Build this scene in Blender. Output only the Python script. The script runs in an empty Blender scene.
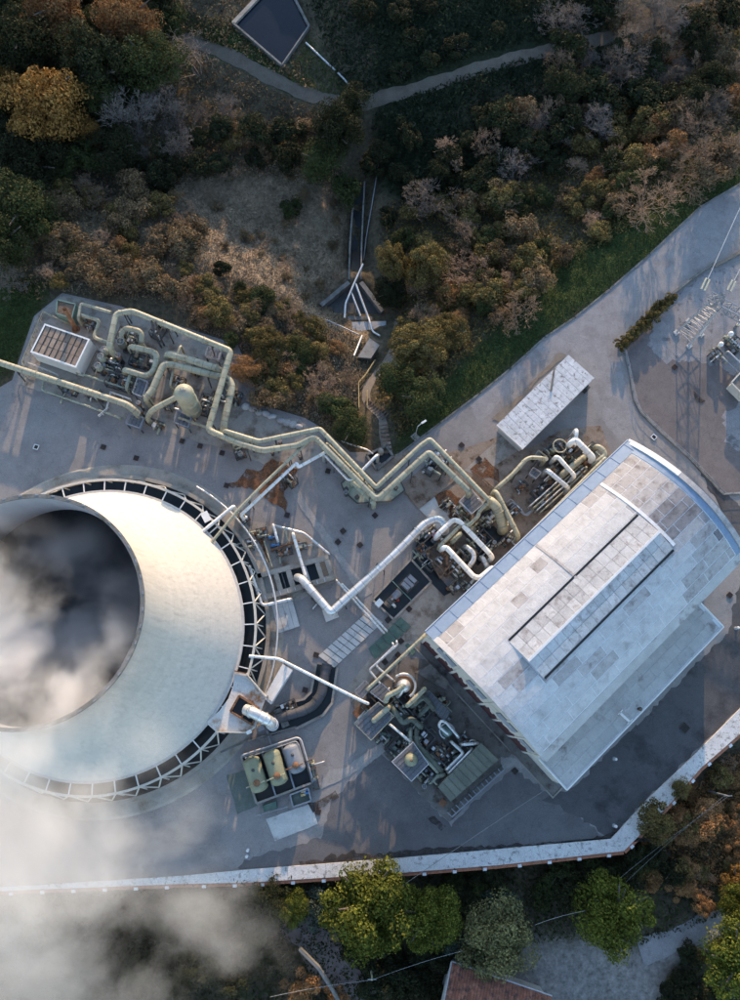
import bpy, bmesh, math, random
import numpy as np
from mathutils import Vector, Matrix, noise as mnoise

random.seed(7)
rng = np.random.default_rng(11)
sc = bpy.context.scene
col = sc.collection

# ------------------------------------------------------------------ camera
F_PX, CAM_H, NADIR = 800.0, 125.0, (352.0, 705.0)      # photo pixels (740 x 1000)
_d = np.array([(NADIR[0] - 370) / F_PX, (500 - NADIR[1]) / F_PX, -1.0]); _d /= np.linalg.norm(_d)
_Z = -_d
_X = np.array([1.0, 0, 0]); _X = _X - (_X @ _Z) * _Z; _X /= np.linalg.norm(_X)
_Y = np.cross(_Z, _X)
RC = np.array([_X, _Y, _Z])                             # camera -> world
cam_d = bpy.data.cameras.new('camera')
cam_d.sensor_fit = 'VERTICAL'; cam_d.sensor_height = 24.0; cam_d.lens = F_PX / 1000 * 24.0
cam_d.clip_start = 1.0; cam_d.clip_end = 6000
cam = bpy.data.objects.new('camera', cam_d)
m4 = Matrix([list(RC[0]) + [0], list(RC[1]) + [0], list(RC[2]) + [CAM_H], [0, 0, 0, 1]])
cam.matrix_world = m4
col.objects.link(cam); sc.camera = cam

# ------------------------------------------------------------------ sky, sun, exposure
SUN_EL, SUN_AZ = math.radians(12.0), math.radians(6)   # azimuth clockwise from +Y (top of the picture)
world = bpy.data.worlds.new('World'); sc.world = world; world.use_nodes = True
wn = world.node_tree.nodes; wl = world.node_tree.links
for n in list(wn): wn.remove(n)
wo = wn.new('ShaderNodeOutputWorld'); bg = wn.new('ShaderNodeBackground'); sky = wn.new('ShaderNodeTexSky')
sky.sky_type = 'NISHITA'; sky.sun_disc = False
sky.sun_elevation = SUN_EL; sky.sun_rotation = SUN_AZ
sky.altitude = 400; sky.air_density = 1.0; sky.dust_density = 0.6; sky.ozone_density = 1.6
bg.inputs['Strength'].default_value = 0.15
wl.new(sky.outputs[0], bg.inputs[0]); wl.new(bg.outputs[0], wo.inputs[0])
sun_d = bpy.data.lights.new('sun', 'SUN'); sun_d.energy = 2.0; sun_d.angle = math.radians(0.6)
sun_d.color = (1.0, 0.70, 0.43)
sun = bpy.data.objects.new('sun', sun_d); col.objects.link(sun)
sdir = Vector((math.sin(SUN_AZ) * math.cos(SUN_EL), math.cos(SUN_AZ) * math.cos(SUN_EL), math.sin(SUN_EL)))
sun.rotation_euler = (-sdir).to_track_quat('-Z', 'Y').to_euler()
sun.location = (0, 0, 200)
vs = sc.view_settings
vs.view_transform = 'Standard'; vs.look = 'None'; vs.gamma = 1.0; vs.use_curve_mapping = False
vs.exposure = 1.82
sc.render.engine = 'CYCLES'
cy = sc.cycles
cy.use_denoising = True
cy.max_bounces = 5; cy.diffuse_bounces = 2; cy.adaptive_threshold = .02; cy.glossy_bounces = 2; cy.transmission_bounces = 2
cy.volume_bounces = 3; cy.transparent_max_bounces = 6
cy.volume_max_steps = 128; cy.volume_step_rate = 1.2

# ------------------------------------------------------------------ pixel -> place
def W(px, py, z=0.0):
    v = RC @ np.array([(px - 370) / F_PX, (500 - py) / F_PX, -1.0])
    t = (z - CAM_H) / v[2]
    return Vector((v[0] * t, v[1] * t, z))
def Wn(px, py, z):
    px = np.asarray(px, float); py = np.asarray(py, float); z = np.asarray(z, float)
    a = (px - 370) / F_PX; b = (500 - py) / F_PX
    vx = RC[0, 0] * a + RC[0, 1] * b - RC[0, 2]; vy = RC[1, 0] * a + RC[1, 1] * b - RC[1, 2]; vz = RC[2, 0] * a + RC[2, 1] * b - RC[2, 2]
    t = (z - CAM_H) / vz
    return vx * t, vy * t
def polyW(pp, z=0.0): return [W(a, b, z).to_2d() for a, b in pp]

def sdist(poly, x, y):
    """signed distance to polygon (negative inside), vectorised"""
    P = np.array([(p[0], p[1]) for p in poly]); x = np.asarray(x, float); y = np.asarray(y, float)
    d = np.full(x.shape, 1e9); ins = np.zeros(x.shape, bool)
    for i in range(len(P)):
        a = P[i]; b = P[(i + 1) % len(P)]
        ex, ey = b - a
        t = np.clip(((x - a[0]) * ex + (y - a[1]) * ey) / (ex * ex + ey * ey + 1e-9), 0, 1)
        d = np.minimum(d, np.hypot(x - a[0] - t * ex, y - a[1] - t * ey))
        c = ((a[1] > y) != (b[1] > y)) & (x < ex * (y - a[1]) / (ey if abs(ey) > 1e-9 else 1e-9) + a[0])
        ins ^= c
    return np.where(ins, -d, d)
def ldist(line, x, y):
    P = np.array([(p[0], p[1]) for p in line]); x = np.asarray(x, float); y = np.asarray(y, float)
    d = np.full(x.shape, 1e9)
    for i in range(len(P) - 1):
        a = P[i]; b = P[i + 1]; ex, ey = b - a
        t = np.clip(((x - a[0]) * ex + (y - a[1]) * ey) / (ex * ex + ey * ey + 1e-9), 0, 1)
        d = np.minimum(d, np.hypot(x - a[0] - t * ex, y - a[1] - t * ey))
    return d
def sstep(a, b, x):
    t = np.clip((x - a) / (b - a), 0, 1); return t * t * (3 - 2 * t)

# ------------------------------------------------------------------ terrain
PAD_PX = [(-140, 440), (-30, 405), (12, 380), (34, 316), (62, 293), (120, 306), (238, 345), (262, 405), (305, 418), (322, 428),
          (350, 452), (372, 452), (395, 458), (440, 424), (480, 394), (510, 370), (545, 338), (575, 318), (610, 290), (650, 255),
          (700, 208), (740, 184)]
PAD = polyW(PAD_PX) + [Vector((130, 108)), Vector((190, 60)), Vector((190, 20))] + polyW(
    [(790, 660), (740, 709), (694, 755), (650, 797), (611, 839), (500, 850), (300, 869), (182, 878), (26, 890), (-160, 902)])
STRIP_N = [(800, 650), (740, 709), (694.6, 754.9), (650, 797), (611, 839), (500, 849), (400, 858), (250, 869.5), (182, 876), (26, 886), (-140, 895)]
STRIP_S = [(800, 674), (740, 734), (701, 768), (662, 813), (624, 851), (500, 865), (400, 873), (250, 882.5), (182, 884), (26, 890), (-140, 899)]
SOUTH = polyW(STRIP_S) + [Vector((-400, -60)), Vector((-400, -900)), Vector((900, -900)), Vector((900, 30))]
SOUTH = [Vector((p[0], p[1])) for p in SOUTH]
TRACK_PX = [(150, 26), (185, 38), (230, 55), (270, 78), (300, 92), (322, 99), (345, 103), (368, 102), (400, 94), (440, 82), (470, 72), (530, 55), (600, 40), (660, 20), (740, -10)]
CHAN_PX = [(366, 120), (362, 165), (359, 190), (355, 240), (354, 283), (358, 312)]
TRACK = [Vector((p[0], p[1])) for p in polyW(TRACK_PX, -4)]
CHAN = [Vector((p[0], p[1])) for p in polyW(CHAN_PX, -6)]
PATH_PX = [(399, 318), (396, 340), (391, 357), (378, 372), (366, 388), (366, 405), (384, 417), (383, 440), (388, 452)]
PATHL = [Vector((p[0], p[1])) for p in polyW(PATH_PX, -3)]

def hnoise(x, y):
    return (np.sin(x * .31 + 1.3 * np.sin(y * .17)) * np.cos(y * .27 + 1.1 * np.sin(x * .13)) * .55
            + np.sin(x * .83 + y * .37 + 2) * np.cos(y * .71 - x * .29) * .28
            + np.sin(x * 1.7 - y * 1.1) * np.cos(y * 1.9 + x * .8) * .12)
FLAT = []                                               # (polygon, level, margin): ground levelled for a basin
def hz(x, y):
    x = np.asarray(x, float); y = np.asarray(y, float)
    dp = sdist(PAD, x, y)
    out = np.maximum(dp, 0)
    north = y > -6 + 0 * x
    # falls from the pad to the valley floor, then climbs to an unseen ridge shaped to shade the valley
    fall = -7.0 * sstep(1.5, 30, out)
    shade_ridge_h = -4 + 10.5 * np.exp(-((x - 14) / 32) ** 2)
    rise = (shade_ridge_h + 7) * sstep(84, 172, y) ** 1.0 * (1 - .35 * sstep(190, 420, y))
    rise *= sstep(2, 26, out)
    zn = fall + rise
    nz = hnoise(x, y) * 1.1 * sstep(1.0, 7, out)
    nz *= sstep(1.5, 5, ldist(TRACK, x, y)) * sstep(1.0, 4, ldist(PATHL, x, y))
    gully = -2.6 * np.exp(-(ldist(CHAN, x, y) / 3.2) ** 2) * sstep(3, 10, out)
    zn = zn + nz + gully
    for poly, lev, mg in FLAT:
        d = sdist(poly, x, y); w = sstep(mg, .8, d); zn = zn * (1 - w) + lev * w; zn = np.where(d < -.2, lev - 1.6, zn)
    ds = sdist(SOUTH, x, y)
    zs = -4.2 - 1.2 * sstep(0, 40, -ds) + .35 * hnoise(x, y) * sstep(0, 4, -ds)
    z = np.where(dp <= 0, -0.06, zn)
    inside_s = ds < -0.4
    z = np.where(inside_s, zs, z)
    # strip between yard and south land stays level (under the walkway)
    mid = (~inside_s) & (dp > 0) & (ds < 6) & (y < 12)
    z = np.where(mid, -0.10, z)
    return z
POND_PX = [(233.4, 24.3), (262, -6), (290, -10), (309, 27), (282, 66)]
SPILL_PX = [(349, 283), (361, 283), (384, 312), (384, 317), (342, 317), (324, 306)]
PZ = float(hz(np.array([-15.0]), np.array([122.0]))[0]); SZ = -8.2
FLAT.append(([Vector((p[0], p[1])) for p in polyW(POND_PX, PZ)], PZ - .1, 7.0))
FLAT.append(([Vector((p[0], p[1])) for p in polyW(SPILL_PX, SZ)], SZ + .9, 5.0))
def hz1(x, y): return float(hz(np.array([x]), np.array([y]))[0])
_gx = np.arange(-100, 130.1, 1.0); _gy = np.arange(-70, 190.1, 1.0)
_GZ = None
def hq(x, y):
    global _GZ
    if _GZ is None: _GZ = hz(*np.meshgrid(_gx, _gy))
    fx = np.clip((x - _gx[0]), 0, len(_gx) - 1.001); fy = np.clip((y - _gy[0]), 0, len(_gy) - 1.001)
    i = fx.astype(int); j = fy.astype(int); fx = fx - i; fy = fy - j
    return (_GZ[j, i] * (1 - fx) + _GZ[j, i + 1] * fx) * (1 - fy) + (_GZ[j + 1, i] * (1 - fx) + _GZ[j + 1, i + 1] * fx) * fy
def Gn(px, py, up=0.0):
    z = np.zeros(np.shape(px))
    for i in range(14):
        x, y = Wn(px, py, z + up)
        z = .35 * z + .65 * hq(x, y)
    return x, y, hq(x, y)
def G(px, py, up=0.0):
    x, y, z = Gn(np.array([px], float), np.array([py], float), up)
    return Vector((x[0], y[0], z[0]))

# ------------------------------------------------------------------ materials
MATS = {}
def mat(name, c1, c2=None, scale=1.0, rough=.75, metal=0.0, bump=0.0, c3=None, spot=None, detail=5, stretch=None, fine=.25, spec=.3, rnd=0.0, bscale=None, cracks=0):
    """base colour = noise(c1,c2) with optional c3 blotches, all in world position"""
    m = bpy.data.materials.new(name); m.use_nodes = True; MATS[name] = m
    nt = m.node_tree; N = nt.nodes; L = nt.links
    b = N['Principled BSDF']
    b.inputs['Roughness'].default_value = rough; b.inputs['Metallic'].default_value = metal
    b.inputs['Specular IOR Level'].default_value = spec
    geo = N.new('ShaderNodeNewGeometry'); mp = N.new('ShaderNodeMapping'); L.new(geo.outputs['Position'], mp.inputs[0])
    if stretch: mp.inputs['Scale'].default_value = stretch
    c2 = c2 or tuple(x * .75 for x in c1)
    no = N.new('ShaderNodeTexNoise'); no.inputs['Scale'].default_value = scale; no.inputs['Detail'].default_value = detail; no.inputs['Roughness'].default_value = .62
    L.new(mp.outputs[0], no.inputs['Vector'])
    r = N.new('ShaderNodeMapRange'); r.inputs[1].default_value = .33; r.inputs[2].default_value = .67; L.new(no.outputs[0], r.inputs[0])
    mx = N.new('ShaderNodeMix'); mx.data_type = 'RGBA'; mx.inputs[6].default_value = (*c1, 1); mx.inputs[7].default_value = (*c2, 1)
    L.new(r.outputs[0], mx.inputs[0]); out = mx.outputs[2]
    if c3:
        n3 = N.new('ShaderNodeTexNoise'); n3.inputs['Scale'].default_value = (spot or (.3, .55, .65))[0]; n3.inputs['Detail'].default_value = 6; n3.inputs['Roughness'].default_value = .65
        L.new(mp.outputs[0], n3.inputs['Vector'])
        r3 = N.new('ShaderNodeMapRange'); r3.inputs[1].default_value = (spot or (.3, .55, .65))[1]; r3.inputs[2].default_value = (spot or (.3, .55, .65))[2]; L.new(n3.outputs[0], r3.inputs[0])
        m3 = N.new('ShaderNodeMix'); m3.data_type = 'RGBA'; L.new(r3.outputs[0], m3.inputs[0]); L.new(out, m3.inputs[6]); m3.inputs[7].default_value = (*c3, 1); out = m3.outputs[2]
    if fine:
        nf = N.new('ShaderNodeTexNoise'); nf.inputs['Scale'].default_value = 9.0; nf.inputs['Detail'].default_value = 3
        L.new(geo.outputs['Position'], nf.inputs['Vector'])
        rf = N.new('ShaderNodeMapRange'); rf.inputs[1].default_value = .3; rf.inputs[2].default_value = .7; rf.inputs[3].default_value = 1 - fine; rf.inputs[4].default_value = 1 + fine; L.new(nf.outputs[0], rf.inputs[0])
        mf = N.new('ShaderNodeVectorMath'); mf.operation = 'SCALE'; L.new(out, mf.inputs[0]); L.new(rf.outputs[0], mf.inputs['Scale']); out = mf.outputs[0]
    if cracks:
        vo = N.new('ShaderNodeTexVoronoi'); vo.feature = 'DISTANCE_TO_EDGE'; vo.inputs['Scale'].default_value = .16
        ns = N.new('ShaderNodeTexNoise'); ns.inputs['Scale'].default_value = .5; ns.inputs['Detail'].default_value = 6; L.new(geo.outputs['Position'], ns.inputs['Vector'])
        ad = N.new('ShaderNodeMix'); ad.data_type = 'RGBA'; ad.blend_type = 'ADD'; ad.inputs[0].default_value = 1.0; sc1 = N.new('ShaderNodeVectorMath'); sc1.operation = 'SCALE'; sc1.inputs['Scale'].default_value = 5.0; L.new(ns.outputs['Color'], sc1.inputs[0])
        va = N.new('ShaderNodeVectorMath'); L.new(geo.outputs['Position'], va.inputs[0]); L.new(sc1.outputs[0], va.inputs[1]); L.new(va.outputs[0], vo.inputs['Vector'])
        rc = N.new('ShaderNodeMapRange'); rc.inputs[1].default_value = .002; rc.inputs[2].default_value = .012; rc.inputs[3].default_value = 1 - cracks; rc.inputs[4].default_value = 1.0; L.new(vo.outputs['Distance'], rc.inputs[0])
        n5 = N.new('ShaderNodeTexNoise'); n5.inputs['Scale'].default_value = 2.6; n5.inputs['Detail'].default_value = 8; n5.inputs['Roughness'].default_value = .8; L.new(geo.outputs['Position'], n5.inputs['Vector'])
        r5 = N.new('ShaderNodeMapRange'); r5.inputs[1].default_value = .35; r5.inputs[2].default_value = .65; r5.inputs[3].default_value = .89; r5.inputs[4].default_value = 1.1; L.new(n5.outputs[0], r5.inputs[0])
        mc = N.new('ShaderNodeMath'); mc.operation = 'MULTIPLY'; L.new(rc.outputs[0], mc.inputs[0]); L.new(r5.outputs[0], mc.inputs[1])
        mq = N.new('ShaderNodeVectorMath'); mq.operation = 'SCALE'; L.new(out, mq.inputs[0]); L.new(mc.outputs[0], mq.inputs['Scale']); out = mq.outputs[0]
    if rnd:
        oi = N.new('ShaderNodeObjectInfo'); rr = N.new('ShaderNodeMapRange'); rr.inputs[3].default_value = 1 - rnd; rr.inputs[4].default_value = 1 + rnd; L.new(oi.outputs['Random'], rr.inputs[0])
        mr = N.new('ShaderNodeVectorMath'); mr.operation = 'SCALE'; L.new(out, mr.inputs[0]); L.new(rr.outputs[0], mr.inputs['Scale']); out = mr.outputs[0]
    L.new(out, b.inputs['Base Color'])
    if bump:
        bn = N.new('ShaderNodeBump'); bn.inputs['Strength'].default_value = bump; bn.inputs['Distance'].default_value = .15
        nb = N.new('ShaderNodeTexNoise'); nb.inputs['Scale'].default_value = bscale or 6.0; nb.inputs['Detail'].default_value = 4; L.new(mp.outputs[0], nb.inputs['Vector'])
        L.new(nb.outputs[0], bn.inputs['Height']); L.new(bn.outputs[0], b.inputs['Normal'])
    return m

def leafmat(name, a, b2, c, trans=.15, sub=.0):
    """foliage: colour varies leaf by leaf and tree by tree"""
    m = bpy.data.materials.new(name); m.use_nodes = True; MATS[name] = m
    nt = m.node_tree; N = nt.nodes; L = nt.links
    bs = N['Principled BSDF']; bs.inputs['Roughness'].default_value = .85; bs.inputs['Specular IOR Level'].default_value = .12
    geo = N.new('ShaderNodeNewGeometry'); oi = N.new('ShaderNodeObjectInfo')
    ramp = N.new('ShaderNodeValToRGB'); e = ramp.color_ramp.elements
    e[0].color = (*a, 1); e[1].color = (*c, 1); k = e.new(.5); k.color = (*b2, 1)
    L.new(geo.outputs['Random Per Island'], ramp.inputs[0])
    rr = N.new('ShaderNodeMapRange'); rr.inputs[3].default_value = .72; rr.inputs[4].default_value = 1.3; L.new(oi.outputs['Random'], rr.inputs[0])
    nz = N.new('ShaderNodeTexNoise'); nz.inputs['Scale'].default_value = .45; nz.inputs['Detail'].default_value = 3; L.new(geo.outputs['Position'], nz.inputs['Vector'])
    rn = N.new('ShaderNodeMapRange'); rn.inputs[1].default_value = .3; rn.inputs[2].default_value = .7; rn.inputs[3].default_value = .65; rn.inputs[4].default_value = 1.3; L.new(nz.outputs[0], rn.inputs[0])
    mu = N.new('ShaderNodeMath'); mu.operation = 'MULTIPLY'; L.new(rr.outputs[0], mu.inputs[0]); L.new(rn.outputs[0], mu.inputs[1])
    mr = N.new('ShaderNodeVectorMath'); mr.operation = 'SCALE'; L.new(ramp.outputs[0], mr.inputs[0]); L.new(mu.outputs[0], mr.inputs['Scale'])
    L.new(mr.outputs[0], bs.inputs['Base Color'])
    if trans:
        tr = N.new('ShaderNodeBsdfTranslucent'); mxs = N.new('ShaderNodeMixShader'); mxs.inputs[0].default_value = trans
        L.new(mr.outputs[0], tr.inputs[0]); L.new(bs.outputs[0], mxs.inputs[1]); L.new(tr.outputs[0], mxs.inputs[2])
        L.new(mxs.outputs[0], N['Material Output'].inputs[0])
    return m

def seams(name, step=1.5, attr='along', dark=.62):
    """cladding joints across a pipe (or lift lines round a shell) and a tone for each length between them"""
    nt = MATS[name].node_tree; N = nt.nodes; L = nt.links; b = N['Principled BSDF']; src = b.inputs['Base Color'].links[0].from_socket
    if attr == 'z':
        g = N.new('ShaderNodeNewGeometry'); sp_ = N.new('ShaderNodeSeparateXYZ'); L.new(g.outputs['Position'], sp_.inputs[0]); v = sp_.outputs[2]
    else:
        a = N.new('ShaderNodeAttribute'); a.attribute_name = attr; v = a.outputs['Fac']
    m1 = N.new('ShaderNodeMath'); m1.operation = 'MULTIPLY_ADD'; m1.inputs[1].default_value = 1 / step; m1.inputs[2].default_value = .5; L.new(v, m1.inputs[0])
    fr_ = N.new('ShaderNodeMath'); fr_.operation = 'FRACT'; L.new(m1.outputs[0], fr_.inputs[0])
    lt = N.new('ShaderNodeMath'); lt.operation = 'LESS_THAN'; lt.inputs[1].default_value = .07; L.new(fr_.outputs[0], lt.inputs[0])
    fl = N.new('ShaderNodeMath'); fl.operation = 'FLOOR'; L.new(m1.outputs[0], fl.inputs[0])
    wn_ = N.new('ShaderNodeTexWhiteNoise'); wn_.noise_dimensions = '1D'; L.new(fl.outputs[0], wn_.inputs['W'])
    r_ = N.new('ShaderNodeMapRange'); r_.inputs[3].default_value = .88 if attr != 'z' else .97; r_.inputs[4].default_value = 1.08 if attr != 'z' else 1.02; L.new(wn_.outputs['Value'], r_.inputs[0])
    mx = N.new('ShaderNodeMix'); mx.data_type = 'FLOAT'; L.new(lt.outputs[0], mx.inputs[0]); L.new(r_.outputs[0], mx.inputs[2]); mx.inputs[3].default_value = dark
    sc_ = N.new('ShaderNodeVectorMath'); sc_.operation = 'SCALE'; L.new(src, sc_.inputs[0]); L.new(mx.outputs[0], sc_.inputs['Scale']); L.new(sc_.outputs[0], b.inputs['Base Color'])

# ------------------------------------------------------------------ mesh builder and object helpers
class MB:
    def __init__(s): s.v = []; s.f = []; s.sm = []
    def add(s, vs, fs, smooth=False):
        o = len(s.v); s.v += [tuple(p) for p in vs]; s.f += [tuple(i + o for i in f) for f in fs]; s.sm += [smooth] * len(fs); return s
    def prism(s, pts, z0, z1):
        n = len(pts)
        a = sum(pts[i][0] * pts[(i + 1) % n][1] - pts[(i + 1) % n][0] * pts[i][1] for i in range(n))
        if a < 0: pts = list(reversed(pts))
        vs = [(p[0], p[1], z0) for p in pts] + [(p[0], p[1], z1) for p in pts]
        fs = [tuple(reversed(range(n))), tuple(range(n, 2 * n))] + [(i, (i + 1) % n, n + (i + 1) % n, n + i) for i in range(n)]
        return s.add(vs, fs)
    def hexa(s, bot, top):
        return s.add(list(bot) + list(top), [(3, 2, 1, 0), (4, 5, 6, 7)] + [(i, (i + 1) % 4, 4 + (i + 1) % 4, 4 + i) for i in range(4)])
    def box(s, c, sx, sy, sz, rz=0.0):
        ca, sa = math.cos(rz), math.sin(rz)
        q = [(c[0] + ca * x - sa * y, c[1] + sa * x + ca * y) for x, y in ((-sx / 2, -sy / 2), (sx / 2, -sy / 2), (sx / 2, sy / 2), (-sx / 2, sy / 2))]
        return s.prism(q, c[2], c[2] + sz)
    def bar(s, p0, p1, w, h=None):
        h = h or w; p0 = Vector(p0); p1 = Vector(p1); d = (p1 - p0)
        if d.length < 1e-6: return s
        d.normalize(); u = Vector((0, 0, 1)) if abs(d.z) < .95 else Vector((0, 1, 0))
        a = d.cross(u).normalized(); b = a.cross(d).normalized()
        q = [a * x * w / 2 + b * y * h / 2 for x, y in ((-1, -1), (1, -1), (1, 1), (-1, 1))]
        return s.add([p0 + k for k in q] + [p1 + k for k in q], [(0, 1, 2, 3), (7, 6, 5, 4)] + [(i, 4 + i, 4 + (i + 1) % 4, (i + 1) % 4) for i in range(4)])
    def tube(s, pts, r, n=12, caps=True, smooth=True):
        pts = [Vector(p) for p in pts]; m = len(pts)
        rs = r if isinstance(r, (list, tuple)) else [r] * m
        t0 = (pts[1] - pts[0]).normalized()
        u = Vector((0, 0, 1)) if abs(t0.z) < .9 else Vector((1, 0, 0))
        nrm = t0.cross(u).normalized(); vs = []
        for i in range(m):
            t = ((pts[min(i + 1, m - 1)] - pts[i]).normalized() + (pts[i] - pts[max(i - 1, 0)]).normalized())
            t = t.normalized() if t.length > 1e-6 else t0
            nrm = (nrm - t * nrm.dot(t)).normalized(); bi = t.cross(nrm)
            vs += [pts[i] + (nrm * math.cos(2 * math.pi * k / n) + bi * math.sin(2 * math.pi * k / n)) * rs[i] for k in range(n)]
        fs = [(i * n + k, i * n + (k + 1) % n, (i + 1) * n + (k + 1) % n, (i + 1) * n + k) for i in range(m - 1) for k in range(n)]
        s.add(vs, fs, smooth)
        if caps:
            s.add(vs[:n], [tuple(reversed(range(n)))]); s.add(vs[-n:], [tuple(range(n))])
        return s
    def lathe(s, c, prof, n=24, smooth=True, cap=False):
        vs = [(c[0] + r * math.cos(2 * math.pi * k / n), c[1] + r * math.sin(2 * math.pi * k / n), c[2] + z) for r, z in prof for k in range(n)]
        m = len(prof)
        fs = [(i * n + k, i * n + (k + 1) % n, (i + 1) * n + (k + 1) % n, (i + 1) * n + k) for i in range(m - 1) for k in range(n)]
        if cap: fs += [tuple(reversed(range(n))), tuple(range((m - 1) * n, m * n))]
        return s.add(vs, fs, smooth)
    def ico(s, c, rx, ry, rz):
        return s.lathe(c, [(max(1e-3, rx * math.sin(math.pi * i / 8)), -rz * math.cos(math.pi * i / 8)) for i in range(9)], 14)
    def mesh(s, name, mt, off=(0, 0, 0)):
        me = bpy.data.meshes.new(name)
        me.from_pydata([(p[0] - off[0], p[1] - off[1], p[2] - off[2]) for p in s.v], [], s.f)
        me.polygons.foreach_set('use_smooth', s.sm); me.update()
        me.materials.append(MATS[mt] if isinstance(mt, str) else mt)
        return me
    def build(s, name, mt, parent=None, loc=None):
        """one mesh object; verts are given in world coordinates"""
        off = ORIG[parent.name] if parent else (loc if loc is not None else (0, 0, 0))
        o = bpy.data.objects.new(name, s.mesh(name, mt, off)); col.objects.link(o)
        if parent: o.parent = parent; ORIG[o.name] = off
        else: o.location = off; ORIG[o.name] = off
        return o
ORIG = {}
def tag(o, label=None, cat=None, group=None, kind=None):
    if label: o['label'] = label
    if cat: o['category'] = cat
    if group: o['group'] = group
    if kind: o['kind'] = kind
    return o
def thing(name, label, cat, loc, group=None):
    o = bpy.data.objects.new(name, None); o.empty_display_size = .5; o.location = loc; col.objects.link(o)
    ORIG[o.name] = tuple(loc); return tag(o, label, cat, group)
def piece(name, me, parent, loc, rz=0.0, mtx=None):
    """an alike piece sharing mesh data; loc in world coordinates"""
    o = bpy.data.objects.new(name, me); col.objects.link(o); o.parent = parent
    off = ORIG[parent.name]; L3 = Vector(loc) - Vector(off)
    if mtx is not None: mm = mtx.to_4x4(); mm.translation = L3; o.matrix_local = mm
    else: o.location = L3; o.rotation_euler = (0, 0, rz)
    return o
def fillet(pts, fr, k=6):
    pts = [Vector(p) for p in pts]
    if len(pts) < 3 or fr <= 0: return pts
    out = [pts[0]]
    for i in range(1, len(pts) - 1):
        a, p, b = pts[i - 1], pts[i], pts[i + 1]
        da, db = (a - p), (b - p)
        t = min(fr, da.length * .48, db.length * .48)
        pa = p + da.normalized() * t; pb = p + db.normalized() * t
        for j in range(k + 1):
            w = j / k; out.append(pa * (1 - w) ** 2 + p * 2 * w * (1 - w) + pb * w * w)
    out.append(pts[-1]); return out
def along(pts, step):
    """points and directions every step metres along a polyline"""
    res = []; acc = step * .5
    for i in range(len(pts) - 1):
        a, b = pts[i], pts[i + 1]; L = (b - a).length; d = (b - a).normalized() if L > 1e-6 else Vector((1, 0, 0))
        while acc < L: res.append((a + d * acc, d)); acc += step
        acc -= L
    return res
def pipe_run(name, label, pts, r, mt, cat='pipe', sup=0, flange=0, drop=(0, 0), fr=None, smat='steel_dark', group=None, zbase=0.0, n=12):
    """pts: (px, py, z) of the pipe's axis; drop: end goes down to that height"""
    P = [W(*p) for p in pts]
    if drop[0] is not None and drop[0] != 0: P = [Vector((P[0].x, P[0].y, drop[0]))] + P
    if drop[1] is not None and drop[1] != 0: P = P + [Vector((P[-1].x, P[-1].y, drop[1]))]
    base = P[len(P) // 2]
    t = thing(name, label, cat, (base.x, base.y, zbase), group)
    q = fillet(P, fr if fr is not None else r * 2.6)
    po = MB().tube(q, r, n).build('pipe', mt, t); al = [0.0]
    for i in range(1, len(q)): al.append(al[-1] + (q[i] - q[i - 1]).length)
    at_ = po.data.attributes.new('along', 'FLOAT', 'POINT')
    at_.data.foreach_set('value', np.r_[np.repeat(al, n), np.full(n, al[0]), np.full(n, al[-1])])
    if flange:
        for p, d in along(P, flange):
            MB().tube([p - d * .07, p + d * .07], r * 1.16, n, smooth=False).build('flange', mt, t)
    if sup:
        for p, d in along(P, sup):
            if abs(d.z) > .5 or p.z - r < zbase + .4: continue
            s = Vector((-d.y, d.x, 0)).normalized(); b = MB()
            for k in (-1, 1):
                b.bar(p + s * k * r * 1.15 + Vector((0, 0, .1)), (p.x + s.x * k * r * 1.5, p.y + s.y * k * r * 1.5, zbase), .16)
            b.bar(p + s * r * 1.5 - Vector((0, 0, r + .07)), p - s * r * 1.5 - Vector((0, 0, r + .07)), .16)
            b.build('support', smat, t)
    return t
def ribbon(name, mt, px, width, up=.07, sub=1.2, zguess=-4):
    """a sheet that follows the ground along a line traced from the photograph"""
    P = [G(a, b) for a, b in px]; q = fillet(P, 4, 5); pts = [q[0]]
    for p, d in along(q, sub): pts.append(p)
    pts.append(q[-1]); V = []; Fc = []
    ws = [-.5, -.25, 0, .25, .5]
    for i, p in enumerate(pts):
        d = (pts[min(i + 1, len(pts) - 1)] - pts[max(i - 1, 0)]); s = Vector((-d.y, d.x, 0)).normalized()
        wv = width * (1 + .12 * math.sin(i * .9) + .08 * math.sin(i * 2.3))
        for w in ws:
            x, y = p.x + s.x * w * wv, p.y + s.y * w * wv
            V.append((x, y, 0))
    zz = hz(np.array([v[0] for v in V]), np.array([v[1] for v in V]))
    V = [(v[0], v[1], float(z) + up) for v, z in zip(V, zz)]
    for i in range(len(pts) - 1):
        for k in range(4): a = i * 5 + k; Fc.append((a, a + 1, a + 6, a + 5))
    o = MB().add(V, Fc, True).build(name, mt); return o
def stainmat(name, c1, c2, amount):
    m = mat(name, c1, c2, scale=.9, rough=.95, fine=.3); nt = m.node_tree; N = nt.nodes; L = nt.links
    g = N.new('ShaderNodeNewGeometry'); n = N.new('ShaderNodeTexNoise'); n.inputs['Scale'].default_value = .55; n.inputs['Detail'].default_value = 9; n.inputs['Roughness'].default_value = .72; L.new(g.outputs['Position'], n.inputs['Vector'])
    r = N.new('ShaderNodeMapRange'); r.inputs[1].default_value = .36; r.inputs[2].default_value = .58; r.inputs[4].default_value = amount; L.new(n.outputs[0], r.inputs[0])
    L.new(r.outputs[0], N['Principled BSDF'].inputs['Alpha']); return m
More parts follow.
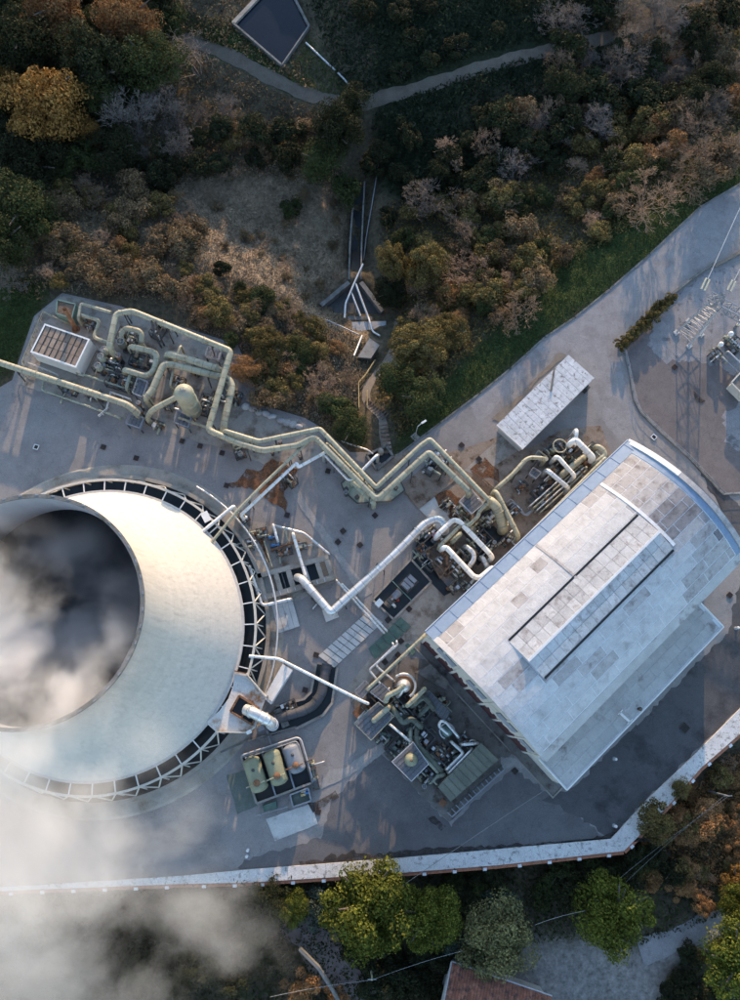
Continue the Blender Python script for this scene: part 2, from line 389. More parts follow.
# ------------------------------------------------------------------ palette
mat('asphalt', (.212, .196, .187), (.25, .232, .222), scale=.4, rough=.9, c3=(.168, .154, .149), spot=(.13, .47, .68), fine=.2, bump=.12, bscale=14, detail=8, cracks=.2)
mat('asphalt_pale', (.215, .203, .2), (.262, .248, .244), scale=.5, rough=.9, c3=(.185, .165, .162), spot=(.22, .52, .7), fine=.2, bump=.12, detail=8, cracks=.2)
mat('gravel_pale', (.20, .188, .188), (.26, .247, .247), scale=.8, rough=.95, c3=(.12, .115, .12), spot=(.45, .56, .64), fine=.3, bump=.3, detail=8)
mat('concrete', (.24, .215, .185), (.31, .28, .245), scale=.9, rough=.9, c3=(.12, .09, .068), spot=(.4, .5, .68), fine=.15, bump=.12)
mat('concrete_light', (.42, .405, .38), (.50, .485, .46), scale=.9, rough=.88, c3=(.28, .26, .24), spot=(.6, .56, .7), fine=.12, bump=.1)
mat('concrete_brown', (.19, .145, .11), (.27, .21, .165), scale=.6, rough=.92, c3=(.085, .05, .03), spot=(.45, .5, .66), fine=.22, bump=.15)
mat('concrete_dark', (.12, .108, .098), (.18, .162, .145), scale=.7, rough=.92, c3=(.06, .045, .036), spot=(.5, .52, .66), fine=.2, bump=.15)
mat('patch_line', (.24, .225, .21), (.30, .28, .265), scale=1.1, rough=.92, fine=.2, bump=.1)
stainmat('rust_ground', (.13, .058, .03), (.19, .095, .05), 1.0)
stainmat('oil_ground', (.045, .038, .035), (.07, .06, .055), .75)
mat('asphalt_hall_shade', (.07, .067, .068), (.088, .084, .086), scale=.5, rough=.88, c3=(.04, .038, .04), spot=(.2, .5, .66), fine=.25, bump=.12, bscale=14, cracks=.2)  # dark asphalt, its tone partly the turbine hall's cast shadow
mat('asphalt_mid', (.112, .105, .105), (.135, .127, .127), scale=.4, rough=.9, c3=(.095, .088, .09), spot=(.15, .48, .66), fine=.22, bump=.12, bscale=14, cracks=.2)
mat('asphalt_brown', (.135, .115, .11), (.165, .142, .135), scale=.5, rough=.9, c3=(.105, .09, .087), spot=(.2, .5, .68), fine=.2, bump=.12, cracks=.2)
mat('grate_iron', (.05, .034, .028), (.075, .048, .036), scale=2, rough=.9, fine=.2)
mat('walkway', (.50, .475, .45), (.58, .555, .53), scale=.6, rough=.85, c3=(.24, .22, .2), spot=(1.9, .53, .66), fine=.22, bump=.15)
mat('brick_red', (.28, .10, .055), (.38, .17, .10), scale=2.0, rough=.9, fine=.3)
mat('white_paint', (.66, .65, .64), (.58, .565, .55), scale=1.2, rough=.55, fine=.08)
mat('wall_cream', (.52, .49, .45), (.44, .41, .37), scale=.5, rough=.85, fine=.12, c3=(.30, .27, .24), spot=(.5, .58, .75))
mat('maroon', (.055, .022, .026), (.085, .03, .032), scale=1.4, rough=.85, fine=.2)
mat('tower_shell', (.525, .49, .45), (.46, .43, .395), scale=1.6, rough=.88, stretch=(1.4, 1.4, .1), c3=(.36, .335, .31), spot=(1.1, .52, .8), fine=.09, bump=.1, bscale=5)
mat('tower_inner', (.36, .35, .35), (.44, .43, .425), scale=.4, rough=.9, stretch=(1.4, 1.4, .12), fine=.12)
mat('basin_dark', (.012, .016, .018), (.02, .024, .026), scale=.6, rough=.3, fine=.2)
mat('dark_fill', (.06, .062, .068), (.085, .087, .09), scale=2, rough=.9, fine=.3)
mat('basin_concrete', (.25, .225, .19), (.34, .31, .27), scale=.7, rough=.9, c3=(.15, .12, .09), spot=(.35, .5, .68), fine=.18, bump=.15)
mat('beam_cream', (.52, .49, .43), (.44, .41, .36), scale=1.1, rough=.8, fine=.15)
mat('rusty_plate', (.52, .50, .47), (.60, .58, .55), scale=.7, rough=.7, c3=(.30, .145, .055), spot=(.38, .5, .64), fine=.15)
mat('rust', (.16, .08, .045), (.23, .125, .07), scale=1.5, rough=.9, c3=(.075, .04, .026), spot=(1.2, .5, .66), fine=.25)
mat('pipe_cream', (.345, .325, .23), (.28, .266, .192), scale=1.2, rough=.5, c3=(.19, .145, .09), spot=(1.0, .54, .72), fine=.1, spec=.45)
mat('pipe_green', (.33, .345, .265), (.28, .295, .225), scale=.8, rough=.5, c3=(.20, .17, .115), spot=(.9, .56, .72), fine=.1)
mat('pipe_darkgreen', (.13, .145, .115), (.095, .105, .085), scale=.9, rough=.55, c3=(.09, .065, .045), spot=(.9, .55, .7), fine=.15)
mat('pipe_silver', (.66, .655, .64), (.56, .55, .535), scale=1.0, rough=.38, metal=.55, c3=(.36, .31, .26), spot=(.9, .6, .78), fine=.08)
mat('pipe_white', (.72, .70, .67), (.64, .62, .58), scale=1.0, rough=.5, fine=.07)
mat('pipe_black', (.055, .057, .062), (.08, .08, .086), scale=.8, rough=.6, fine=.15)
mat('steel_dark', (.06, .062, .062), (.09, .088, .085), scale=1.5, rough=.7, metal=.2, c3=(.11, .06, .035), spot=(.9, .58, .7), fine=.2)
mat('steel_grey', (.30, .31, .33), (.24, .25, .265), scale=1.2, rough=.55, metal=.4, fine=.15)
mat('steel_pale', (.50, .50, .51), (.42, .42, .43), scale=1.2, rough=.5, metal=.35, fine=.12)
mat('grating', (.13, .135, .15), (.17, .175, .19), scale=2, rough=.75, metal=.2, fine=.4)
mat('deck_brown', (.12, .085, .06), (.17, .12, .085), scale=1.3, rough=.9, c3=(.07, .04, .025), spot=(.8, .5, .65), fine=.25)
mat('machine_green', (.11, .135, .115), (.08, .10, .085), scale=1.1, rough=.6, fine=.15)
mat('box_teal', (.14, .21, .18), (.11, .17, .145), scale=1.0, rough=.6, fine=.12)
mat('slat_brown', (.23, .165, .12), (.31, .235, .18), scale=.9, rough=.85, fine=.2, rnd=.25)
mat('shed_green', (.125, .13, .10), (.155, .16, .125), scale=.5, rough=.6, c3=(.10, .10, .08), spot=(.8, .55, .7), fine=.12, rnd=.12)
mat('green_mat', (.055, .10, .08), (.085, .135, .11), scale=1.0, rough=.8, c3=(.12, .15, .125), spot=(.7, .52, .66), fine=.2)
mat('tank_green', (.26, .265, .175), (.21, .215, .14), scale=.9, rough=.5, c3=(.22, .20, .12), spot=(.8, .57, .72), fine=.08)
mat('tank_grey', (.235, .245, .265), (.195, .205, .225), scale=.9, rough=.5, c3=(.2, .2, .2), spot=(.8, .57, .72), fine=.08)
mat('blue_paint', (.04, .13, .28), (.05, .16, .33), scale=2, rough=.5, fine=.1)
mat('red_paint', (.45, .05, .04), (.36, .05, .04), scale=2, rough=.5, fine=.1)
mat('roof_sheet', (.50, .49, .485), (.42, .41, .405), scale=1.1, rough=.82, c3=(.31, .29, .28), spot=(.45, .52, .74), fine=.16, rnd=.05, bump=.2, bscale=3, stretch=(1.0, 1.0, .4))
mat('roof_sheet_dirty', (.40, .375, .365), (.31, .29, .282), scale=1.1, rough=.85, c3=(.21, .185, .175), spot=(.8, .52, .68), fine=.22, rnd=.10, bump=.2, bscale=3)
mat('roof_sheet_streak', (.50, .485, .475), (.40, .385, .375), scale=1.0, rough=.82, c3=(.27, .24, .225), spot=(1.1, .5, .68), fine=.2, rnd=.14, bump=.2)
mat('roof_sheet_dark', (.24, .225, .225), (.17, .16, .162), scale=1.3, rough=.85, c3=(.12, .11, .11), spot=(.9, .5, .66), fine=.25, rnd=.15, bump=.2)
mat('roof_seam', (.66, .655, .65), (.58, .57, .565), scale=1.2, rough=.8, fine=.1)
mat('annex_sheet', (.42, .405, .385), (.35, .335, .315), scale=.6, rough=.85, c3=(.19, .165, .15), spot=(.32, .57, .68), fine=.15, rnd=.10, bump=.2, bscale=3)
mat('gutter_blue', (.21, .275, .37), (.17, .23, .315), scale=1.1, rough=.45, metal=.1, fine=.1, c3=(.22, .28, .36), spot=(.9, .58, .7))
mat('shed_sheet', (.58, .57, .57), (.48, .47, .465), scale=.8, rough=.8, c3=(.20, .175, .155), spot=(1.5, .54, .66), fine=.15, rnd=.08, stretch=(1, 1, 1))
mat('louvre_dark', (.07, .075, .085), (.1, .105, .115), scale=2, rough=.6, fine=.1)
mat('wood_pale', (.42, .33, .17), (.34, .26, .13), scale=2, rough=.85, fine=.2)
mat('dirt_track', (.095, .075, .058), (.14, .115, .09), scale=.5, rough=.95, c3=(.11, .10, .08), spot=(.4, .5, .65), fine=.25, bump=.2)
mat('dirt_path', (.16, .135, .11), (.21, .18, .15), scale=.7, rough=.95, fine=.3, bump=.2)
mat('paver_brown', (.17, .13, .115), (.21, .165, .145), scale=.8, rough=.92, fine=.2, bump=.1)
mat('roof_tile', (.19, .075, .048), (.26, .115, .075), scale=.9, rough=.9, c3=(.085, .05, .042), spot=(1.2, .5, .64), fine=.25, rnd=.25)
mat('pool_water', (.002, .006, .013), (.003, .008, .016), scale=.3, rough=.2, fine=.1, bump=.06, bscale=5, spec=.2)
mat('old_concrete', (.14, .135, .125), (.20, .19, .175), scale=.6, rough=.92, c3=(.07, .075, .06), spot=(.5, .5, .66), fine=.22, bump=.2)
mat('bark', (.09, .075, .06), (.13, .11, .09), scale=3, rough=.95, fine=.3)
mat('twig_grey', (.20, .165, .14), (.13, .108, .092), scale=1.2, rough=.95, fine=.2, rnd=.25)
mat('twig_brown', (.34, .225, .145), (.24, .16, .105), scale=1.2, rough=.95, fine=.2, rnd=.25)
mat('insulator', (.62, .55, .40), (.55, .48, .34), scale=3, rough=.4, fine=.1)
mat('wire', (.20, .20, .205), (.16, .16, .165), scale=3, rough=.6, fine=.0)
mat('wire_pale', (.42, .42, .43), (.36, .36, .37), scale=3, rough=.5, fine=.0)
mat('stone_pale', (.40, .39, .375), (.32, .31, .30), scale=1.5, rough=.9, fine=.25, rnd=.2)
leafmat('leaf_oak', (.028, .038, .014), (.046, .056, .02), (.075, .08, .03))
leafmat('leaf_dark', (.017, .021, .010), (.027, .031, .014), (.045, .046, .02))
leafmat('leaf_olive', (.075, .06, .021), (.13, .10, .035), (.21, .152, .056))
leafmat('leaf_bright', (.05, .066, .011), (.09, .105, .016), (.15, .155, .028))
leafmat('leaf_silver', (.11, .105, .045), (.165, .155, .068), (.23, .21, .095))
leafmat('leaf_blue', (.04, .06, .045), (.06, .082, .062), (.085, .105, .085))
leafmat('leaf_orange', (.15, .08, .022), (.23, .12, .032), (.27, .16, .055))
leafmat('leaf_rust', (.17, .088, .038), (.25, .13, .055), (.32, .185, .082))
leafmat('leaf_brown', (.095, .064, .034), (.15, .103, .055), (.225, .158, .088))
leafmat('grass_green', (.032, .05, .015), (.048, .07, .021), (.07, .092, .03), trans=.1)
leafmat('grass_dry', (.19, .14, .09), (.25, .19, .125), (.32, .25, .165), trans=.1)
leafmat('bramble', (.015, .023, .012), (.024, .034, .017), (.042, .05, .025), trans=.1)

for n_ in ('pipe_cream', 'pipe_green', 'pipe_silver', 'pipe_white', 'pipe_black', 'pipe_darkgreen'): seams(n_)
seams('tower_shell', 1.15, 'z', .93)
# ------------------------------------------------------------------ terrain sheet
def in_px(poly_px, x, y, z=-4): return sdist(polyW(poly_px, z), x, y)
GRASS1 = [(390, 458), (440, 430), (500, 380), (560, 330), (640, 268), (700, 215), (760, 185), (700, 160), (640, 200), (560, 262), (480, 345), (425, 400)]
GRASS2 = [(-40, 270), (50, 285), (45, 318), (20, 372), (-40, 400)]
GRASS3 = [(170, 15), (235, 20), (285, 70), (345, 95), (300, 85), (200, 35)]
DRY = [(150, 195), (240, 165), (345, 185), (352, 270), (320, 300), (375, 345), (300, 330), (220, 290), (120, 225)]
SANDY = [(525, 945), (590, 934), (640, 945), (725, 915), (735, 930), (690, 955), (668, 975), (665, 1010), (520, 1010), (500, 985)]
def axis(a, b, step, far):
    c = list(np.arange(a, b + .01, step)); lo = []; hi = []; s = step
    p = a
    while p > -far: s *= 1.35; p -= s; lo.append(p)
    s = step; p = b
    while p < far: s *= 1.35; p += s; hi.append(p)
    return np.array(lo[::-1] + c + hi)
gx = axis(-84, 96, 1.15, 2500); gy = axis(-52, 150, 1.15, 2500)
XX, YY = np.meshgrid(gx, gy); ZZ = hz(XX, YY)
nx, ny = len(gx), len(gy)
V = np.stack([XX, YY, ZZ], -1).reshape(-1, 3)
idx = np.arange(nx * ny).reshape(ny, nx)
FQ = np.stack([idx[:-1, :-1], idx[:-1, 1:], idx[1:, 1:], idx[1:, :-1]], -1).reshape(-1, 4)
me = bpy.data.meshes.new('ground')
me.vertices.add(len(V)); me.vertices.foreach_set('co', V.ravel())
me.loops.add(FQ.size); me.loops.foreach_set('vertex_index', FQ.ravel())
me.polygons.add(len(FQ)); me.polygons.foreach_set('loop_start', np.arange(0, FQ.size, 4)); me.polygons.foreach_set('loop_total', np.full(len(FQ), 4))
me.update(calc_edges=True); me.polygons.foreach_set('use_smooth', [True] * len(FQ))
# what grows or lies on the ground, as colour: litter, grass, dry grass, bare sandy lot
x, y = V[:, 0], V[:, 1]
C = np.tile(np.array([.085, .07, .046]), (len(V), 1))
def blend(w, c):
    global C
    C = C * (1 - w[:, None]) + np.array(c) * w[:, None]
jig = hnoise(x * 1.7, y * 1.7) * 1.2
blend(sstep(2.5, -2.5, in_px(DRY, x, y, -5) + jig), (.27, .20, .135))
for g in (GRASS1, GRASS2, GRASS3): blend(sstep(1.5, -1.5, in_px(g, x, y, -2) + jig), (.036, .05, .017))
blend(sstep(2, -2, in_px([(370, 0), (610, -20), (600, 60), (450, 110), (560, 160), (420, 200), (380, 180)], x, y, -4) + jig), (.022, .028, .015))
blend(sstep(1.6, -1.6, in_px(SANDY, x, y, -4.5) + jig * 1.4), (.215, .195, .18))
ca = me.color_attributes.new('cover', 'FLOAT_COLOR', 'POINT')
ca.data.foreach_set('color', np.c_[C, np.ones(len(C))].ravel())
gm = bpy.data.materials.new('ground_cover_mix'); gm.use_nodes = True; MATS['ground_mix'] = gm
N = gm.node_tree.nodes; L = gm.node_tree.links; b = N['Principled BSDF']; b.inputs['Roughness'].default_value = .95; b.inputs['Specular IOR Level'].default_value = .1
at = N.new('ShaderNodeVertexColor'); at.layer_name = 'cover'
ge = N.new('ShaderNodeNewGeometry')
n1 = N.new('ShaderNodeTexNoise'); n1.inputs['Scale'].default_value = 1.4; n1.inputs['Detail'].default_value = 9; n1.inputs['Roughness'].default_value = .7; L.new(ge.outputs['Position'], n1.inputs['Vector'])
r1 = N.new('ShaderNodeMapRange'); r1.inputs[1].default_value = .3; r1.inputs[2].default_value = .7; r1.inputs[3].default_value = .45; r1.inputs[4].default_value = 1.5; L.new(n1.outputs[0], r1.inputs[0])
s1 = N.new('ShaderNodeVectorMath'); s1.operation = 'SCALE'; L.new(at.outputs[0], s1.inputs[0]); L.new(r1.outputs[0], s1.inputs['Scale']); L.new(s1.outputs[0], b.inputs['Base Color'])
bu = N.new('ShaderNodeBump'); bu.inputs['Strength'].default_value = .8; bu.inputs['Distance'].default_value = .4; L.new(n1.outputs[0], bu.inputs['Height']); L.new(bu.outputs[0], b.inputs['Normal'])
me.materials.append(gm)
ground = bpy.data.objects.new('ground', me); col.objects.link(ground); tag(ground, 'wooded valley ground of leaf litter, dry grass and green verges around the plant', 'ground', kind='structure')

def sheet(name, mt, poly, z0, z1, label=None, cat=None):
    o = MB().prism([(p[0], p[1]) for p in poly], z0, z1).build(name, mt)
    return tag(o, label, cat, kind='structure')
sheet('yard', 'asphalt', PAD, -.5, 0, 'grey weathered asphalt yard of the power plant', 'yard')
def flat(px, z0=0.0): return polyW(px, z0)
ZL = [0.004]
def layer(name, mt, px, label, cat, jag=0.0, dz=None):
    """sheet a few millimetres above the one below; jag roughens its outline"""
    P = polyW(px)
    if jag:
        out = []
        for i in range(len(P)):
            a, b2 = P[i], P[(i + 1) % len(P)]; n = max(1, int((b2 - a).length / .7))
            for k in range(n):
                q = a.lerp(b2, k / n); out.append(Vector((q.x + random.uniform(-jag, jag), q.y + random.uniform(-jag, jag))))
        P = out
    z = dz if dz is not None else ZL[0]; ZL[0] += .004
    return sheet(name, mt, P, z - .003, z, label, cat)
# road with paler worn surface, substation yard
layer('road', 'asphalt_pale', [(470, 404), (512, 369), (547, 338), (576, 319), (611, 291), (651, 256), (700, 210), (740, 187), (790, 160), (790, 215), (735, 240), (700, 272), (662, 300), (625, 343), (618, 352), (628, 395), (640, 425), (618, 440), (600, 415), (570, 350), (540, 362), (500, 400), (480, 425)],
      'pale worn asphalt road curving past the long white shed', 'road', jag=.25)
layer('yard_overlay', 'asphalt_mid', [(236, 868), (250, 858), (322, 838), (330, 800), (382, 752), (450, 826), (512, 768), (560, 800), (612, 842), (500, 849), (300, 868)], 'darker patch of asphalt along the south side of the yard', 'asphalt patch', jag=.3)
layer('yard_overlay', 'asphalt_hall_shade', [(540, 800), (556, 793), (572, 790), (728, 632), (745, 555), (690, 452), (790, 560), (790, 660), (740, 708), (694, 754), (650, 796), (611, 838), (560, 806)], 'dark asphalt with painted hall shadow around the south-east side of the turbine hall', 'asphalt patch', jag=.3)  # sheet colour carries part of the hall's shadow on the asphalt
layer('substation_yard', 'asphalt_brown', [(626, 345), (660, 308), (705, 275), (790, 262), (790, 500), (728, 494), (708, 474), (662, 430), (642, 410), (634, 385)], 'brownish hard ground inside the substation fence', 'yard', jag=.2)
layer('gravel_yard', 'gravel_pale', [(655, 318), (672, 300), (702, 276), (745, 262), (790, 262), (790, 420), (745, 385), (720, 365), (690, 360), (662, 362), (650, 345)],
      'pale gravel of the electrical substation yard', 'gravel', jag=.5)
layer('gravel_yard', 'gravel_pale', [(742, 398), (724, 415), (726, 440), (742, 452), (800, 460), (800, 390)], 'pale gravel patch at the right edge below the kiosk', 'gravel', jag=.5)
# concrete aprons
layer('concrete_apron', 'concrete', [(36, 316), (62, 295), (120, 309), (236, 347), (240, 406), (300, 420), (318, 432), (325, 455), (290, 475), (243, 455), (180, 436), (90, 408), (18, 384)],
      'brownish concrete apron under the wellhead pipework', 'concrete apron', jag=.12)
layer('concrete_apron', 'concrete_brown', [(398, 487), (440, 455), (490, 440), (508, 431), (528, 450), (560, 430), (600, 425), (612, 455), (520, 545), (470, 600), (440, 570), (455, 520), (432, 525)],
      'rust stained concrete apron between turbine hall and pipe bridge', 'concrete apron', jag=.12)
layer('concrete_apron', 'concrete', [(395, 606), (432, 575), (470, 598), (424, 646), (392, 665), (366, 690), (352, 702), (345, 690), (372, 655)],
      'grey concrete apron at the west corner of the turbine hall', 'concrete apron', jag=.1)
layer('concrete_apron', 'concrete_dark', [(350, 702), (394, 656), (428, 660), (452, 690), (512, 752), (504, 768), (450, 822), (425, 800), (382, 752)],
      'dark oily concrete base of the gas treatment unit', 'concrete apron', jag=.12)
layer('concrete_apron', 'concrete', [(246, 520), (275, 524), (306, 532), (330, 552), (338, 580), (300, 600), (262, 607), (250, 575), (238, 535)],
      'pale concrete apron around the pump basin beside the tower', 'concrete apron', jag=.08)
layer('concrete_pad', 'concrete_light', [(419, 509), (436, 495), (458, 520), (440, 533), (432, 522)], 'pale bare concrete slab below the pipe bridge', 'concrete pad', jag=.03)
layer('concrete_pad', 'concrete', [(508, 431), (524, 447), (478, 476), (464, 470)], 'long tan concrete slab beside the white shed', 'concrete pad', jag=.05)
layer('concrete_pad', 'concrete_light', [(266, 819), (311.6, 803), (318, 824), (275, 841)], 'pale rectangular concrete slab in front of the tank bund', 'concrete pad', jag=.04)
layer('concrete_pad', 'concrete', [(226, 775), (246, 770), (258, 806), (238, 814)], 'dull green painted slab left of the tank bund', 'concrete pad', jag=.1).data.materials[0] = mat('green_dull', (.095, .115, .10), (.13, .145, .13), scale=.8, rough=.9, fine=.2)
# repair strips and stains with shapes of their own
layer('repair_strip', 'patch_line', [(291, 485), (297, 486), (306, 503), (332, 540), (352, 570), (372, 592), (362, 600), (345, 572), (325, 543), (301, 508), (294, 498)], 'long pale concrete repair strip crossing the asphalt by the pump basin', 'repair strip', jag=.12)
layer('repair_strip', 'patch_line', [(316, 785), (330, 770), (345, 768), (360, 757), (382, 742), (386, 752), (362, 768), (345, 778), (325, 787), (316, 792)], 'pale concrete repair strip running from the tanks to the gas unit', 'repair strip', jag=.12)
layer('repair_strip', 'patch_line', [(500, 757), (520, 758), (528, 765), (522, 768), (502, 768)], 'short pale repair patch beside the olive green shed', 'repair strip', jag=.15)
layer('rust_stain', 'rust_ground', [(226, 484), (240, 480), (247, 468), (258, 472), (272, 458), (285, 464), (298, 470), (292, 482), (283, 492), (288, 506), (286, 514), (279, 505), (268, 502), (258, 492), (243, 488), (232, 489)], 'rust brown stain spread over asphalt under the pipe bridge', 'rust stain', jag=.22)
layer('rust_stain', 'rust_ground', [(434, 497), (447, 489), (462, 499), (459, 516), (452, 520), (440, 507)], 'rust orange stain beside the pale concrete slab', 'rust stain', jag=.2)
layer('rust_stain', 'rust_ground', [(470, 470), (486, 458), (498, 470), (500, 484), (488, 476), (476, 478)], 'rust orange stain on the tan slab near the shed', 'rust stain', jag=.2)
layer('oil_stain', 'oil_ground', [(652, 840), (612, 833), (580, 842), (500, 845), (420, 848), (370, 856), (352, 850), (338, 858), (330, 852), (322, 860), (300, 862), (300, 868), (500, 849), (611, 838)], 'dark strip of dirt and moss along the walkway', 'dirt', jag=.25)
layer('oil_stain', 'oil_ground', [(308, 803), (320, 800), (334, 790), (338, 796), (324, 806), (312, 812)], 'dark oil stain right of the pale tank slab', 'stain', jag=.2)
layer('oil_stain', 'oil_ground', [(414, 538), (420, 535), (425, 541), (421, 544)], 'small dark oil stain below the pipe bridge corner', 'stain', jag=.12)
layer('oil_stain', 'oil_ground', [(694, 390), (699, 396), (706, 402), (702, 404), (695, 399)], 'small dark stain in the substation yard', 'stain', jag=.15)
layer('oil_stain', 'oil_ground', [(428, 818), (434, 815), (446, 826), (440, 830)], 'small dark stain below the gas unit', 'stain', jag=.15)
# kerb along the road and yard edge to the north-east
def wall_line(name, label, cat, mt, px, w, z0, z1, ground=False, structure=False):
    P = [(G(a, b2) if ground else W(a, b2, z1)) for a, b2 in px]
    t = MB()
    for a, b2 in zip(P[:-1], P[1:]):
        d = (b2 - a); s = Vector((-d.y, d.x, 0)).normalized() * w / 2
        e = d.normalized() * w * .3; e.z = 0
        za0, zb0, za1, zb1 = (a.z + z0, b2.z + z0, a.z + z1, b2.z + z1) if ground else (z0, z0, z1, z1)
        q = [(a - e - s), (b2 + e - s), (b2 + e + s), (a - e + s)]
        t.hexa([(p.x, p.y, zz) for p, zz in zip(q, (za0, zb0, zb0, za0))], [(p.x, p.y, zz) for p, zz in zip(q, (za1, zb1, zb1, za1))])
    o = t.build(name, mt, loc=tuple(P[0])); return tag(o, label, cat, kind='structure' if structure else None)
wall_line('kerb', 'low grey kerb between road and green verge', 'kerb', 'old_concrete', [(398, 455), (440, 423), (480, 393), (510, 369), (545, 337), (575, 317), (610, 289), (650, 254), (700, 207), (741, 183)], .3, -.4, .14, structure=True)
ribs = ribbon('dirt_track', 'dirt_track', TRACK_PX, 2.6); tag(ribs, 'pale dirt track winding through the shaded wood', 'track', kind='structure')
ribs = ribbon('footpath', 'dirt_path', PATH_PX, 1.3); tag(ribs, 'narrow earth footpath from the plant down to the spillway', 'path', kind='structure')
ribs = ribbon('paved_lane', 'paver_brown', [(290, 905), (312, 935), (328, 960), (345, 985), (362, 1012)], 6.0, up=.08); tag(ribs, 'brownish paved lane below the walkway under the steam', 'lane', kind='structure')
ribs = ribbon('gravel_lane', 'asphalt_pale', [(640, 952), (668, 943), (700, 930), (724, 920), (760, 905)], 3.4, up=.1); tag(ribs, 'grey gravel lane leading to the sandy lot', 'lane', kind='structure')
# ------------------------------------------------------------------ cooling tower
TC = Vector((-37.6, 10.7, 0))
tw = thing('cooling_tower', 'huge cream concrete cooling tower with open steaming mouth', 'cooling tower', tuple(TC))
def tr(z): return 13.5 * math.sqrt(1 + ((z - 30.5) / 21.4) ** 2)
zs = [4.4 + (32 - 4.4) * i / 22 for i in range(23)]
shell = MB().lathe(TC, [(tr(z), z) for z in zs], 96)
shell.lathe(TC, [(tr(zs[0]) - .35, zs[0]), (tr(zs[0]), zs[0])], 96, False)
sh = shell.build('shell', 'tower_shell', tw)
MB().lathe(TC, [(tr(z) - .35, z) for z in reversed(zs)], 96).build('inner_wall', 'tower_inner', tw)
MB().lathe(TC, [(tr(32) - .38, 31.9), (tr(32) - .38, 32.2), (tr(32) + .08, 32.2), (tr(32) + .08, 31.8), (tr(32) - .02, 31.7)], 96, False).build('rim', 'old_concrete', tw)
for k in range(44):                                   # lift joints of the rim: bolted cover plates
    a = 2 * math.pi * k / 44
    MB().box((TC.x + (tr(32) - .05) * math.cos(a), TC.y + (tr(32) - .05) * math.sin(a), 32.205), .42, .14, .05, a + math.pi / 2).build('rim_plate', 'steel_grey', tw)
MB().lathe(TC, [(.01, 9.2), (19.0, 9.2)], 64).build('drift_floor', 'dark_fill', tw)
MB().lathe(TC, [(.01, .55), (24.5, .55)], 96).build('basin_water', 'basin_dark', tw)
MB().lathe(TC, [(24.4, 0), (24.4, 1.1), (25.0, 1.1), (25.0, .35), (26.6, .22), (27.0, .0)], 96, False).build('basin_wall', 'basin_concrete', tw)
MB().lathe(TC, [(tr(4.4) - .5, 4.1), (tr(4.4) - .5, 4.75), (tr(4.4) + .22, 4.75), (tr(4.4) + .22, 4.1), (tr(4.4) - .5, 4.1)], 96, False).build('shell_ring', 'tower_shell', tw)
RB = 23.2
MB().lathe(TC, [(RB - .17, 4.3), (RB - .17, 4.7), (RB + .17, 4.7), (RB + .17, 4.3), (RB - .17, 4.3)], 96, False).build('ring_beam', 'beam_cream', tw)
NB = 44
def pol(r, a, z): return Vector((TC.x + r * math.cos(a), TC.y + r * math.sin(a), z))
for k in range(NB):
    a = 2 * math.pi * (k + .3) / NB
    MB().bar(pol(tr(4.4) + .1, a, 4.5), pol(RB - .15, a, 4.5), .15, .25).build('radial_strut', 'pipe_white', tw)
    a2 = a + math.pi / NB
    MB().bar(pol(RB, a, 4.25), pol(24.25, a2, .9), .17, .2).build('diagonal_leg', 'beam_cream', tw)
    MB().bar(pol(RB, a2 + math.pi / NB, 4.25), pol(24.25, a2 + .004, .9), .17, .2).build('diagonal_leg', 'beam_cream', tw)
    MB().bar(pol(RB, a, 4.2), pol(23.9, a, .4), .16, .16).build('column', 'beam_cream', tw)
for k in range(36):
    a = 2 * math.pi * k / 36
    MB().bar(pol(tr(4.4) - 1.1, a, .5), pol(tr(4.4) - .2, a, 4.2), .45, .45).build('shell_leg', 'basin_concrete', tw)
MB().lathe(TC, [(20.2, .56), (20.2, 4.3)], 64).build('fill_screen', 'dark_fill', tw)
MB().tube([pol(26.2, a * math.pi / 180, 1.75) for a in range(-32, 62, 3)], .16, 8).build('ring_pipe', 'pipe_silver', tw)
for a in range(-30, 62, 10):
    MB().bar(pol(26.2, math.radians(a), .2), pol(26.2, math.radians(a), 1.7), .12).build('pipe_stand', 'steel_dark', tw)
# small white access hatch frame on the ring
p = W(206, 517, 4.8); MB().box(p, 1.1, 1.6, .25, .5).build('hatch', 'pipe_white', tw)

# ------------------------------------------------------------------ turbine hall
EAVE = 13.5
HA = W(427.6, 633.7, EAVE); HU = (W(636.6, 436, EAVE) - HA).normalized(); HV = Vector((HU.y, -HU.x, 0))
HA.z = 0
HL, HWd, RISE = 41.4, 22.6, 3.8
def hp(u, v, z): return Vector((HA.x + HU.x * u + HV.x * v, HA.y + HU.y * u + HV.y * v, z))
def vault(v): return EAVE + RISE * (1 - ((v - HWd / 2) / (HWd / 2)) ** 2)
hrz = math.atan2(HU.y, HU.x)
hall = thing('turbine_hall', 'large turbine hall with curved weathered sheet roof and raised ridge monitor', 'industrial building', tuple(hp(HL / 2, HWd / 2, 0)))
ov = .12
def hwall(name, u0, v0, u1, v1, zf, mt, z0=0.0, n=14, t=.3):
    """wall panel along (u0,v0)-(u1,v1) with a top following zf(v)"""
    m = MB(); d = Vector((u1 - u0, v1 - v0)); nrm = Vector((-d.y, d.x)).normalized() * t
    for i in range(n):
        a0, a1 = i / n, (i + 1) / n
        q = []
        for a in (a0, a1):
            u, v = u0 + d.x * a, v0 + d.y * a; q.append((u, v))
        (ua, va), (ub, vb) = q
        m.hexa([hp(ua, va, z0), hp(ub, vb, z0), hp(ub + nrm.x, vb + nrm.y, z0), hp(ua + nrm.x, va + nrm.y, z0)],
               [hp(ua, va, zf(va)), hp(ub, vb, zf(vb)), hp(ub + nrm.x, vb + nrm.y, zf(vb)), hp(ua + nrm.x, va + nrm.y, zf(va))])
    return m.build(name, mt, hall)
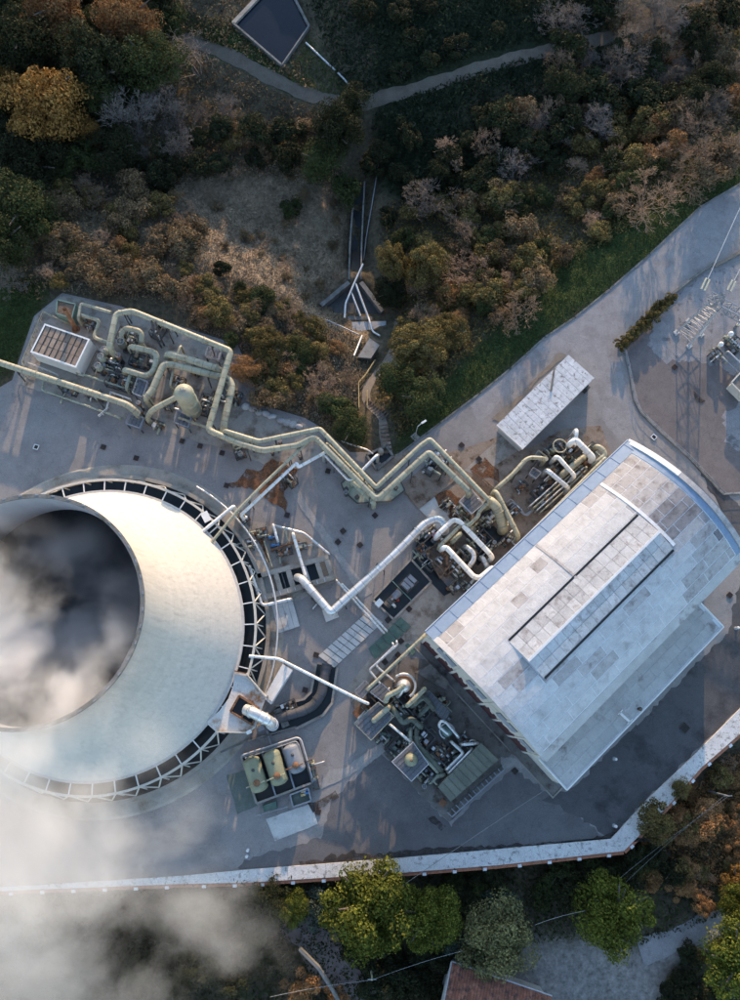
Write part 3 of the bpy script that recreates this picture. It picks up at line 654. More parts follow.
wsw = hwall('wall', ov, ov, ov, HWd - ov, lambda v: vault(v) - .12, 'wall_cream', t=-.3)
hwall('wall', HL - ov, ov, HL - ov, HWd - ov, lambda v: vault(v) - .12, 'wall_cream', t=.3)
hwall('wall', ov, ov + .3, HL - ov, ov + .3, lambda v: EAVE - .1, 'wall_cream', n=1)
hwall('wall', ov, HWd - ov, HL - ov, HWd - ov, lambda v: EAVE - .1, 'wall_cream', n=1, t=-.3)
# maroon plinth: painted lower storey with a ragged upper edge, one run between each pair of pilasters
npil = 7
for i in range(npil):
    v0, v1 = ov + .1 + (HWd - 2 * ov - .2) * i / npil, ov + .1 + (HWd - 2 * ov - .2) * (i + 1) / npil
    m = MB(); k = 5
    for j in range(k):
        a, b2 = v0 + (v1 - v0) * (j / k) + (.12 if j == 0 else 0), v0 + (v1 - v0) * ((j + 1) / k) - (.12 if j == k - 1 else 0)
        ha, hb = 5.6 + random.uniform(-1.3, 1.3), 5.6 + random.uniform(-1.3, 1.3)
        m.hexa([hp(ov - .05, a, 0), hp(ov - .05, b2, 0), hp(ov - .004, b2, 0), hp(ov - .004, a, 0)], [hp(ov - .05, a, ha), hp(ov - .05, b2, hb), hp(ov - .004, b2, hb), hp(ov - .004, a, ha)])
    m.build('plinth_panel', 'maroon', hall)
for i in range(npil + 1):
    v = ov + .25 + (HWd - 2 * ov - .5) * i / npil
    MB().hexa([hp(ov - .09, v - .2, 0), hp(ov - .09, v + .2, 0), hp(ov - .002, v + .2, 0), hp(ov - .002, v - .2, 0)],
              [hp(ov - .09, v - .2, vault(v) - .3), hp(ov - .09, v + .2, vault(v) - .3), hp(ov - .002, v + .2, vault(v) - .3), hp(ov - .002, v - .2, vault(v) - .3)]).build('pilaster', 'wall_cream', hall)
def louvre(u, v0, v1, z0, z1, slats=4):
    fr = MB()
    fr.hexa([hp(u - .08, v0, z0), hp(u - .08, v1, z0), hp(u - .003, v1, z0), hp(u - .003, v0, z0)], [hp(u - .08, v0, z1), hp(u - .08, v1, z1), hp(u - .003, v1, z1), hp(u - .003, v0, z1)])
    w = fr.build('louvre_window', 'louvre_dark', hall)
    for k in range(slats):
        z = z0 + (z1 - z0) * (k + .5) / slats
        MB().bar(hp(u - .14, v0 + .05, z), hp(u - .14, v1 - .05, z), .12, .22).build('slat', 'steel_pale', w)
for (c) in (4.2, 10.2, 16.2): louvre(ov, c - 1.7, c + 1.7, 8.6, 12.2)
for c in (20.6,): louvre(ov, c - 1.3, c + 1.0, 7.6, 10.4)
# roof: solid curved deck, then sheets as pieces with their own laps
deck = MB(); nv = 48
for i in range(nv):
    v0, v1 = HWd * i / nv, HWd * (i + 1) / nv
    deck.hexa([hp(0, v0, vault(v0) - .35), hp(HL, v0, vault(v0) - .35), hp(HL, v1, vault(v1) - .35), hp(0, v1, vault(v1) - .35)],
              [hp(0, v0, vault(v0) + .0), hp(HL, v0, vault(v0) + .0), hp(HL, v1, vault(v1) + .0), hp(0, v1, vault(v1) + .0)])
roof = deck.build('roof', 'roof_seam', hall)
rows = 13; r0, r1 = 1.35, HWd - .9
mu0, mu1, mv0, mv1, mvr = 7.0, 32.6, 8.2, 14.6, 11.6
ZC = EAVE + RISE
sheets = {}
for i in range(rows):
    va, vb = r0 + (r1 - r0) * i / rows, r0 + (r1 - r0) * (i + 1) / rows - .1
    vm = (va + vb) / 2; za, zb = vault(va), vault(vb)
    if mv0 + .5 < vm < mv1 - .4: segs = [(0.7, mu0 - .2), (mu1 + .2, HL - 1.5)]
    else: segs = [(0.7, HL - 1.5)]
    off = (i % 2) * 1.1
    for (s0, s1) in segs:
        cuts = [s0]; u = s0 + 1.3 + off
        while u < s1 - .8: cuts.append(u); u += 2.25 if i < 6 else 4.6
        cuts.append(s1)
        for a, b2 in zip(cuts[:-1], cuts[1:]):
            key = (i, round(b2 - a, 2)); ln = b2 - a - .1
            nq = mnoise.noise(Vector((a * .13, vm * .16, 3.1))) + random.uniform(-.12, .12); dirty = nq > (.30 if a < 24 else .30 - (a - 24) * .05)
            mt = 'roof_sheet_dirty' if dirty else 'roof_sheet'
            if a > 32 and 8.5 < vm < 14.5 or (a > 36 and 12 < vm < 19 and nq > -.1): mt = 'roof_sheet_dark' if random.random() < .8 else 'roof_sheet_dirty'
            if (key, mt) not in sheets:
                Lx = Vector((1, 0, 0))
                q0 = Vector((0, 0, 0)); dz = zb - za; dv = vb - va
                m = MB()
                # local frame: x along u, y along v
                m.hexa([(0, 0, -.03), (ln, 0, -.03), (ln, dv, dz - .03), (0, dv, dz - .03)], [(0, 0, .014), (ln, 0, .014), (ln, dv, dz + .014), (0, dv, dz + .014)])
                sheets[(key, mt)] = m.mesh('roof_sheet', mt)
            M3 = Matrix(((HU.x, HV.x, 0), (HU.y, HV.y, 0), (0, 0, 1)))
            o = piece('roof_sheet', sheets[(key, mt)], roof, hp(a, va, za + random.uniform(.012, .022)), mtx=M3)
# eaves gutter along the north-west, blue verge at the arched ends
m = MB()
m.hexa([hp(-.1, -.45, EAVE - .55), hp(HL, -.45, EAVE - .55), hp(HL, 1.3, EAVE + .28), hp(-.1, 1.3, EAVE + .28)],
       [hp(-.1, -.45, EAVE + .12), hp(HL, -.45, EAVE + .12), hp(HL, 1.3, vault(1.3) + .06), hp(-.1, 1.3, vault(1.3) + .06)])
m.build('gutter', 'gutter_blue', hall)
for k in range(14):
    u = 1.5 + k * 3.0
    MB().bar(hp(u, -.42, EAVE + .15), hp(u, 1.2, vault(1.2) + .1), .14, .08).build('gutter_clip', 'gutter_blue', hall)
MB().bar(hp(0, -.5, EAVE + .12), hp(HL, -.5, EAVE + .12), .12, .22).build('gutter_lip', 'pipe_white', hall)
def arcstrip(name, mt, u0, u1, v0, v1, z0, z1, n=12):
    m = MB()
    for i in range(n):
        a, b2 = v0 + (v1 - v0) * i / n, v0 + (v1 - v0) * (i + 1) / n
        m.hexa([hp(u0, a, vault(a) + z0), hp(u1, a, vault(a) + z0), hp(u1, b2, vault(b2) + z0), hp(u0, b2, vault(b2) + z0)],
               [hp(u0, a, vault(a) + z1), hp(u1, a, vault(a) + z1), hp(u1, b2, vault(b2) + z1), hp(u0, b2, vault(b2) + z1)])
    return m.build(name, mt, hall)
arcstrip('verge_flashing', 'gutter_blue', HL - 1.45, HL - .5, 1.2, HWd - .5, -.04, .08)
arcstrip('parapet', 'pipe_white', HL - .45, HL + .35, -.4, 8.0, -.4, .3)
arcstrip('parapet', 'roof_sheet_dirty', HL - .45, HL + .35, 8.05, HWd, -.4, .26)
arcstrip('verge', 'roof_sheet', -.15, .62, 0.9, HWd, -.3, .09)
m = MB()
m.hexa([hp(0, HWd - .85, EAVE + .2), hp(HL, HWd - .85, EAVE + .2), hp(HL, HWd + .35, EAVE - .3), hp(0, HWd + .35, EAVE - .3)], [hp(0, HWd - .85, vault(HWd - .85) + .05), hp(HL, HWd - .85, vault(HWd - .85) + .05), hp(HL, HWd + .35, EAVE + .15), hp(0, HWd + .35, EAVE + .15)])
m.build('gutter', 'annex_sheet', hall)
# expansion joint across the north-west slope
m = MB()
for i in range(8):
    a, b2 = 1.4 + 6.4 * i / 8, 1.4 + 7.0 * (i + 1) / 8
    m.hexa([hp(19.6, a, vault(a)), hp(19.95, a, vault(a)), hp(19.95, b2, vault(b2)), hp(19.6, b2, vault(b2))], [hp(19.6, a, vault(a) + .1), hp(19.95, a, vault(a) + .1), hp(19.95, b2, vault(b2) + .1), hp(19.6, b2, vault(b2) + .1)])
m.build('expansion_joint', 'roof_sheet_dirty', hall)
m = MB()
for i in range(12):
    a, b2 = 1.4 + 13.0 * i / 12, 1.4 + 13.0 * (i + 1) / 12
    u = lambda v: 34.2
    m.hexa([hp(32.9, a, vault(a)), hp(33.4, a, vault(a)), hp(33.4, b2, vault(b2)), hp(32.9, b2, vault(b2))], [hp(32.9, a, vault(a) + .11), hp(33.4, a, vault(a) + .11), hp(33.4, b2, vault(b2) + .11), hp(32.9, b2, vault(b2) + .11)])
m.build('expansion_joint', 'roof_seam', hall)
# ridge monitor
zm0, zmr = ZC - .28, ZC + .45
mon = MB()
mon.hexa([hp(mu0, mv0 + .3, ZC - 1.2), hp(mu1, mv0 + .3, ZC - 1.2), hp(mu1, mv1 - .3, ZC - 1.2), hp(mu0, mv1 - .3, ZC - 1.2)], [hp(mu0, mv0 + .3, zm0), hp(mu1, mv0 + .3, zm0), hp(mu1, mv1 - .3, zm0), hp(mu0, mv1 - .3, zm0)])
for u in (mu0, mu1 - .2):
    mon.add([hp(u, mv0 + .3, zm0), hp(u + .2, mv0 + .3, zm0), hp(u + .2, mv1 - .3, zm0), hp(u, mv1 - .3, zm0), hp(u, mvr, zmr - .08), hp(u + .2, mvr, zmr - .08)], [(0, 3, 4), (1, 5, 2), (0, 4, 5, 1), (4, 3, 2, 5)])
mo = mon.build('ridge_monitor', 'wall_cream', hall)
MB().hexa([hp(mu0, mv0 - .34, ZC - 1), hp(mu1, mv0 - .34, ZC - 1), hp(mu1, mv0 - .04, ZC - 1), hp(mu0, mv0 - .04, ZC - 1)], [hp(mu0, mv0 - .34, ZC - .25), hp(mu1, mv0 - .34, ZC - .25), hp(mu1, mv0 - .04, ZC - .22), hp(mu0, mv0 - .04, ZC - .22)]).build('vent_slot', 'basin_dark', mo)
MB().hexa([hp(mu0, mv1 + .04, ZC - 1.1), hp(mu1, mv1 + .04, ZC - 1.1), hp(mu1, mv1 + .32, ZC - 1.1), hp(mu0, mv1 + .32, ZC - 1.1)], [hp(mu0, mv1 + .04, ZC - .22), hp(mu1, mv1 + .04, ZC - .22), hp(mu1, mv1 + .32, ZC - .24), hp(mu0, mv1 + .32, ZC - .24)]).build('vent_slot', 'basin_dark', mo)
cache = {}
nS = 17
for side in (0, 1):
    va, vb = (mv0, mvr - .02) if side == 0 else (mvr + .02, mv1)
    za, zb = (zm0 + .02, zmr) if side == 0 else (zmr, zm0 + .02)
    for half in (0, 1):
        a0, a1 = va + (vb - va) * half / 2, va + (vb - va) * (half + 1) / 2 - .04
        h0, h1 = za + (zb - za) * half / 2, za + (zb - za) * (half + 1) / 2
        for k in range(nS):
            ua = mu0 - .15 + (mu1 - mu0 + .3) * k / nS; ln = (mu1 - mu0 + .3) / nS - .04
            mt = 'roof_sheet_streak' if random.random() < .8 else 'roof_sheet'
            if (side, half, mt) not in cache:
                cache[(side, half, mt)] = MB().hexa([(0, 0, -.04), (ln, 0, -.04), (ln, a1 - a0, h1 - h0 - .04), (0, a1 - a0, h1 - h0 - .04)], [(0, 0, .04), (ln, 0, .04), (ln, a1 - a0, h1 - h0 + .04), (0, a1 - a0, h1 - h0 + .04)]).mesh('monitor_sheet', mt)
            piece('monitor_sheet', cache[(side, half, mt)], mo, hp(ua, a0, h0 + random.uniform(0, .02)), mtx=Matrix(((HU.x, HV.x, 0), (HU.y, HV.y, 0), (0, 0, 1))))
MB().bar(hp(mu0 - .2, mvr, zmr + .08), hp(mu1 + .2, mvr, zmr + .08), .35, .1).build('ridge_cap', 'roof_seam', mo)
# annex along the south-east
AZ0, AZ1, AV = 8.7, 8.2, 28.6
au0, au1 = .1, 33.3
m = MB()
m.hexa([hp(au0 + .3, HWd - .8, 0), hp(au1 - .3, HWd - .8, 0), hp(au1 - .3, AV - .4, 0), hp(au0 + .3, AV - .4, 0)], [hp(au0 + .3, HWd - .8, AZ0 - .3), hp(au1 - .3, HWd - .8, AZ0 - .3), hp(au1 - .3, AV - .4, AZ1 - .3), hp(au0 + .3, AV - .4, AZ1 - .3)])
an = m.build('annex', 'wall_cream', hall)
m = MB(); m.hexa([hp(au0, HWd - .8, AZ0 - .29), hp(au1, HWd - .8, AZ0 - .29), hp(au1, AV, AZ1 - .29), hp(au0, AV, AZ1 - .29)], [hp(au0, HWd - .8, AZ0), hp(au1, HWd - .8, AZ0), hp(au1, AV, AZ1), hp(au0, AV, AZ1)])
m.build('annex_roof', 'roof_seam', an)
c2 = {}
for i in range(4):
    va, vb = HWd - .5 + (AV - .25 - HWd + .5) * i / 4, HWd - .5 + (AV - .25 - HWd + .5) * (i + 1) / 4 - .04
    za, zb = AZ0 + (AZ1 - AZ0) * (va - HWd + .8) / (AV - HWd + .8), AZ0 + (AZ1 - AZ0) * (vb - HWd + .8) / (AV - HWd + .8)
    u = au0 + .25; k = 0
    while u < au1 - .6:
        ln = min(2.7 if (k or i % 2) else 1.4, au1 - .25 - u); k += 1
        key = (i, round(ln, 2))
        if key not in c2: c2[key] = MB().hexa([(0, 0, -.02), (ln - .04, 0, -.02), (ln - .04, vb - va, zb - za - .02), (0, vb - va, zb - za - .02)], [(0, 0, .03), (ln - .04, 0, .03), (ln - .04, vb - va, zb - za + .03), (0, vb - va, zb - za + .03)]).mesh('annex_sheet', 'annex_sheet')
        piece('annex_sheet', c2[key], an, hp(u, va, za + random.uniform(.004, .02)), mtx=Matrix(((HU.x, HV.x, 0), (HU.y, HV.y, 0), (0, 0, 1)))); u += ln
MB().bar(hp(au0, AV, AZ1 + .02), hp(au1, AV, AZ1 + .02), .18, .3).build('annex_fascia', 'pipe_white', an)
MB().bar(hp(au1, HWd + .4, AZ0 - .05), hp(au1, AV, AZ1 + .0), .18, .3).build('annex_fascia', 'pipe_white', an)
MB().bar(hp(au0, HWd + .4, AZ0 - .05), hp(au0, AV, AZ1 + .0), .18, .3).build('annex_fascia', 'pipe_white', an)
# roof fittings on the annex
p = W(625, 717, 8.8); ft = MB().bar(p + HU * -.1 + HV * -.9, p + HV * .9, .28, .3); ft.bar(p + HV * -.9 + HU * .5, p + HV * -.9 - HU * .5, .12, .3); ft.bar(p + HV * .9 + HU * .5, p + HV * .9 - HU * .5, .12, .3); ft.build('roof_vent', 'pipe_white', an)
p = W(639, 709, 8.5); MB().lathe(p, [(.2, -.2), (.2, .5), (.3, .5), (.3, .6), (.01, .7)], 12).build('roof_pipe', 'steel_dark', an)
# kerbed plinth along the south-west wall
kb = MB(); kb.hexa([hp(-1.3, -.5, 0), hp(-1.3, HWd + 7.2, 0), hp(-1.12, HWd + 7.2, 0), hp(-1.12, -.5, 0)], [hp(-1.3, -.5, .22), hp(-1.3, HWd + 7.2, .22), hp(-1.12, HWd + 7.2, .22), hp(-1.12, -.5, .22)])
kb.hexa([hp(-1.3, HWd + 7.2, 0), hp(1.2, HWd + 7.2, 0), hp(1.2, HWd + 7.4, 0), hp(-1.3, HWd + 7.4, 0)], [hp(-1.3, HWd + 7.2, .22), hp(1.2, HWd + 7.2, .22), hp(1.2, HWd + 7.4, .22), hp(-1.3, HWd + 7.4, .22)])
kb.build('kerb', 'concrete', hall)
sheet('hall_apron', 'concrete_dark', [hp(-1.1, -.4, 0).to_2d(), hp(-1.1, HWd + 7.1, 0).to_2d(), hp(.5, HWd + 7.1, 0).to_2d(), hp(.5, -.4, 0).to_2d()], .01, .13, 'narrow dark apron at the foot of the turbine hall wall', 'apron')

# ------------------------------------------------------------------ long white shed
SA, SB, SD = W(497.3, 424.4, 3.4), W(568.6, 354.7, 3.4), W(522.4, 447, 3.4)
SU = (SB - SA); SLn = SU.length; SU.normalize(); SV = Vector((SU.y, -SU.x, 0)); SWd = 5.75
def sp(u, v, z): return Vector((SA.x + SU.x * u + SV.x * v, SA.y + SU.y * u + SV.y * v, z))
shed = thing('shed', 'long low shed with white streaked sheet roof beside the road', 'shed', tuple(sp(SLn / 2, SWd / 2, 0)))
MB().hexa([sp(.4, .4, 0), sp(SLn - .4, .4, 0), sp(SLn - .4, SWd - .4, 0), sp(.4, SWd - .4, 0)], [sp(.4, .4, 3.05), sp(SLn - .4, .4, 3.05), sp(SLn - .4, SWd - .4, 3.05), sp(.4, SWd - .4, 3.05)]).build('wall', 'wall_cream', shed)
srf = MB().hexa([sp(0, 0, 3.06), sp(SLn, 0, 3.06), sp(SLn, SWd, 3.06), sp(0, SWd, 3.06)], [sp(0, 0, 3.36), sp(SLn, 0, 3.36), sp(SLn, SWd, 3.30), sp(0, SWd, 3.30)]).build('roof', 'concrete_light', shed)
c3 = {}
nr, nc = 6, 15
for i in range(nr):
    for k in range(nc):
        ln, wd = SLn / nc - .05, SWd / nr - .05
        if 'm' not in c3: c3['m'] = MB().hexa([(0, 0, -.02), (ln, 0, -.02), (ln, wd, -.03), (0, wd, -.03)], [(0, 0, .05), (ln, 0, .05), (ln, wd, .03), (0, wd, .03)]).mesh('roof_sheet', 'shed_sheet')
        piece('roof_sheet', c3['m'], srf, sp(k * SLn / nc + .02, i * SWd / nr + .02, 3.36 - .06 * i / nr + random.uniform(.0, .035)), mtx=Matrix(((SU.x, SV.x, 0), (SU.y, SV.y, 0), (0, 0, 1))))
MB().bar(sp(-.1, 0, 3.2), sp(-.1, SWd, 3.2), .14, .5).build('fascia', 'pipe_white', shed)
MB().bar(W(551, 391, 3.6), W(554.5, 368, 3.6), .28, .12).build('roof_strip', 'concrete_dark', shed)
MB().box(sp(SLn - 1.2, SWd + .2, 0), .8, .6, 1.6, math.atan2(SU.y, SU.x)).build('meter_box', 'steel_dark', shed)
for k in range(5):
    MB().box(sp(1.5 + k * 3.3, SWd - .38, .9), 1.3, .12, 1.1, math.atan2(SU.y, SU.x)).build('window', 'louvre_dark', shed)
layer('flower_bed', 'dirt_path', [(492, 418), (520, 395), (552, 362), (560, 352), (566, 356), (540, 378), (500, 424)], 'strip of bare brown soil behind the white shed', 'soil', jag=.2)
# ------------------------------------------------------------------ shared equipment builders
def platform(label, px, z, legs=True, rail=1.0, deck='grating', rmat='steel_grey', name='steel_platform', bars=True):
    """px: 4 corners of the deck as seen; > deck, bearing bars, leg x4, handrail"""
    C4 = [W(a, b2, z) for a, b2 in px]; c = sum(C4, Vector()) / 4
    t = thing(name, label, 'platform', (c.x, c.y, 0))
    MB().prism([(p.x, p.y) for p in C4], z - .1, z).build('deck', deck, t)
    if legs:
        for p in C4:
            q = p.lerp(c, .06); MB().bar((q.x, q.y, 0), (q.x, q.y, z - .1), .16).build('leg', 'steel_dark', t)
    if rail:
        m = MB()
        for i in range(4):
            a, b2 = C4[i], C4[(i + 1) % 4]; n = max(1, int((b2 - a).length / 1.3))
            for k in range(n):
                q = a.lerp(b2, k / n); m.bar(q, q + Vector((0, 0, rail)), .07)
            for h in (rail, rail * .55): m.bar(a + Vector((0, 0, h)), b2 + Vector((0, 0, h)), .09 if h == rail else .06)
        m.build('handrail', rmat, t)
    if bars:
        m = MB(); n = max(2, int((C4[1] - C4[0]).length / .55))
        for k in range(1, n):
            m.bar(C4[0].lerp(C4[1], k / n) + Vector((0, 0, .012)), C4[3].lerp(C4[2], k / n) + Vector((0, 0, .012)), .06, .05)
        m.build('bearing_bars', 'steel_dark', t)
    return t
def valve(label, px, py, z, s=.5, mt='pipe_darkgreen', wheel='steel_grey'):
    p = W(px, py, z); t = thing('valve', label, 'valve', (p.x, p.y, 0))
    MB().lathe((p.x, p.y, z - s), [(s * .5, 0), (s * .95, s * .35), (s * 1.0, s * .9), (s * .6, s * 1.5), (s * .45, s * 2.0), (.02, s * 2.1)], 14).build('body', mt, t)
    MB().lathe((p.x, p.y, 0), [(s * .8, 0), (s * .8, .1), (s * .35, .12), (s * .35, z - s)], 12, False).build('stem', 'steel_dark', t)
    m = MB(); R = s * .8; zc = z + s * 1.5
    m.tube([(p.x + R * math.cos(a * math.pi / 6), p.y + R * math.sin(a * math.pi / 6), zc) for a in range(13)], .06, 6)
    m.bar((p.x - R, p.y, zc), (p.x + R, p.y, zc), .06); m.bar((p.x, p.y - R, zc), (p.x, p.y + R, zc), .06); m.bar((p.x, p.y, z + s), (p.x, p.y, zc), .09)
    m.build('handwheel', wheel, t)
    return t
def pump(label, px, py, rz, mt='tank_grey', z=.3, s=1.0):
    p = W(px, py, z + .4); d = Vector((math.cos(rz), math.sin(rz), 0)); n = Vector((-d.y, d.x, 0))
    t = thing('pump', label, 'pump', (p.x, p.y, 0))
    MB().box((p.x, p.y, .02), 2.9 * s, 1.1 * s, z - .02, rz).build('plinth', 'concrete_dark', t)
    c = Vector((p.x, p.y, z + .55 * s))
    MB().tube([c - d * 1.2 * s, c - d * 1.1 * s, c - d * .1 * s, c], [.3 * s, .45 * s, .45 * s, .3 * s], 14).build('motor', mt, t)
    MB().tube([c, c + d * .5 * s], .12 * s, 8).build('shaft', 'steel_pale', t)
    MB().tube([c + d * .45 * s, c + d * .95 * s], .5 * s, 16).build('volute', 'steel_dark' if mt == 'tank_grey' else mt, t)
    MB().tube(fillet([c + d * .7 * s, c + d * .7 * s + n * .9 * s, c + d * .7 * s + n * .9 * s + Vector((0, 0, -.6 * s))], .3), .2 * s, 10).build('outlet', 'pipe_silver', t)
    for k in range(4): MB().tube([c - d * (.25 + .22 * k) * s, c - d * (.29 + .22 * k) * s], .5 * s, 14, smooth=False).build('cooling_fin', mt, t)
    return t
PR = pipe_run

# ------------------------------------------------------------------ wellhead separator skid (upper left)
PR('steam_pipe', 'long cream pipe entering from the left picture edge to the separator skid', [(-40, 349, 3.4), (0, 362.8, 3.4), (62, 383, 3.4), (128, 405, 3.4), (136, 412, 3.2)], .55, 'pipe_cream', sup=7, flange=9, drop=(0, .3))
PR('steam_pipe', 'large cream header running along the top edge of the separator skid', [(109, 347, 5.2), (116, 314, 5.2), (132, 311, 5.2), (231, 351, 5.2), (208, 430, 5.2), (238, 443, 5.4), (262.6, 450.5, 5.5), (297, 445.5, 5.5), (313.9, 436.4, 5.5), (377, 499.5, 5.5), (420, 460, 5.5), (429, 451.8, 5.5), (470, 491.8, 5.5)],
   .5, 'pipe_cream', sup=8, flange=7.5, drop=(.4, .5), fr=.7)
PR('steam_pipe', 'cream pipe tracing the outer side of the zigzag pipe bridge', [(224.8, 431, 5.7), (259, 441.5, 5.7), (319.9, 428.8, 5.8), (376, 487.6, 5.8), (420, 446.2, 5.8), (430, 439, 5.8), (489.5, 501, 5.8)], .38, 'pipe_cream', sup=9, flange=8, drop=(.4, .4), fr=.45)
PR('steam_pipe', 'lower cream pipe tucked inside the middle arm of the zigzag pipe bridge', [(326, 443.5, 4.9), (350, 468, 4.9), (373, 492.5, 4.9)], .34, 'pipe_cream', sup=6, drop=(.4, .4))
PR('steam_pipe', 'slim silver pipe on the near side of the zigzag pipe bridge', [(323.4, 453.4, 4.4), (349, 480.6, 4.4), (356, 477, 4.4), (378, 454.3, 4.4)], .27, 'pipe_silver', drop=(.4, .4), fr=.8)
PR('steam_pipe', 'cream pipe stub below the middle arm of the zigzag', [(352, 481, 3.2), (374, 503, 3.2)], .4, 'pipe_green', drop=(.4, .4))
PR('steam_pipe', 'upper mid cream pipe inside the separator skid', [(166, 353, 4.3), (192, 360.5, 4.3), (221, 370, 4.3)], .6, 'pipe_cream', sup=6, flange=5, drop=(.4, .4))
PR('steam_pipe', 'cream pipe looping around the upright separator vessel', [(146, 398, 3.9), (152, 391, 3.9), (163.5, 364.5, 3.9), (172, 364.5, 3.9), (233.5, 380, 3.9), (222.5, 430, 3.9)], .58, 'pipe_cream', sup=7, flange=7, drop=(.4, .4), fr=1.8)
PR('steam_pipe', 'hook shaped cream pipe in the middle of the separator skid', [(128.6, 346, 3.4), (158, 353, 3.5), (154, 371, 3.4), (146, 376.5, 3.4), (123, 369, 3.3)], .5, 'pipe_cream', sup=7, drop=(.4, .4), fr=1.3)
PR('steam_pipe', 'small inverted U pipe with a red band on the separator skid', [(120.5, 337, 3.0), (124.5, 327.5, 3.6), (142, 331.5, 3.6), (141, 343, 3.0)], .42, 'pipe_cream', drop=(.4, .4), fr=1.3)
PR('steam_pipe', 'thin cream pipe loop around the teal box on the skid', [(78, 319, 2.6), (81, 303.5, 2.6), (111, 312.5, 3.6)], .26, 'pipe_cream', drop=(.4, 0), fr=.5)
PR('steam_pipe', 'thin stepped cream pipe between white box and header', [(79, 314.5, 2.4), (99.5, 320.5, 2.4), (93.5, 337.5, 2.4), (109, 343, 2.4)], .3, 'pipe_cream', drop=(.4, .4), fr=.7)
PR('steam_pipe', 'cream outlet pipe sloping from the separator vessel', [(176, 397.5, 6.2), (152, 410, 4.6), (147, 418, 2.6)], .45, 'pipe_cream', drop=(0, .4), fr=1.2)
PR('steam_pipe', 'thin cream pipe crossing below the separator vessel', [(178.6, 417.5, 2.2), (214, 430, 2.2), (256, 443, 2.6)], .22, 'pipe_cream', sup=6, drop=(.3, .3))
PR('drain_pipe', 'short green branch pipe below the hook shaped pipe', [(131, 372, 2.6), (126, 388, 2.4)], .3, 'pipe_green', drop=(.3, .3))
PR('drain_pipe', 'short cream branch crossing up to the skid header', [(180.5, 345.5, 3.2), (174, 366, 3.2), (170, 385, 3.2)], .22, 'pipe_cream', drop=(.3, .3))
PR('drain_pipe', 'thin grey green pipe along the lower edge of the skid', [(44, 376, .9), (42, 390, .9), (90, 407, .9), (120, 418, .9)], .16, 'pipe_green', drop=(.2, .2), fr=.4)
PR('drain_pipe', 'thin pale pipe parallel under the skid header', [(76, 372, 1.4), (100, 380, 1.4), (132, 391, 1.4)], .18, 'pipe_green', drop=(.2, .2))
# upright separator
b0 = W(194.7, 413.5, 0)
ves = thing('separator_vessel', 'upright pale green separator vessel with domed top', 'vessel', tuple(b0))
R0 = 1.5
MB().lathe(b0, [(R0 * .8, .9), (R0, 1.5), (R0, 8.9), (R0 * .93, 9.35), (R0 * .7, 9.75), (R0 * .35, 9.96), (.02, 10.0)], 28).build('shell', 'pipe_cream', ves)
for k in range(4):
    a = k * math.pi / 2 + .4; MB().bar((b0.x + 1.1 * math.cos(a), b0.y + 1.1 * math.sin(a), 0), (b0.x + 1.15 * math.cos(a), b0.y + 1.15 * math.sin(a), 1.5), .22).build('leg', 'steel_dark', ves)
for z in (3.2, 6.0, 8.7): MB().lathe((b0.x, b0.y, z), [(R0, 0), (R0 + .05, .02), (R0 + .05, .14), (R0, .16)], 28).build('band', 'pipe_green', ves)
m = MB()
for k in range(3): a = k * math.pi / 3 + .3; m.bar((b0.x - .55 * math.cos(a), b0.y - .55 * math.sin(a), 9.98), (b0.x + .55 * math.cos(a), b0.y + .55 * math.sin(a), 9.98), .05, .12)
m.build('lifting_lug', 'steel_grey', ves)
# white louvred box
T4 = [W(44.5, 323.4, 4.0), W(89.8, 339, 4.0), W(80.4, 369.3, 4.0), W(35.2, 353.6, 4.0)]
wu = (T4[1] - T4[0]).normalized(); wL = (T4[1] - T4[0]).length; wv = (T4[3] - T4[0]); wv = (wv - wu * wv.dot(wu)); wW = wv.length; wv.normalize(); wo_ = T4[0]
def wp(u, v, z): return Vector((wo_.x + wu.x * u + wv.x * v, wo_.y + wu.y * u + wv.y * v, z))
wb = thing('silencer_box', 'white steel box with brown slatted top on the skid', 'silencer', tuple(wp(wL / 2, wW / 2, 0)))
for (ua, va, ub, vb) in ((0, 0, wL, .25), (0, wW - .25, wL, wW), (0, .252, .25, wW - .252), (wL - .25, .252, wL, wW - .252)):
    MB().prism([wp(ua, va, 0).to_2d(), wp(ub, va, 0).to_2d(), wp(ub, vb, 0).to_2d(), wp(ua, vb, 0).to_2d()], .3, 4.0).build('side_panel', 'pipe_white', wb)
MB().prism([wp(.25, .25, 0).to_2d(), wp(wL - .25, .25, 0).to_2d(), wp(wL - .25, wW - .25, 0).to_2d(), wp(.25, wW - .25, 0).to_2d()], .3, 3.4).build('core', 'louvre_dark', wb)
nc, nr = 8, 3
cw, ch = (wL - .5) / nc, (wW - .5) / nr
sm_ = MB().hexa([(0, 0, 0), (cw - .16, 0, 0), (cw - .16, ch - .07, 0), (0, ch - .07, 0)], [(0, 0, .12), (cw - .16, 0, .12), (cw - .16, ch - .07, .12), (0, ch - .07, .12)]).mesh('slat', 'slat_brown')
for i in range(nc):
    for j in range(nr): piece('slat', sm_, wb, wp(.25 + cw * i + .08, .25 + ch * j + .03, 3.72 + random.uniform(-.03, .05)), mtx=Matrix(((wu.x, wv.x, 0), (wu.y, wv.y, 0), (0, 0, 1))))
for i in range(nc + 1): MB().bar(wp(.25 + cw * i, .26, 3.9), wp(.25 + cw * i, wW - .26, 3.9), .09, .14).build('divider', 'steel_dark', wb)
for (u, v) in ((.3, .3), (wL - .3, .3), (.3, wW - .3), (wL - .3, wW - .3)): MB().bar(wp(u, v, 0), wp(u, v, .3), .3).build('foot', 'steel_dark', wb)
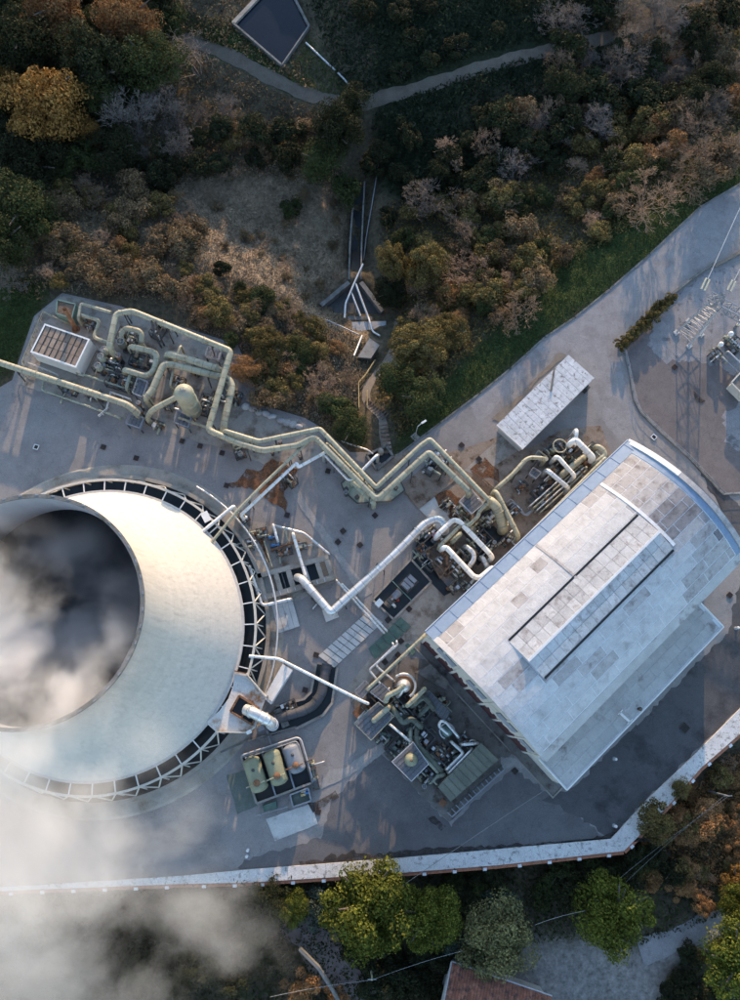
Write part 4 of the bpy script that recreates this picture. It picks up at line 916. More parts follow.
# teal box and rusted stack
q4 = [W(57, 299.5, 2.6), W(76, 304, 2.6), W(72, 319, 2.6), W(55.5, 313.5, 2.6)]
tb = thing('control_box', 'teal box with open brown top beside the white slatted box', 'cabinet', (q4[0].x, q4[0].y, 0))
MB().prism([p.to_2d() for p in q4], 0, 2.5).build('body', 'box_teal', tb)
cq = sum(q4, Vector()) / 4
MB().prism([p.lerp(cq, .16).to_2d() for p in q4], 2.5, 2.56).build('lid', 'deck_brown', tb)
for i in range(4): MB().bar(q4[i].lerp(cq, .05), q4[(i + 1) % 4].lerp(cq, .05), .2, .26).build('rim', 'box_teal', tb)
sb = W(76, 329.5, 0)
rs = thing('exhaust_stack', 'leaning rust orange exhaust stack above the white box', 'stack', tuple(sb))
tp = W(64.6, 309, 8.0)
MB().tube([sb, sb.lerp(tp, .5), tp], .36, 12).build('stack', 'rust', rs)
MB().lathe(sb, [(.7, 0), (.7, .12), (.4, .12), (.4, .5)], 12, False).build('base', 'rust', rs)
MB().tube([tp - (tp - sb).normalized() * .3, tp], .43, 12).build('collar', 'rust', rs)
def rail_line(label, px, h=1.05, z=0.0, mt='steel_pale', r=.05, name='handrail'):
    P = [W(a, b2, z) for a, b2 in px]; t = thing(name, label, 'handrail', tuple(P[0])); 
    for hh in (h, h * .55): MB().tube([p + Vector((0, 0, hh)) for p in P], r * (1.25 if hh == h else .9), 6).build('rail', mt, t)
    for p, d in along(P, 1.5): MB().bar(p, p + Vector((0, 0, h)), r * 1.7).build('post', mt, t)
    return t
rail_line('grey handrail around the white slatted box', [(70, 326), (45, 314), (24, 364), (28, 380)], mt='pipe_cream', r=.06)
rail_line('pale handrail along the lower edge of the skid apron', [(30, 365), (46, 371), (60, 377)], mt='steel_pale')
rail_line('pale angled handrail at the skid steps', [(100, 418), (108, 411), (112, 394), (132, 401)], mt='pipe_white', r=.07)
platform('small blue grey grating platform between the skid pipes', [(139, 380), (149, 384), (144, 399), (134, 395)], 2.6)
platform('grey grating platform by the rusty joint at the skid edge', [(131, 415), (145, 420), (141, 430), (127, 425)], 1.6)
platform('grey grating platform at the foot of the separator vessel', [(178, 412), (193, 417), (189, 429), (175, 424)], 2.0)
platform('narrow grey platform beside the header corner on the skid', [(209, 349), (222, 353), (219, 362), (206, 358)], 2.2)
for i, (a, b2) in enumerate(((105, 351.5), (102, 358.5), (99, 367.5))):
    valve(('topmost', 'middle', 'lowest')[i] + ' of three domed green valves right of the white box', a, b2, 2.6, .62, 'pipe_green')
valve('squat dark valve under the inverted U pipe', 122, 344, 2.6, .75, 'pipe_darkgreen')
valve('rust red valve cluster in the skid centre', 119, 357, 2.2, .5, 'rust')
valve('small rusty valve at the end of the left cream pipe', 139, 404, 2.6, .4, 'rust')
valve('rusty valve beside the lower skid platform', 141, 412, 2.0, .38, 'rust')
valve('dark valve on the concrete below the header corner', 241, 455, 1.2, .5, 'pipe_black')
def machine(label, px, py, z, size, rz, mt, name='equipment_skid', bits=6, seed=0, extra='steel_dark'):
    """frame-mounted block of small vessels, boxes and pipes"""
    rg = random.Random(seed); p = W(px, py, z * .5); sx, sy = size; mt0 = mt
    t = thing(name, label, 'equipment', (p.x, p.y, 0))
    ca, sa = math.cos(rz), math.sin(rz)
    L = lambda x, y, zz: Vector((p.x + ca * x - sa * y, p.y + sa * x + ca * y, zz))
    fr = MB()
    for x in (-sx / 2, sx / 2):
        for y in (-sy / 2, sy / 2): fr.bar(L(x, y, 0), L(x, y, z), .14)
    for zz in (.25, z):
        for y in (-sy / 2, sy / 2): fr.bar(L(-sx / 2, y, zz), L(sx / 2, y, zz), .14)
        for x in (-sx / 2, sx / 2): fr.bar(L(x, -sy / 2, zz), L(x, sy / 2, zz), .14)
    fr.build('frame', extra, t)
    for k in range(int(bits * 1.8)):
        mt = rg.choice((mt0, mt0, mt0, 'steel_grey', 'pipe_cream', 'rust', 'pipe_silver', 'steel_dark'))
        x, y = rg.uniform(-.45, .45) * sx, rg.uniform(-.45, .45) * sy; h = z * rg.uniform(.4, 1.15)
        typ = rg.random()
        if typ < .4:
            r = rg.uniform(.14, .34); MB().lathe(L(x, y, 0), [(r, .1), (r, h - r * .4), (r * .6, h - .05), (.02, h)], 12).build('vessel', mt, t)
        elif typ < .7:
            MB().box(L(x, y, .1), rg.uniform(.3, .8), rg.uniform(.25, .7), h, rz).build('cabinet', mt, t)
        else:
            a = L(x, y, h * .8); d = Vector((ca, sa, 0)) * rg.uniform(.6, 2.0) * rg.choice((-1, 1)); d = d if rg.random() < .6 else Vector((-d.y, d.x, 0)); MB().tube(fillet([L(x, y, .2), a, a + d, a + d + Vector((0, 0, -h * .5))], .3), rg.uniform(.08, .2), 8).build('pipe', 'pipe_green' if rg.random() < .6 else 'pipe_silver', t)
    return t
machine('dark green valve manifold next to the white slatted box', 108, 365, 2.2, (4.2, 3.0), -.3, 'pipe_darkgreen', bits=10, seed=1)
machine('dark machinery below the hook shaped skid pipe', 121, 383, 1.8, (4.6, 2.2), -.3, 'machine_green', bits=9, seed=2)
machine('dark pump set beside the black hose on the top header', 159, 330, 2.2, (1.6, 3.0), -.5, 'steel_dark', bits=7, seed=3)
machine('brown machinery right of the separator vessel', 205, 405, 1.6, (1.8, 3.4), -.3, 'rust', bits=8, seed=4)
machine('small rusty equipment between the two right hand skid pipes', 237, 398, 1.4, (1.2, 1.8), -.3, 'rust', bits=5, seed=5)
machine('grey green machinery under the header left end', 128, 337, 2.0, (3.0, 2.2), -.3, 'pipe_darkgreen', bits=8, seed=21)
machine('dark low machinery left of the looping skid pipe', 139, 360, 1.5, (2.6, 2.4), -.3, 'steel_dark', bits=8, seed=22)
machine('dark instrument rack beside the outlet of the separator vessel', 170, 404, 1.5, (1.2, 2.0), -.3, 'steel_dark', bits=5, seed=23)
PR('hose', 'black hose bundle draped over the top header', [(151, 320, 5.9), (154, 334, 3.8), (160, 345, 1.2)], .16, 'pipe_black', drop=(0, .2), fr=1.2)
PR('hose', 'black hose beside the bundle on the top header', [(155, 321, 5.9), (159, 333, 3.6), (163, 343, 1.2)], .14, 'pipe_black', drop=(0, .2), fr=1.2)
# rows of pale stones along the edge behind the pipe bridge
stm = MB().ico((0, 0, 0), .5, .4, .28).mesh('stone', 'stone_pale')
for i, (a, b2) in enumerate(((246, 407), (253, 409.5), (259, 413), (266, 414), (272, 417), (281, 421), (287, 423), (293, 425), (299, 427))):
    p = G(a, b2); o = bpy.data.objects.new('kerb_stone', stm); o.location = (p.x, p.y, max(p.z, 0) + .14); o.scale = (random.uniform(1.1, 1.7), random.uniform(.9, 1.4), 1.2); o.rotation_euler = (0, 0, random.uniform(-.6, .2)); col.objects.link(o)
    tag(o, ('first', 'second', 'third', 'fourth', 'fifth', 'sixth', 'seventh', 'eighth', 'last')[i] + ' pale rough stone from the left in the row behind the bridge', 'stone', 'pale stones lining the apron edge')

# ------------------------------------------------------------------ pipes from the zigzag to the tower
PR('steam_pipe', 'thin yellowish pipe running down from the zigzag to the tower', [(310, 439.7, 5.2), (262, 485.5, 5.2), (238.5, 509.5, 5.2), (211, 543, 5.2)], .24, 'pipe_cream', sup=9, drop=(0, 0), fr=.5)
PR('steam_pipe', 'white pipe parallel to the yellowish pipe above the rust stain', [(326, 452, 4.6), (298, 467.5, 4.6), (296.8, 462.6, 4.6), (241, 515, 4.6)], .26, 'pipe_white', sup=9, drop=(.4, .4), fr=.4)
PR('steam_pipe', 'short white pipe dropping onto the tower ring, left of its twin', [(233.5, 506, 5.0), (201.5, 532.5, 5.0)], .27, 'pipe_white', drop=(.4, 0), fr=.5)
p = W(291, 474, 2.2)
machine('dark pipe support with hoses under the white pipe', 289, 478, 3.2, (1.4, 2.6), .75, 'steel_dark', bits=6, seed=6)
machine('dark valve stand below the tower end of the white pipe', 243, 519, 1.4, (1.6, 1.2), .75, 'steel_dark', bits=5, seed=24)
machine('dark pipe shoe and trays under the skid bend', 239, 451, 1.6, (1.6, 2.4), .35, 'steel_dark', bits=6, seed=25)
# support deck at the zigzag corner
dk = [W(a, b2, .9) for a, b2 in ((341, 483), (352, 474), (378, 492), (400, 480), (405, 490), (391, 501), (357, 503), (344, 491))]
tdk = thing('pipe_plinth', 'grey green polygonal plinth under the zigzag corner', 'plinth', (dk[0].x, dk[0].y, 0))
MB().prism([p.to_2d() for p in dk], .04, .7).build('plinth', 'pipe_green', tdk)
for i in range(len(dk)): MB().bar(dk[i] - Vector((0, 0, .12)), dk[(i + 1) % len(dk)] - Vector((0, 0, .12)), .2, .18).build('edge', 'steel_dark', tdk)
for (a, b2) in ((346, 489), (357, 497), (372, 500), (396, 488), (368, 486)):
    q = W(a, b2, 1.2); MB().box((q.x, q.y, .7), .6, .5, .9, .7).build('pipe_shoe', 'steel_dark', tdk)
valve('dark valve at the left end of the polygonal plinth', 346, 493, 1.3, .4, 'pipe_black')
for i, (a, b2) in enumerate(((272, 452), (300, 456), (280, 442))):
    valve(('left', 'right', 'upper')[i] + ' dark rusty valve under the pipe bridge on the stained apron', a, b2, 1.4, .36, 'rust')
# square sump with a pale pipe
SP = [W(a, b2, .5) for a, b2 in ((366, 455), (386, 446), (393, 456), (377, 470))]
sm2 = thing('sump', 'open square concrete sump behind the zigzag corner', 'sump', (SP[0].x, SP[0].y, 0)); cc = sum(SP, Vector()) / 4
for i in range(4):
    a, b2 = SP[i], SP[(i + 1) % 4]; MB().bar((a.x, a.y, -.4), (b2.x, b2.y, -.4), .35, 2.2).build('wall', 'old_concrete', sm2)
MB().prism([p.lerp(cc, .06).to_2d() for p in SP], -1.6, .02).build('floor', 'basin_dark', sm2)
MB().lathe((cc.x, cc.y + .8, 0), [(.5, 0), (.5, 1.2), (.3, 1.5), (.02, 1.55)], 12).build('standpipe', 'concrete', sm2)
layer('concrete_pad', 'concrete', [(366, 471), (380, 462), (392, 478), (379, 486)], 'grey slab between sump and zigzag corner', 'concrete pad', jag=.05)
layer('rust_stain', 'concrete_brown', [(379, 466), (396, 454), (408, 450), (412, 456), (392, 474)], 'reddish brown slab below the square sump', 'concrete pad', jag=.08)
PR('drain_pipe', 'thin bent grey pipe in the bushes behind the sump', [(341, 441, .6), (368, 450, .6), (373, 454, .6)], .14, 'pipe_silver', drop=(0, 0), fr=.4)

# ------------------------------------------------------------------ pump basin beside the tower
def wq(px, z): return [W(a, b2, z) for a, b2 in px]
BQ = wq(((255, 575), (328, 555), (336, 579), (262, 601)), 1.0)
pb = thing('pump_basin', 'concrete pump basin with dark water bays beside the tower', 'basin', (BQ[0].x, BQ[0].y, 0))
MB().prism([p.to_2d() for p in BQ], .0, .12).build('basin_floor', 'basin_dark', pb)
def bl(s, t_): return (BQ[0].lerp(BQ[1], s)).lerp(BQ[3].lerp(BQ[2], s), t_)
def bq(s0, s1, t0, t1, z0, z1, nm, mt):
    MB().prism([bl(s0, t0).to_2d(), bl(s1, t0).to_2d(), bl(s1, t1).to_2d(), bl(s0, t1).to_2d()], z0, z1).build(nm, mt, pb)
bq(0, 1, -.02, .16, .1, 1.1, 'wall', 'basin_concrete'); bq(0, 1, .80, 1.0, .1, 1.08, 'wall', 'basin_concrete')
for (s0, s1) in ((-.01, .05), (.235, .30), (.40, .47), (.80, 1.0)): bq(s0, s1, .162, .798, .1, 1.06, 'dividing_wall', 'basin_concrete')
bq(.655, .675, .165, .795, .4, .95, 'beam', 'steel_pale'); bq(.335, .35, .165, .795, .4, .9, 'beam', 'steel_dark')
bq(.86, .93, .2, .78, 1.07, 1.12, 'slot_cover', 'deck_brown')
for k in range(9): bq(.05 + k * .1, .06 + k * .1, .84, .98, 1.09, 1.2, 'cleat', 'steel_pale')
PR('cooling_pipe', 'large silver pipe rising from the basin to the hall equipment', [(297, 577, 1.6), (302, 579, 2.6), (331, 613, 2.8), (338, 606, 2.8), (370, 577, 3.0), (400, 549, 3.2), (426, 522, 3.4), (440, 518, 3.4), (446, 528, 3.2)], .62, 'pipe_silver', sup=8, flange=8, drop=(.3, .4), fr=1.6)
PR('cooling_pipe', 'silver pipe laid along the near edge of the pump basin', [(249, 566, 1.6), (262, 606, 1.5), (291, 599, 1.5)], .26, 'pipe_silver', drop=(.3, .3), fr=.7)
PR('cooling_pipe', 'white pipe crossing the pump basin from the valve bench', [(292.7, 532.8, 1.8), (306, 578, 1.8)], .26, 'pipe_white', drop=(.3, .3))
PR('cooling_pipe', 'silver pipe edging the apron above the pump basin', [(274, 525.5, .8), (304, 533, .8), (329, 554, .8)], .2, 'pipe_silver', drop=(.1, .1), fr=.6)
PR('cooling_pipe', 'short white standpipe at the top of the pump apron', [(273, 524, 1.6), (277.5, 540, 1.4)], .2, 'pipe_white', drop=(.3, .3))
PR('cooling_pipe', 'short pale pipe next to the white standpipe', [(285, 529, 1.2), (288, 541, 1.2)], .14, 'pipe_cream', drop=(.3, .3))
PR('cooling_pipe', 'left of two thin silver pipes crossing under the large silver pipe', [(336, 580, .7), (351, 597, .7), (384, 633, .7)], .17, 'pipe_silver', drop=(.1, .1))
PR('cooling_pipe', 'right of two thin silver pipes crossing under the large silver pipe', [(342, 584, .7), (356, 598, .7), (387, 631, .7)], .17, 'pipe_silver', drop=(.1, .1))
PR('cooling_pipe', 'outer of two bent silver pipes beside the green mat', [(396.5, 641, .7), (397.5, 645, .7), (369, 670, .7), (379.5, 683, .7), (388, 692, .7)], .19, 'pipe_silver', drop=(.1, .1), fr=.5)
PR('cooling_pipe', 'inner of two bent silver pipes beside the green mat', [(392.5, 643, .7), (394, 646.5, .7), (376, 664, .7), (378, 668, .7), (394, 681, .7)], .19, 'pipe_silver', drop=(.1, .1), fr=.5)
for i, (a, b2) in enumerate(((273, 537), (275.5, 545))): pump(('upper', 'lower')[i] + ' small blue pump on the apron above the basin', a, b2, .1, 'blue_paint', .25, .62)
PR('drain_pipe', 'rusty pipe lying on the pump apron', [(272, 550, .6), (283, 546, .6), (298, 541, .6)], .2, 'rust', drop=(.1, .1))
PR('drain_pipe', 'tan pipe framing the rusty trench left of the pump apron', [(264, 541, .6), (267, 552, .6), (272, 567, .6)], .13, 'pipe_cream', drop=(.1, .1))
layer('rust_stain', 'rust_ground', [(254, 533), (260, 531), (266, 548), (270, 566), (258, 572), (254, 556)], 'rusty trench floor between tower and pump apron', 'rust stain', jag=.12)
SLq = wq(((271.6, 605.8), (292.7, 600.5), (299.7, 626), (278.7, 633)), .35)
sl = thing('slab_cover', 'pale ribbed concrete cover slabs below the pump basin', 'slab', (SLq[0].x, SLq[0].y, 0))
for k in range(4):
    a, b2 = k / 4 + .006, (k + 1) / 4 - .006
    MB().prism([SLq[0].lerp(SLq[1], a).to_2d(), SLq[0].lerp(SLq[1], b2).to_2d(), SLq[3].lerp(SLq[2], b2).to_2d(), SLq[3].lerp(SLq[2], a).to_2d()], .02, .34 + .01 * (k % 2)).build('slab', 'concrete_light', sl)
sq = wq(((322, 610), (336, 609), (339, 617), (326, 622)), .3); tag(MB().prism([p.to_2d() for p in sq], .02, .3).build('pipe_anchor', 'concrete_light'), 'small pale anchor block under the silver pipe bend', 'anchor block')
# trench covers and the pump pit
CVq = wq(((318, 656), (368, 611), (383, 622), (334, 668)), .2)
cv = thing('trench_cover', 'row of pale concrete trench covers leading to the green mat', 'trench cover', (CVq[0].x, CVq[0].y, 0))
for k in range(11):
    for j in range(2):
        a, b2, c0, c1 = k / 11 + .006, (k + 1) / 11 - .006, j / 2 + .01, (j + 1) / 2 - .01
        f = lambda s, t_: CVq[0].lerp(CVq[1], s).lerp(CVq[3].lerp(CVq[2], s), t_).to_2d()
        MB().prism([f(a, c0), f(b2, c0), f(b2, c1), f(a, c1)], .02, .16 + random.uniform(0, .02)).build('cover_slab', 'concrete_light', cv)
GMq = wq(((401, 617), (411.5, 626), (375, 659.5), (368, 649)), .16)
gmt = thing('green_cover', 'green painted steel covers at the corner of the turbine hall', 'cover', (GMq[0].x, GMq[0].y, 0))
for k in range(5):
    for j in range(2):
        f = lambda s, t_: GMq[0].lerp(GMq[3], s).lerp(GMq[1].lerp(GMq[2], s), t_).to_2d()
        a, b2, c0, c1 = k / 5 + .01, (k + 1) / 5 - .01, j / 2 + .01, (j + 1) / 2 - .01
        MB().prism([f(a, c0), f(b2, c0), f(b2, c1), f(a, c1)], .1, .2 + random.uniform(0, .02)).build('cover_plate', 'green_mat', gmt)
g2 = wq(((405, 645), (408, 643), (416, 652), (412, 656)), .16); tag(MB().prism([p.to_2d() for p in g2], .1, .18).build('green_cover', 'green_mat'), 'small green steel cover apart from the large one', 'cover')
PQ = wq(((411, 559.5), (431, 582), (393.5, 619.5), (372.5, 600)), .1)
pit = thing('pump_pit', 'black pump pit with concrete kerb beside the hall equipment', 'pit', (PQ[0].x, PQ[0].y, 0))
MB().prism([p.to_2d() for p in PQ], .02, .1 + ZL[0]).build('pit_floor', 'basin_dark', pit)
for i in range(4): MB().bar(PQ[i] + Vector((0, 0, .2)), PQ[(i + 1) % 4] + Vector((0, 0, .2)), .3, .4).build('kerb', 'concrete', pit)
m = MB(); m.bar(PQ[0].lerp(PQ[3], .52) + Vector((0, 0, .5)), PQ[1].lerp(PQ[2], .52) + Vector((0, 0, .5)), .14, .14); m.build('cross_beam', 'box_teal', pit)
def lp(s, t_, z): q = PQ[0].lerp(PQ[3], s).lerp(PQ[1].lerp(PQ[2], s), t_); return Vector((q.x, q.y, z))
prz = math.atan2((PQ[3] - PQ[0]).y, (PQ[3] - PQ[0]).x)
mo2 = thing('pump_motor', 'pale grey finned motor in the black pump pit', 'motor', tuple(lp(.33, .5, .1)))
c = lp(.33, .5, .15)
for k in range(3): MB().box((c.x + .75 * (k - 1) * math.cos(prz), c.y + .75 * (k - 1) * math.sin(prz), .25), .62, 1.7 - .3 * abs(k - 1), 1.2 - .2 * (k % 2), prz).build('fin_block', 'tank_grey', mo2)
MB().box((c.x, c.y, .05), 2.6, 2.0, .25, prz).build('base', 'steel_dark', mo2)
q = lp(.72, .5, 0); pump('silver and red pump set in the black pit', 393.5, 598, prz, 'tank_grey', .35, 1.15)
q = lp(.97, .25, 0); tag(MB().box((q.x, q.y, .05), 1.1, .9, 1.3, prz).build('junction_box', 'pipe_white'), 'white junction box at the left corner of the black pit', 'box')
for k, (a, b2) in enumerate(((398, 600), (382, 603))):
    q = W(a, b2, .8); MB().lathe((q.x, q.y, .1), [(.2, 0), (.2, .5), (.12, .6), (.02, .62)], 12).build('pump_cap', 'red_paint', pit)
# ------------------------------------------------------------------ outlet box on the tower rim and the black trench pipe
RP = wq(((235, 671), (246.6, 673.7), (266, 696.6), (255, 727), (248, 732.6), (215.8, 731.7), (207, 722), (219, 711), (228, 699), (233, 686)), 4.9)
ro = thing('outlet_platform', 'rust streaked pale platform on the side of the cooling tower', 'platform', (RP[2].x, RP[2].y, 0))
OP = wq(((239.5, 695.7), (259, 708), (252.7, 724.7), (230.7, 711.5)), 4.9)
m = MB(); cen = sum(OP, Vector()) / 4
MB().prism([p.to_2d() for p in RP], 4.55, 4.85).build('deck', 'rusty_plate', ro)
MB().prism([p.to_2d() for p in OP], 4.86, 4.9).build('opening', 'basin_dark', ro)
for i in range(4): MB().bar(OP[i] + Vector((0, 0, .25)), OP[(i + 1) % 4] + Vector((0, 0, .25)), .28, .6).build('frame', 'rust', ro)
MB().bar(OP[0].lerp(OP[1], .5) + Vector((0, 0, .2)), OP[3].lerp(OP[2], .5) + Vector((0, 0, .2)), .2, .4).build('cross_bar', 'rust', ro)
for i in (1, 3, 4): MB().bar(RP[i] + Vector((0, 0, .3)), RP[i + 1] + Vector((0, 0, .3)), .16, .55).build('edge_plate', 'beam_cream', ro)
MB().bar(RP[0] + Vector((0, 0, .3)), RP[1] + Vector((0, 0, .3)), .16, .5).build('edge_plate', 'rust', ro)
for i in (1, 2, 3, 4, 5): MB().bar((RP[i].x, RP[i].y, 0), (RP[i].x, RP[i].y, 4.6), .3).build('column', 'basin_concrete', ro)
q = W(249, 732, 5.2); MB().box((q.x, q.y, 4.86), .7, .5, .7, .5).build('lamp_box', 'pipe_white', ro)
PR('outlet_pipe', 'fat silver elbow pipe leaving the rusty platform opening', [(245.7, 709.5, 5.2), (252, 712, 5.9), (271, 722, 5.2), (272, 725, 3.0)], .8, 'pipe_silver', drop=(0, .4), fr=1.5, flange=2.2)
PR('outlet_pipe', 'thick black pipe lying in the trench beside the tank bund', [(272, 720, .9), (303, 711, .9), (314, 705, .9), (321.5, 694, .9), (327, 664, .9)], .75, 'pipe_black', flange=5, fr=.6)
TR = [(272, 736), (262, 720), (281, 704), (306, 697), (312, 690), (316, 664), (336, 667), (331, 702), (322, 714), (296, 727)]
layer('trench_floor', 'basin_dark', TR, 'dark floor of the pipe trench', 'trench')
def low_wall(label, px, w=.35, h=.5, mt='concrete', name='trench_wall', cat='wall'):
    P = [W(a, b2, h) for a, b2 in px]; m = MB()
    for a, b2 in zip(P[:-1], P[1:]):
        e = (b2 - a).normalized() * w * .3
        m.bar(Vector((a.x, a.y, h / 2)) - e, Vector((b2.x, b2.y, h / 2 + random.uniform(.002, .006))) + e, w, h)
    return tag(m.build(name, mt, loc=(P[0].x, P[0].y, 0)), label, cat)
low_wall('grey upper kerb wall of the pipe trench', [(276, 706), (304, 699), (311, 692), (316, 664)])
low_wall('grey lower kerb wall of the pipe trench', [(296, 729), (323, 715), (332, 703), (337, 668)])
for i, (a, b2) in enumerate(((285, 724), (278, 712))):
    q = W(a, b2, .7); tag(MB().box((q.x, q.y, .05), 1.1, .9, .8, .4).build('concrete_block', 'old_concrete'), ('grey block below the black trench pipe', 'grey block above the black trench pipe')[i], 'block')
machine('dark fittings where the elbow pipe meets the trench', 289, 706, 1.2, (2.2, 1.4), .4, 'steel_dark', bits=6, seed=31)
q = W(261, 728, .6); tag(MB().box((q.x, q.y, .05), 1.0, .8, .6, .3).build('debris_heap', 'steel_grey'), 'pale blue grey heap below the elbow pipe', 'debris')
CT = wq(((282.6, 664), (292.5, 670), (271, 704.5), (263.5, 698)), 2.5)
ctn = thing('container', 'small white container beside the rusty platform', 'container', (CT[0].x, CT[0].y, 0)); cc = sum(CT, Vector()) / 4
MB().prism([p.lerp(cc, .03).to_2d() for p in CT], .05, 2.3).build('body', 'white_paint', ctn)
MB().prism([p.to_2d() for p in CT], 2.31, 2.5).build('roof', 'white_paint', ctn)
MB().prism([CT[0].lerp(CT[3], .2).lerp(CT[1].lerp(CT[2], .2), .55).to_2d(), CT[1].lerp(CT[2], .2).lerp(CT[0].lerp(CT[3], .2), .06).to_2d(), CT[1].lerp(CT[2], .93).lerp(CT[0].lerp(CT[3], .93), .06).to_2d(), CT[0].lerp(CT[3], .93).lerp(CT[1].lerp(CT[2], .93), .55).to_2d()], 2.51, 2.6).build('roof_panel', 'pipe_white', ctn)
for k in range(6):
    a = CT[0].lerp(CT[3], .1 + k * .16); b2 = CT[1].lerp(CT[2], .1 + k * .16); MB().bar((a.x, a.y, .1), (a.x, a.y, 2.3), .12).build('rib', 'white_paint', ctn)
PR('water_pipe', 'thin white pipe spanning from the tower to the gas unit', [(249, 656, 4.6), (279, 658.8, 4.6), (330, 685, 4.4), (362, 701, 4.2), (368, 703.5, 4.2)], .22, 'pipe_white', drop=(0, .3), sup=11, fr=.6)
PR('water_pipe', 'short cream pipe bracing the tower ring above the container', [(246, 676, 4.9), (266, 697, 4.9)], .16, 'beam_cream', fr=.3)

# ------------------------------------------------------------------ tank bund
BF = wq(((241, 757), (299.5, 738), (312.5, 782.6), (256.5, 803.7)), .8)
bund = thing('tank_bund', 'concrete bund with black floor holding three horizontal tanks', 'bund', (BF[0].x, BF[0].y, 0))
MB().prism([p.to_2d() for p in BF], .02, .12).build('floor', 'basin_dark', bund)
for i in range(4): MB().bar((BF[i].x, BF[i].y, .4), (BF[(i + 1) % 4].x, BF[(i + 1) % 4].y, .4 + .004 * i), .3, .8).build('wall', 'steel_grey' if i < 2 else 'concrete', bund)
fb = lambda s, t_, z: (lambda q: Vector((q.x, q.y, z)))(BF[0].lerp(BF[1], s).lerp(BF[3].lerp(BF[2], s), t_))
for s in (.345, .68): MB().bar(fb(s, 0, .5), fb(s, 1, .5), .22, .7).build('partition', 'steel_grey', bund)
MB().tube(fillet([fb(.02, -.03, 1.1), fb(.97, -.03, 1.1), fb(1.02, .05, 1.1), fb(1.02, .9, 1.1)], .8), .14, 8).build('ring_pipe', 'steel_pale', bund)
MB().tube(fillet([fb(.06, .05, 1.1), fb(.93, .04, 1.1), fb(.96, .12, 1.1), fb(.96, .5, 1.1)], .6), .12, 8).build('ring_pipe', 'steel_grey', bund)
def htank(label, pa, pb2, r, mt, deg):
    a, b2 = W(*pa, 1.9), W(*pb2, 1.9); d = (b2 - a).normalized(); t = thing('horizontal_tank', label, 'tank', (a.x, a.y, 0), 'tanks in the bund')
    n = 7; ends = [(r * math.cos(math.pi / 2 * k / n), -.5 * r * math.sin(math.pi / 2 * k / n)) for k in range(n + 1)]
    pts = [a + d * (.5 * r + e[1]) for e in reversed(ends)] + [b2 - d * (.5 * r + e[1]) for e in ends]
    rs2 = [max(e[0], .02) for e in reversed(ends)] + [max(e[0], .02) for e in ends]
    MB().tube(pts, rs2, 24).build('shell', mt, t)
    for f in (.2, .78):
        c = a.lerp(b2, f); s = Vector((-d.y, d.x, 0)); MB().hexa([(c + s * k * .9 * r + d * j * .2).to_2d().to_3d() + Vector((0, 0, .1)) for k, j in ((-1, -1), (1, -1), (1, 1), (-1, 1))], [(c + s * k * .9 * r + d * j * .2).to_2d().to_3d() + Vector((0, 0, 1.9 - r * .55)) for k, j in ((-1, -1), (1, -1), (1, 1), (-1, 1))]).build('saddle', 'concrete', t)
        MB().tube([c - d * .05, c + d * .05], r * 1.02, 24, smooth=True).build('strap', mt, t)
    c = a.lerp(b2, .72); MB().lathe((c.x, c.y, 1.9 + r * .93), [(.42, -.2), (.42, .3), (.5, .3), (.5, .42), (.02, .48)], 14).build('manhole', 'rust', t)
    c = a.lerp(b2, .36); MB().lathe((c.x, c.y, 1.9 + r * .95), [(.24, -.2), (.24, .2), (.02, .26)], 10).build('nozzle', 'steel_dark', t)
    c = a.lerp(b2, .74); s = Vector((-d.y, d.x, 0)); MB().tube([c - s * r * 1.3 + Vector((0, 0, r * .9)), c + Vector((0, 0, r * 1.08)), c + s * r * .9 + Vector((0, 0, r * 1.0))], .1, 8).build('feed_pipe', 'rust' if mt == 'tank_grey' else 'pipe_cream', t)
htank('leftmost pale green horizontal tank in the bund', (250, 757), (261, 792), 1.28, 'tank_green', 0)
htank('middle pale green horizontal tank in the bund', (270, 750), (281, 785), 1.28, 'tank_green', 0)
htank('grey horizontal tank at the right of the bund', (289.5, 744), (299, 773), 1.22, 'tank_grey', 0)
PB = wq(((290, 795), (308, 788), (311, 801), (293, 807)), .8)
tb2 = thing('pump_bay', 'dark pump bay with blue and yellow pumps under the tanks', 'pump bay', (PB[0].x, PB[0].y, 0))
MB().prism([p.to_2d() for p in PB], .02, .15).build('floor', 'machine_green', tb2)
for i in range(4): MB().bar(PB[i] - Vector((0, 0, .3)), PB[(i + 1) % 4] - Vector((0, 0, .3 - .004 * i)), .2, .6).build('kerb', 'steel_grey', tb2)
for k, mt in enumerate(('blue_paint', 'wood_pale', 'blue_paint', 'wood_pale')):
    q = W(306 - (k % 2) * 3, 790.5 + k * 1.7, .9); MB().tube([(q.x - .35, q.y, .6), (q.x + .35, q.y + .1, .6)], .17, 10).build('dosing_pump', mt, tb2)
gb = wq(((262, 806), (276, 801), (277, 808), (264, 812)), 1.0); tag(MB().prism([p.to_2d() for p in gb], .02, 1.0).build('green_tray', 'green_mat'), 'small green tray below the left tank', 'tray')
rail_line('pale handrail along the front of the tank bund', [(256, 815), (270, 811), (288, 806)], mt='steel_grey')
machine('pale valve manifold on the right wall of the tank bund', 313, 775, 1.3, (.9, 4.2), .27, 'pipe_cream', bits=7, seed=33)
low_wall('grey low wall joining tower basin and tank bund', [(221, 752), (246, 741), (296, 727)], .3, .35, 'old_concrete', 'low_wall')
low_wall('short grey wall from the trench to the tank bund', [(267, 731), (271, 745)], .2, .3, 'steel_grey', 'low_wall')

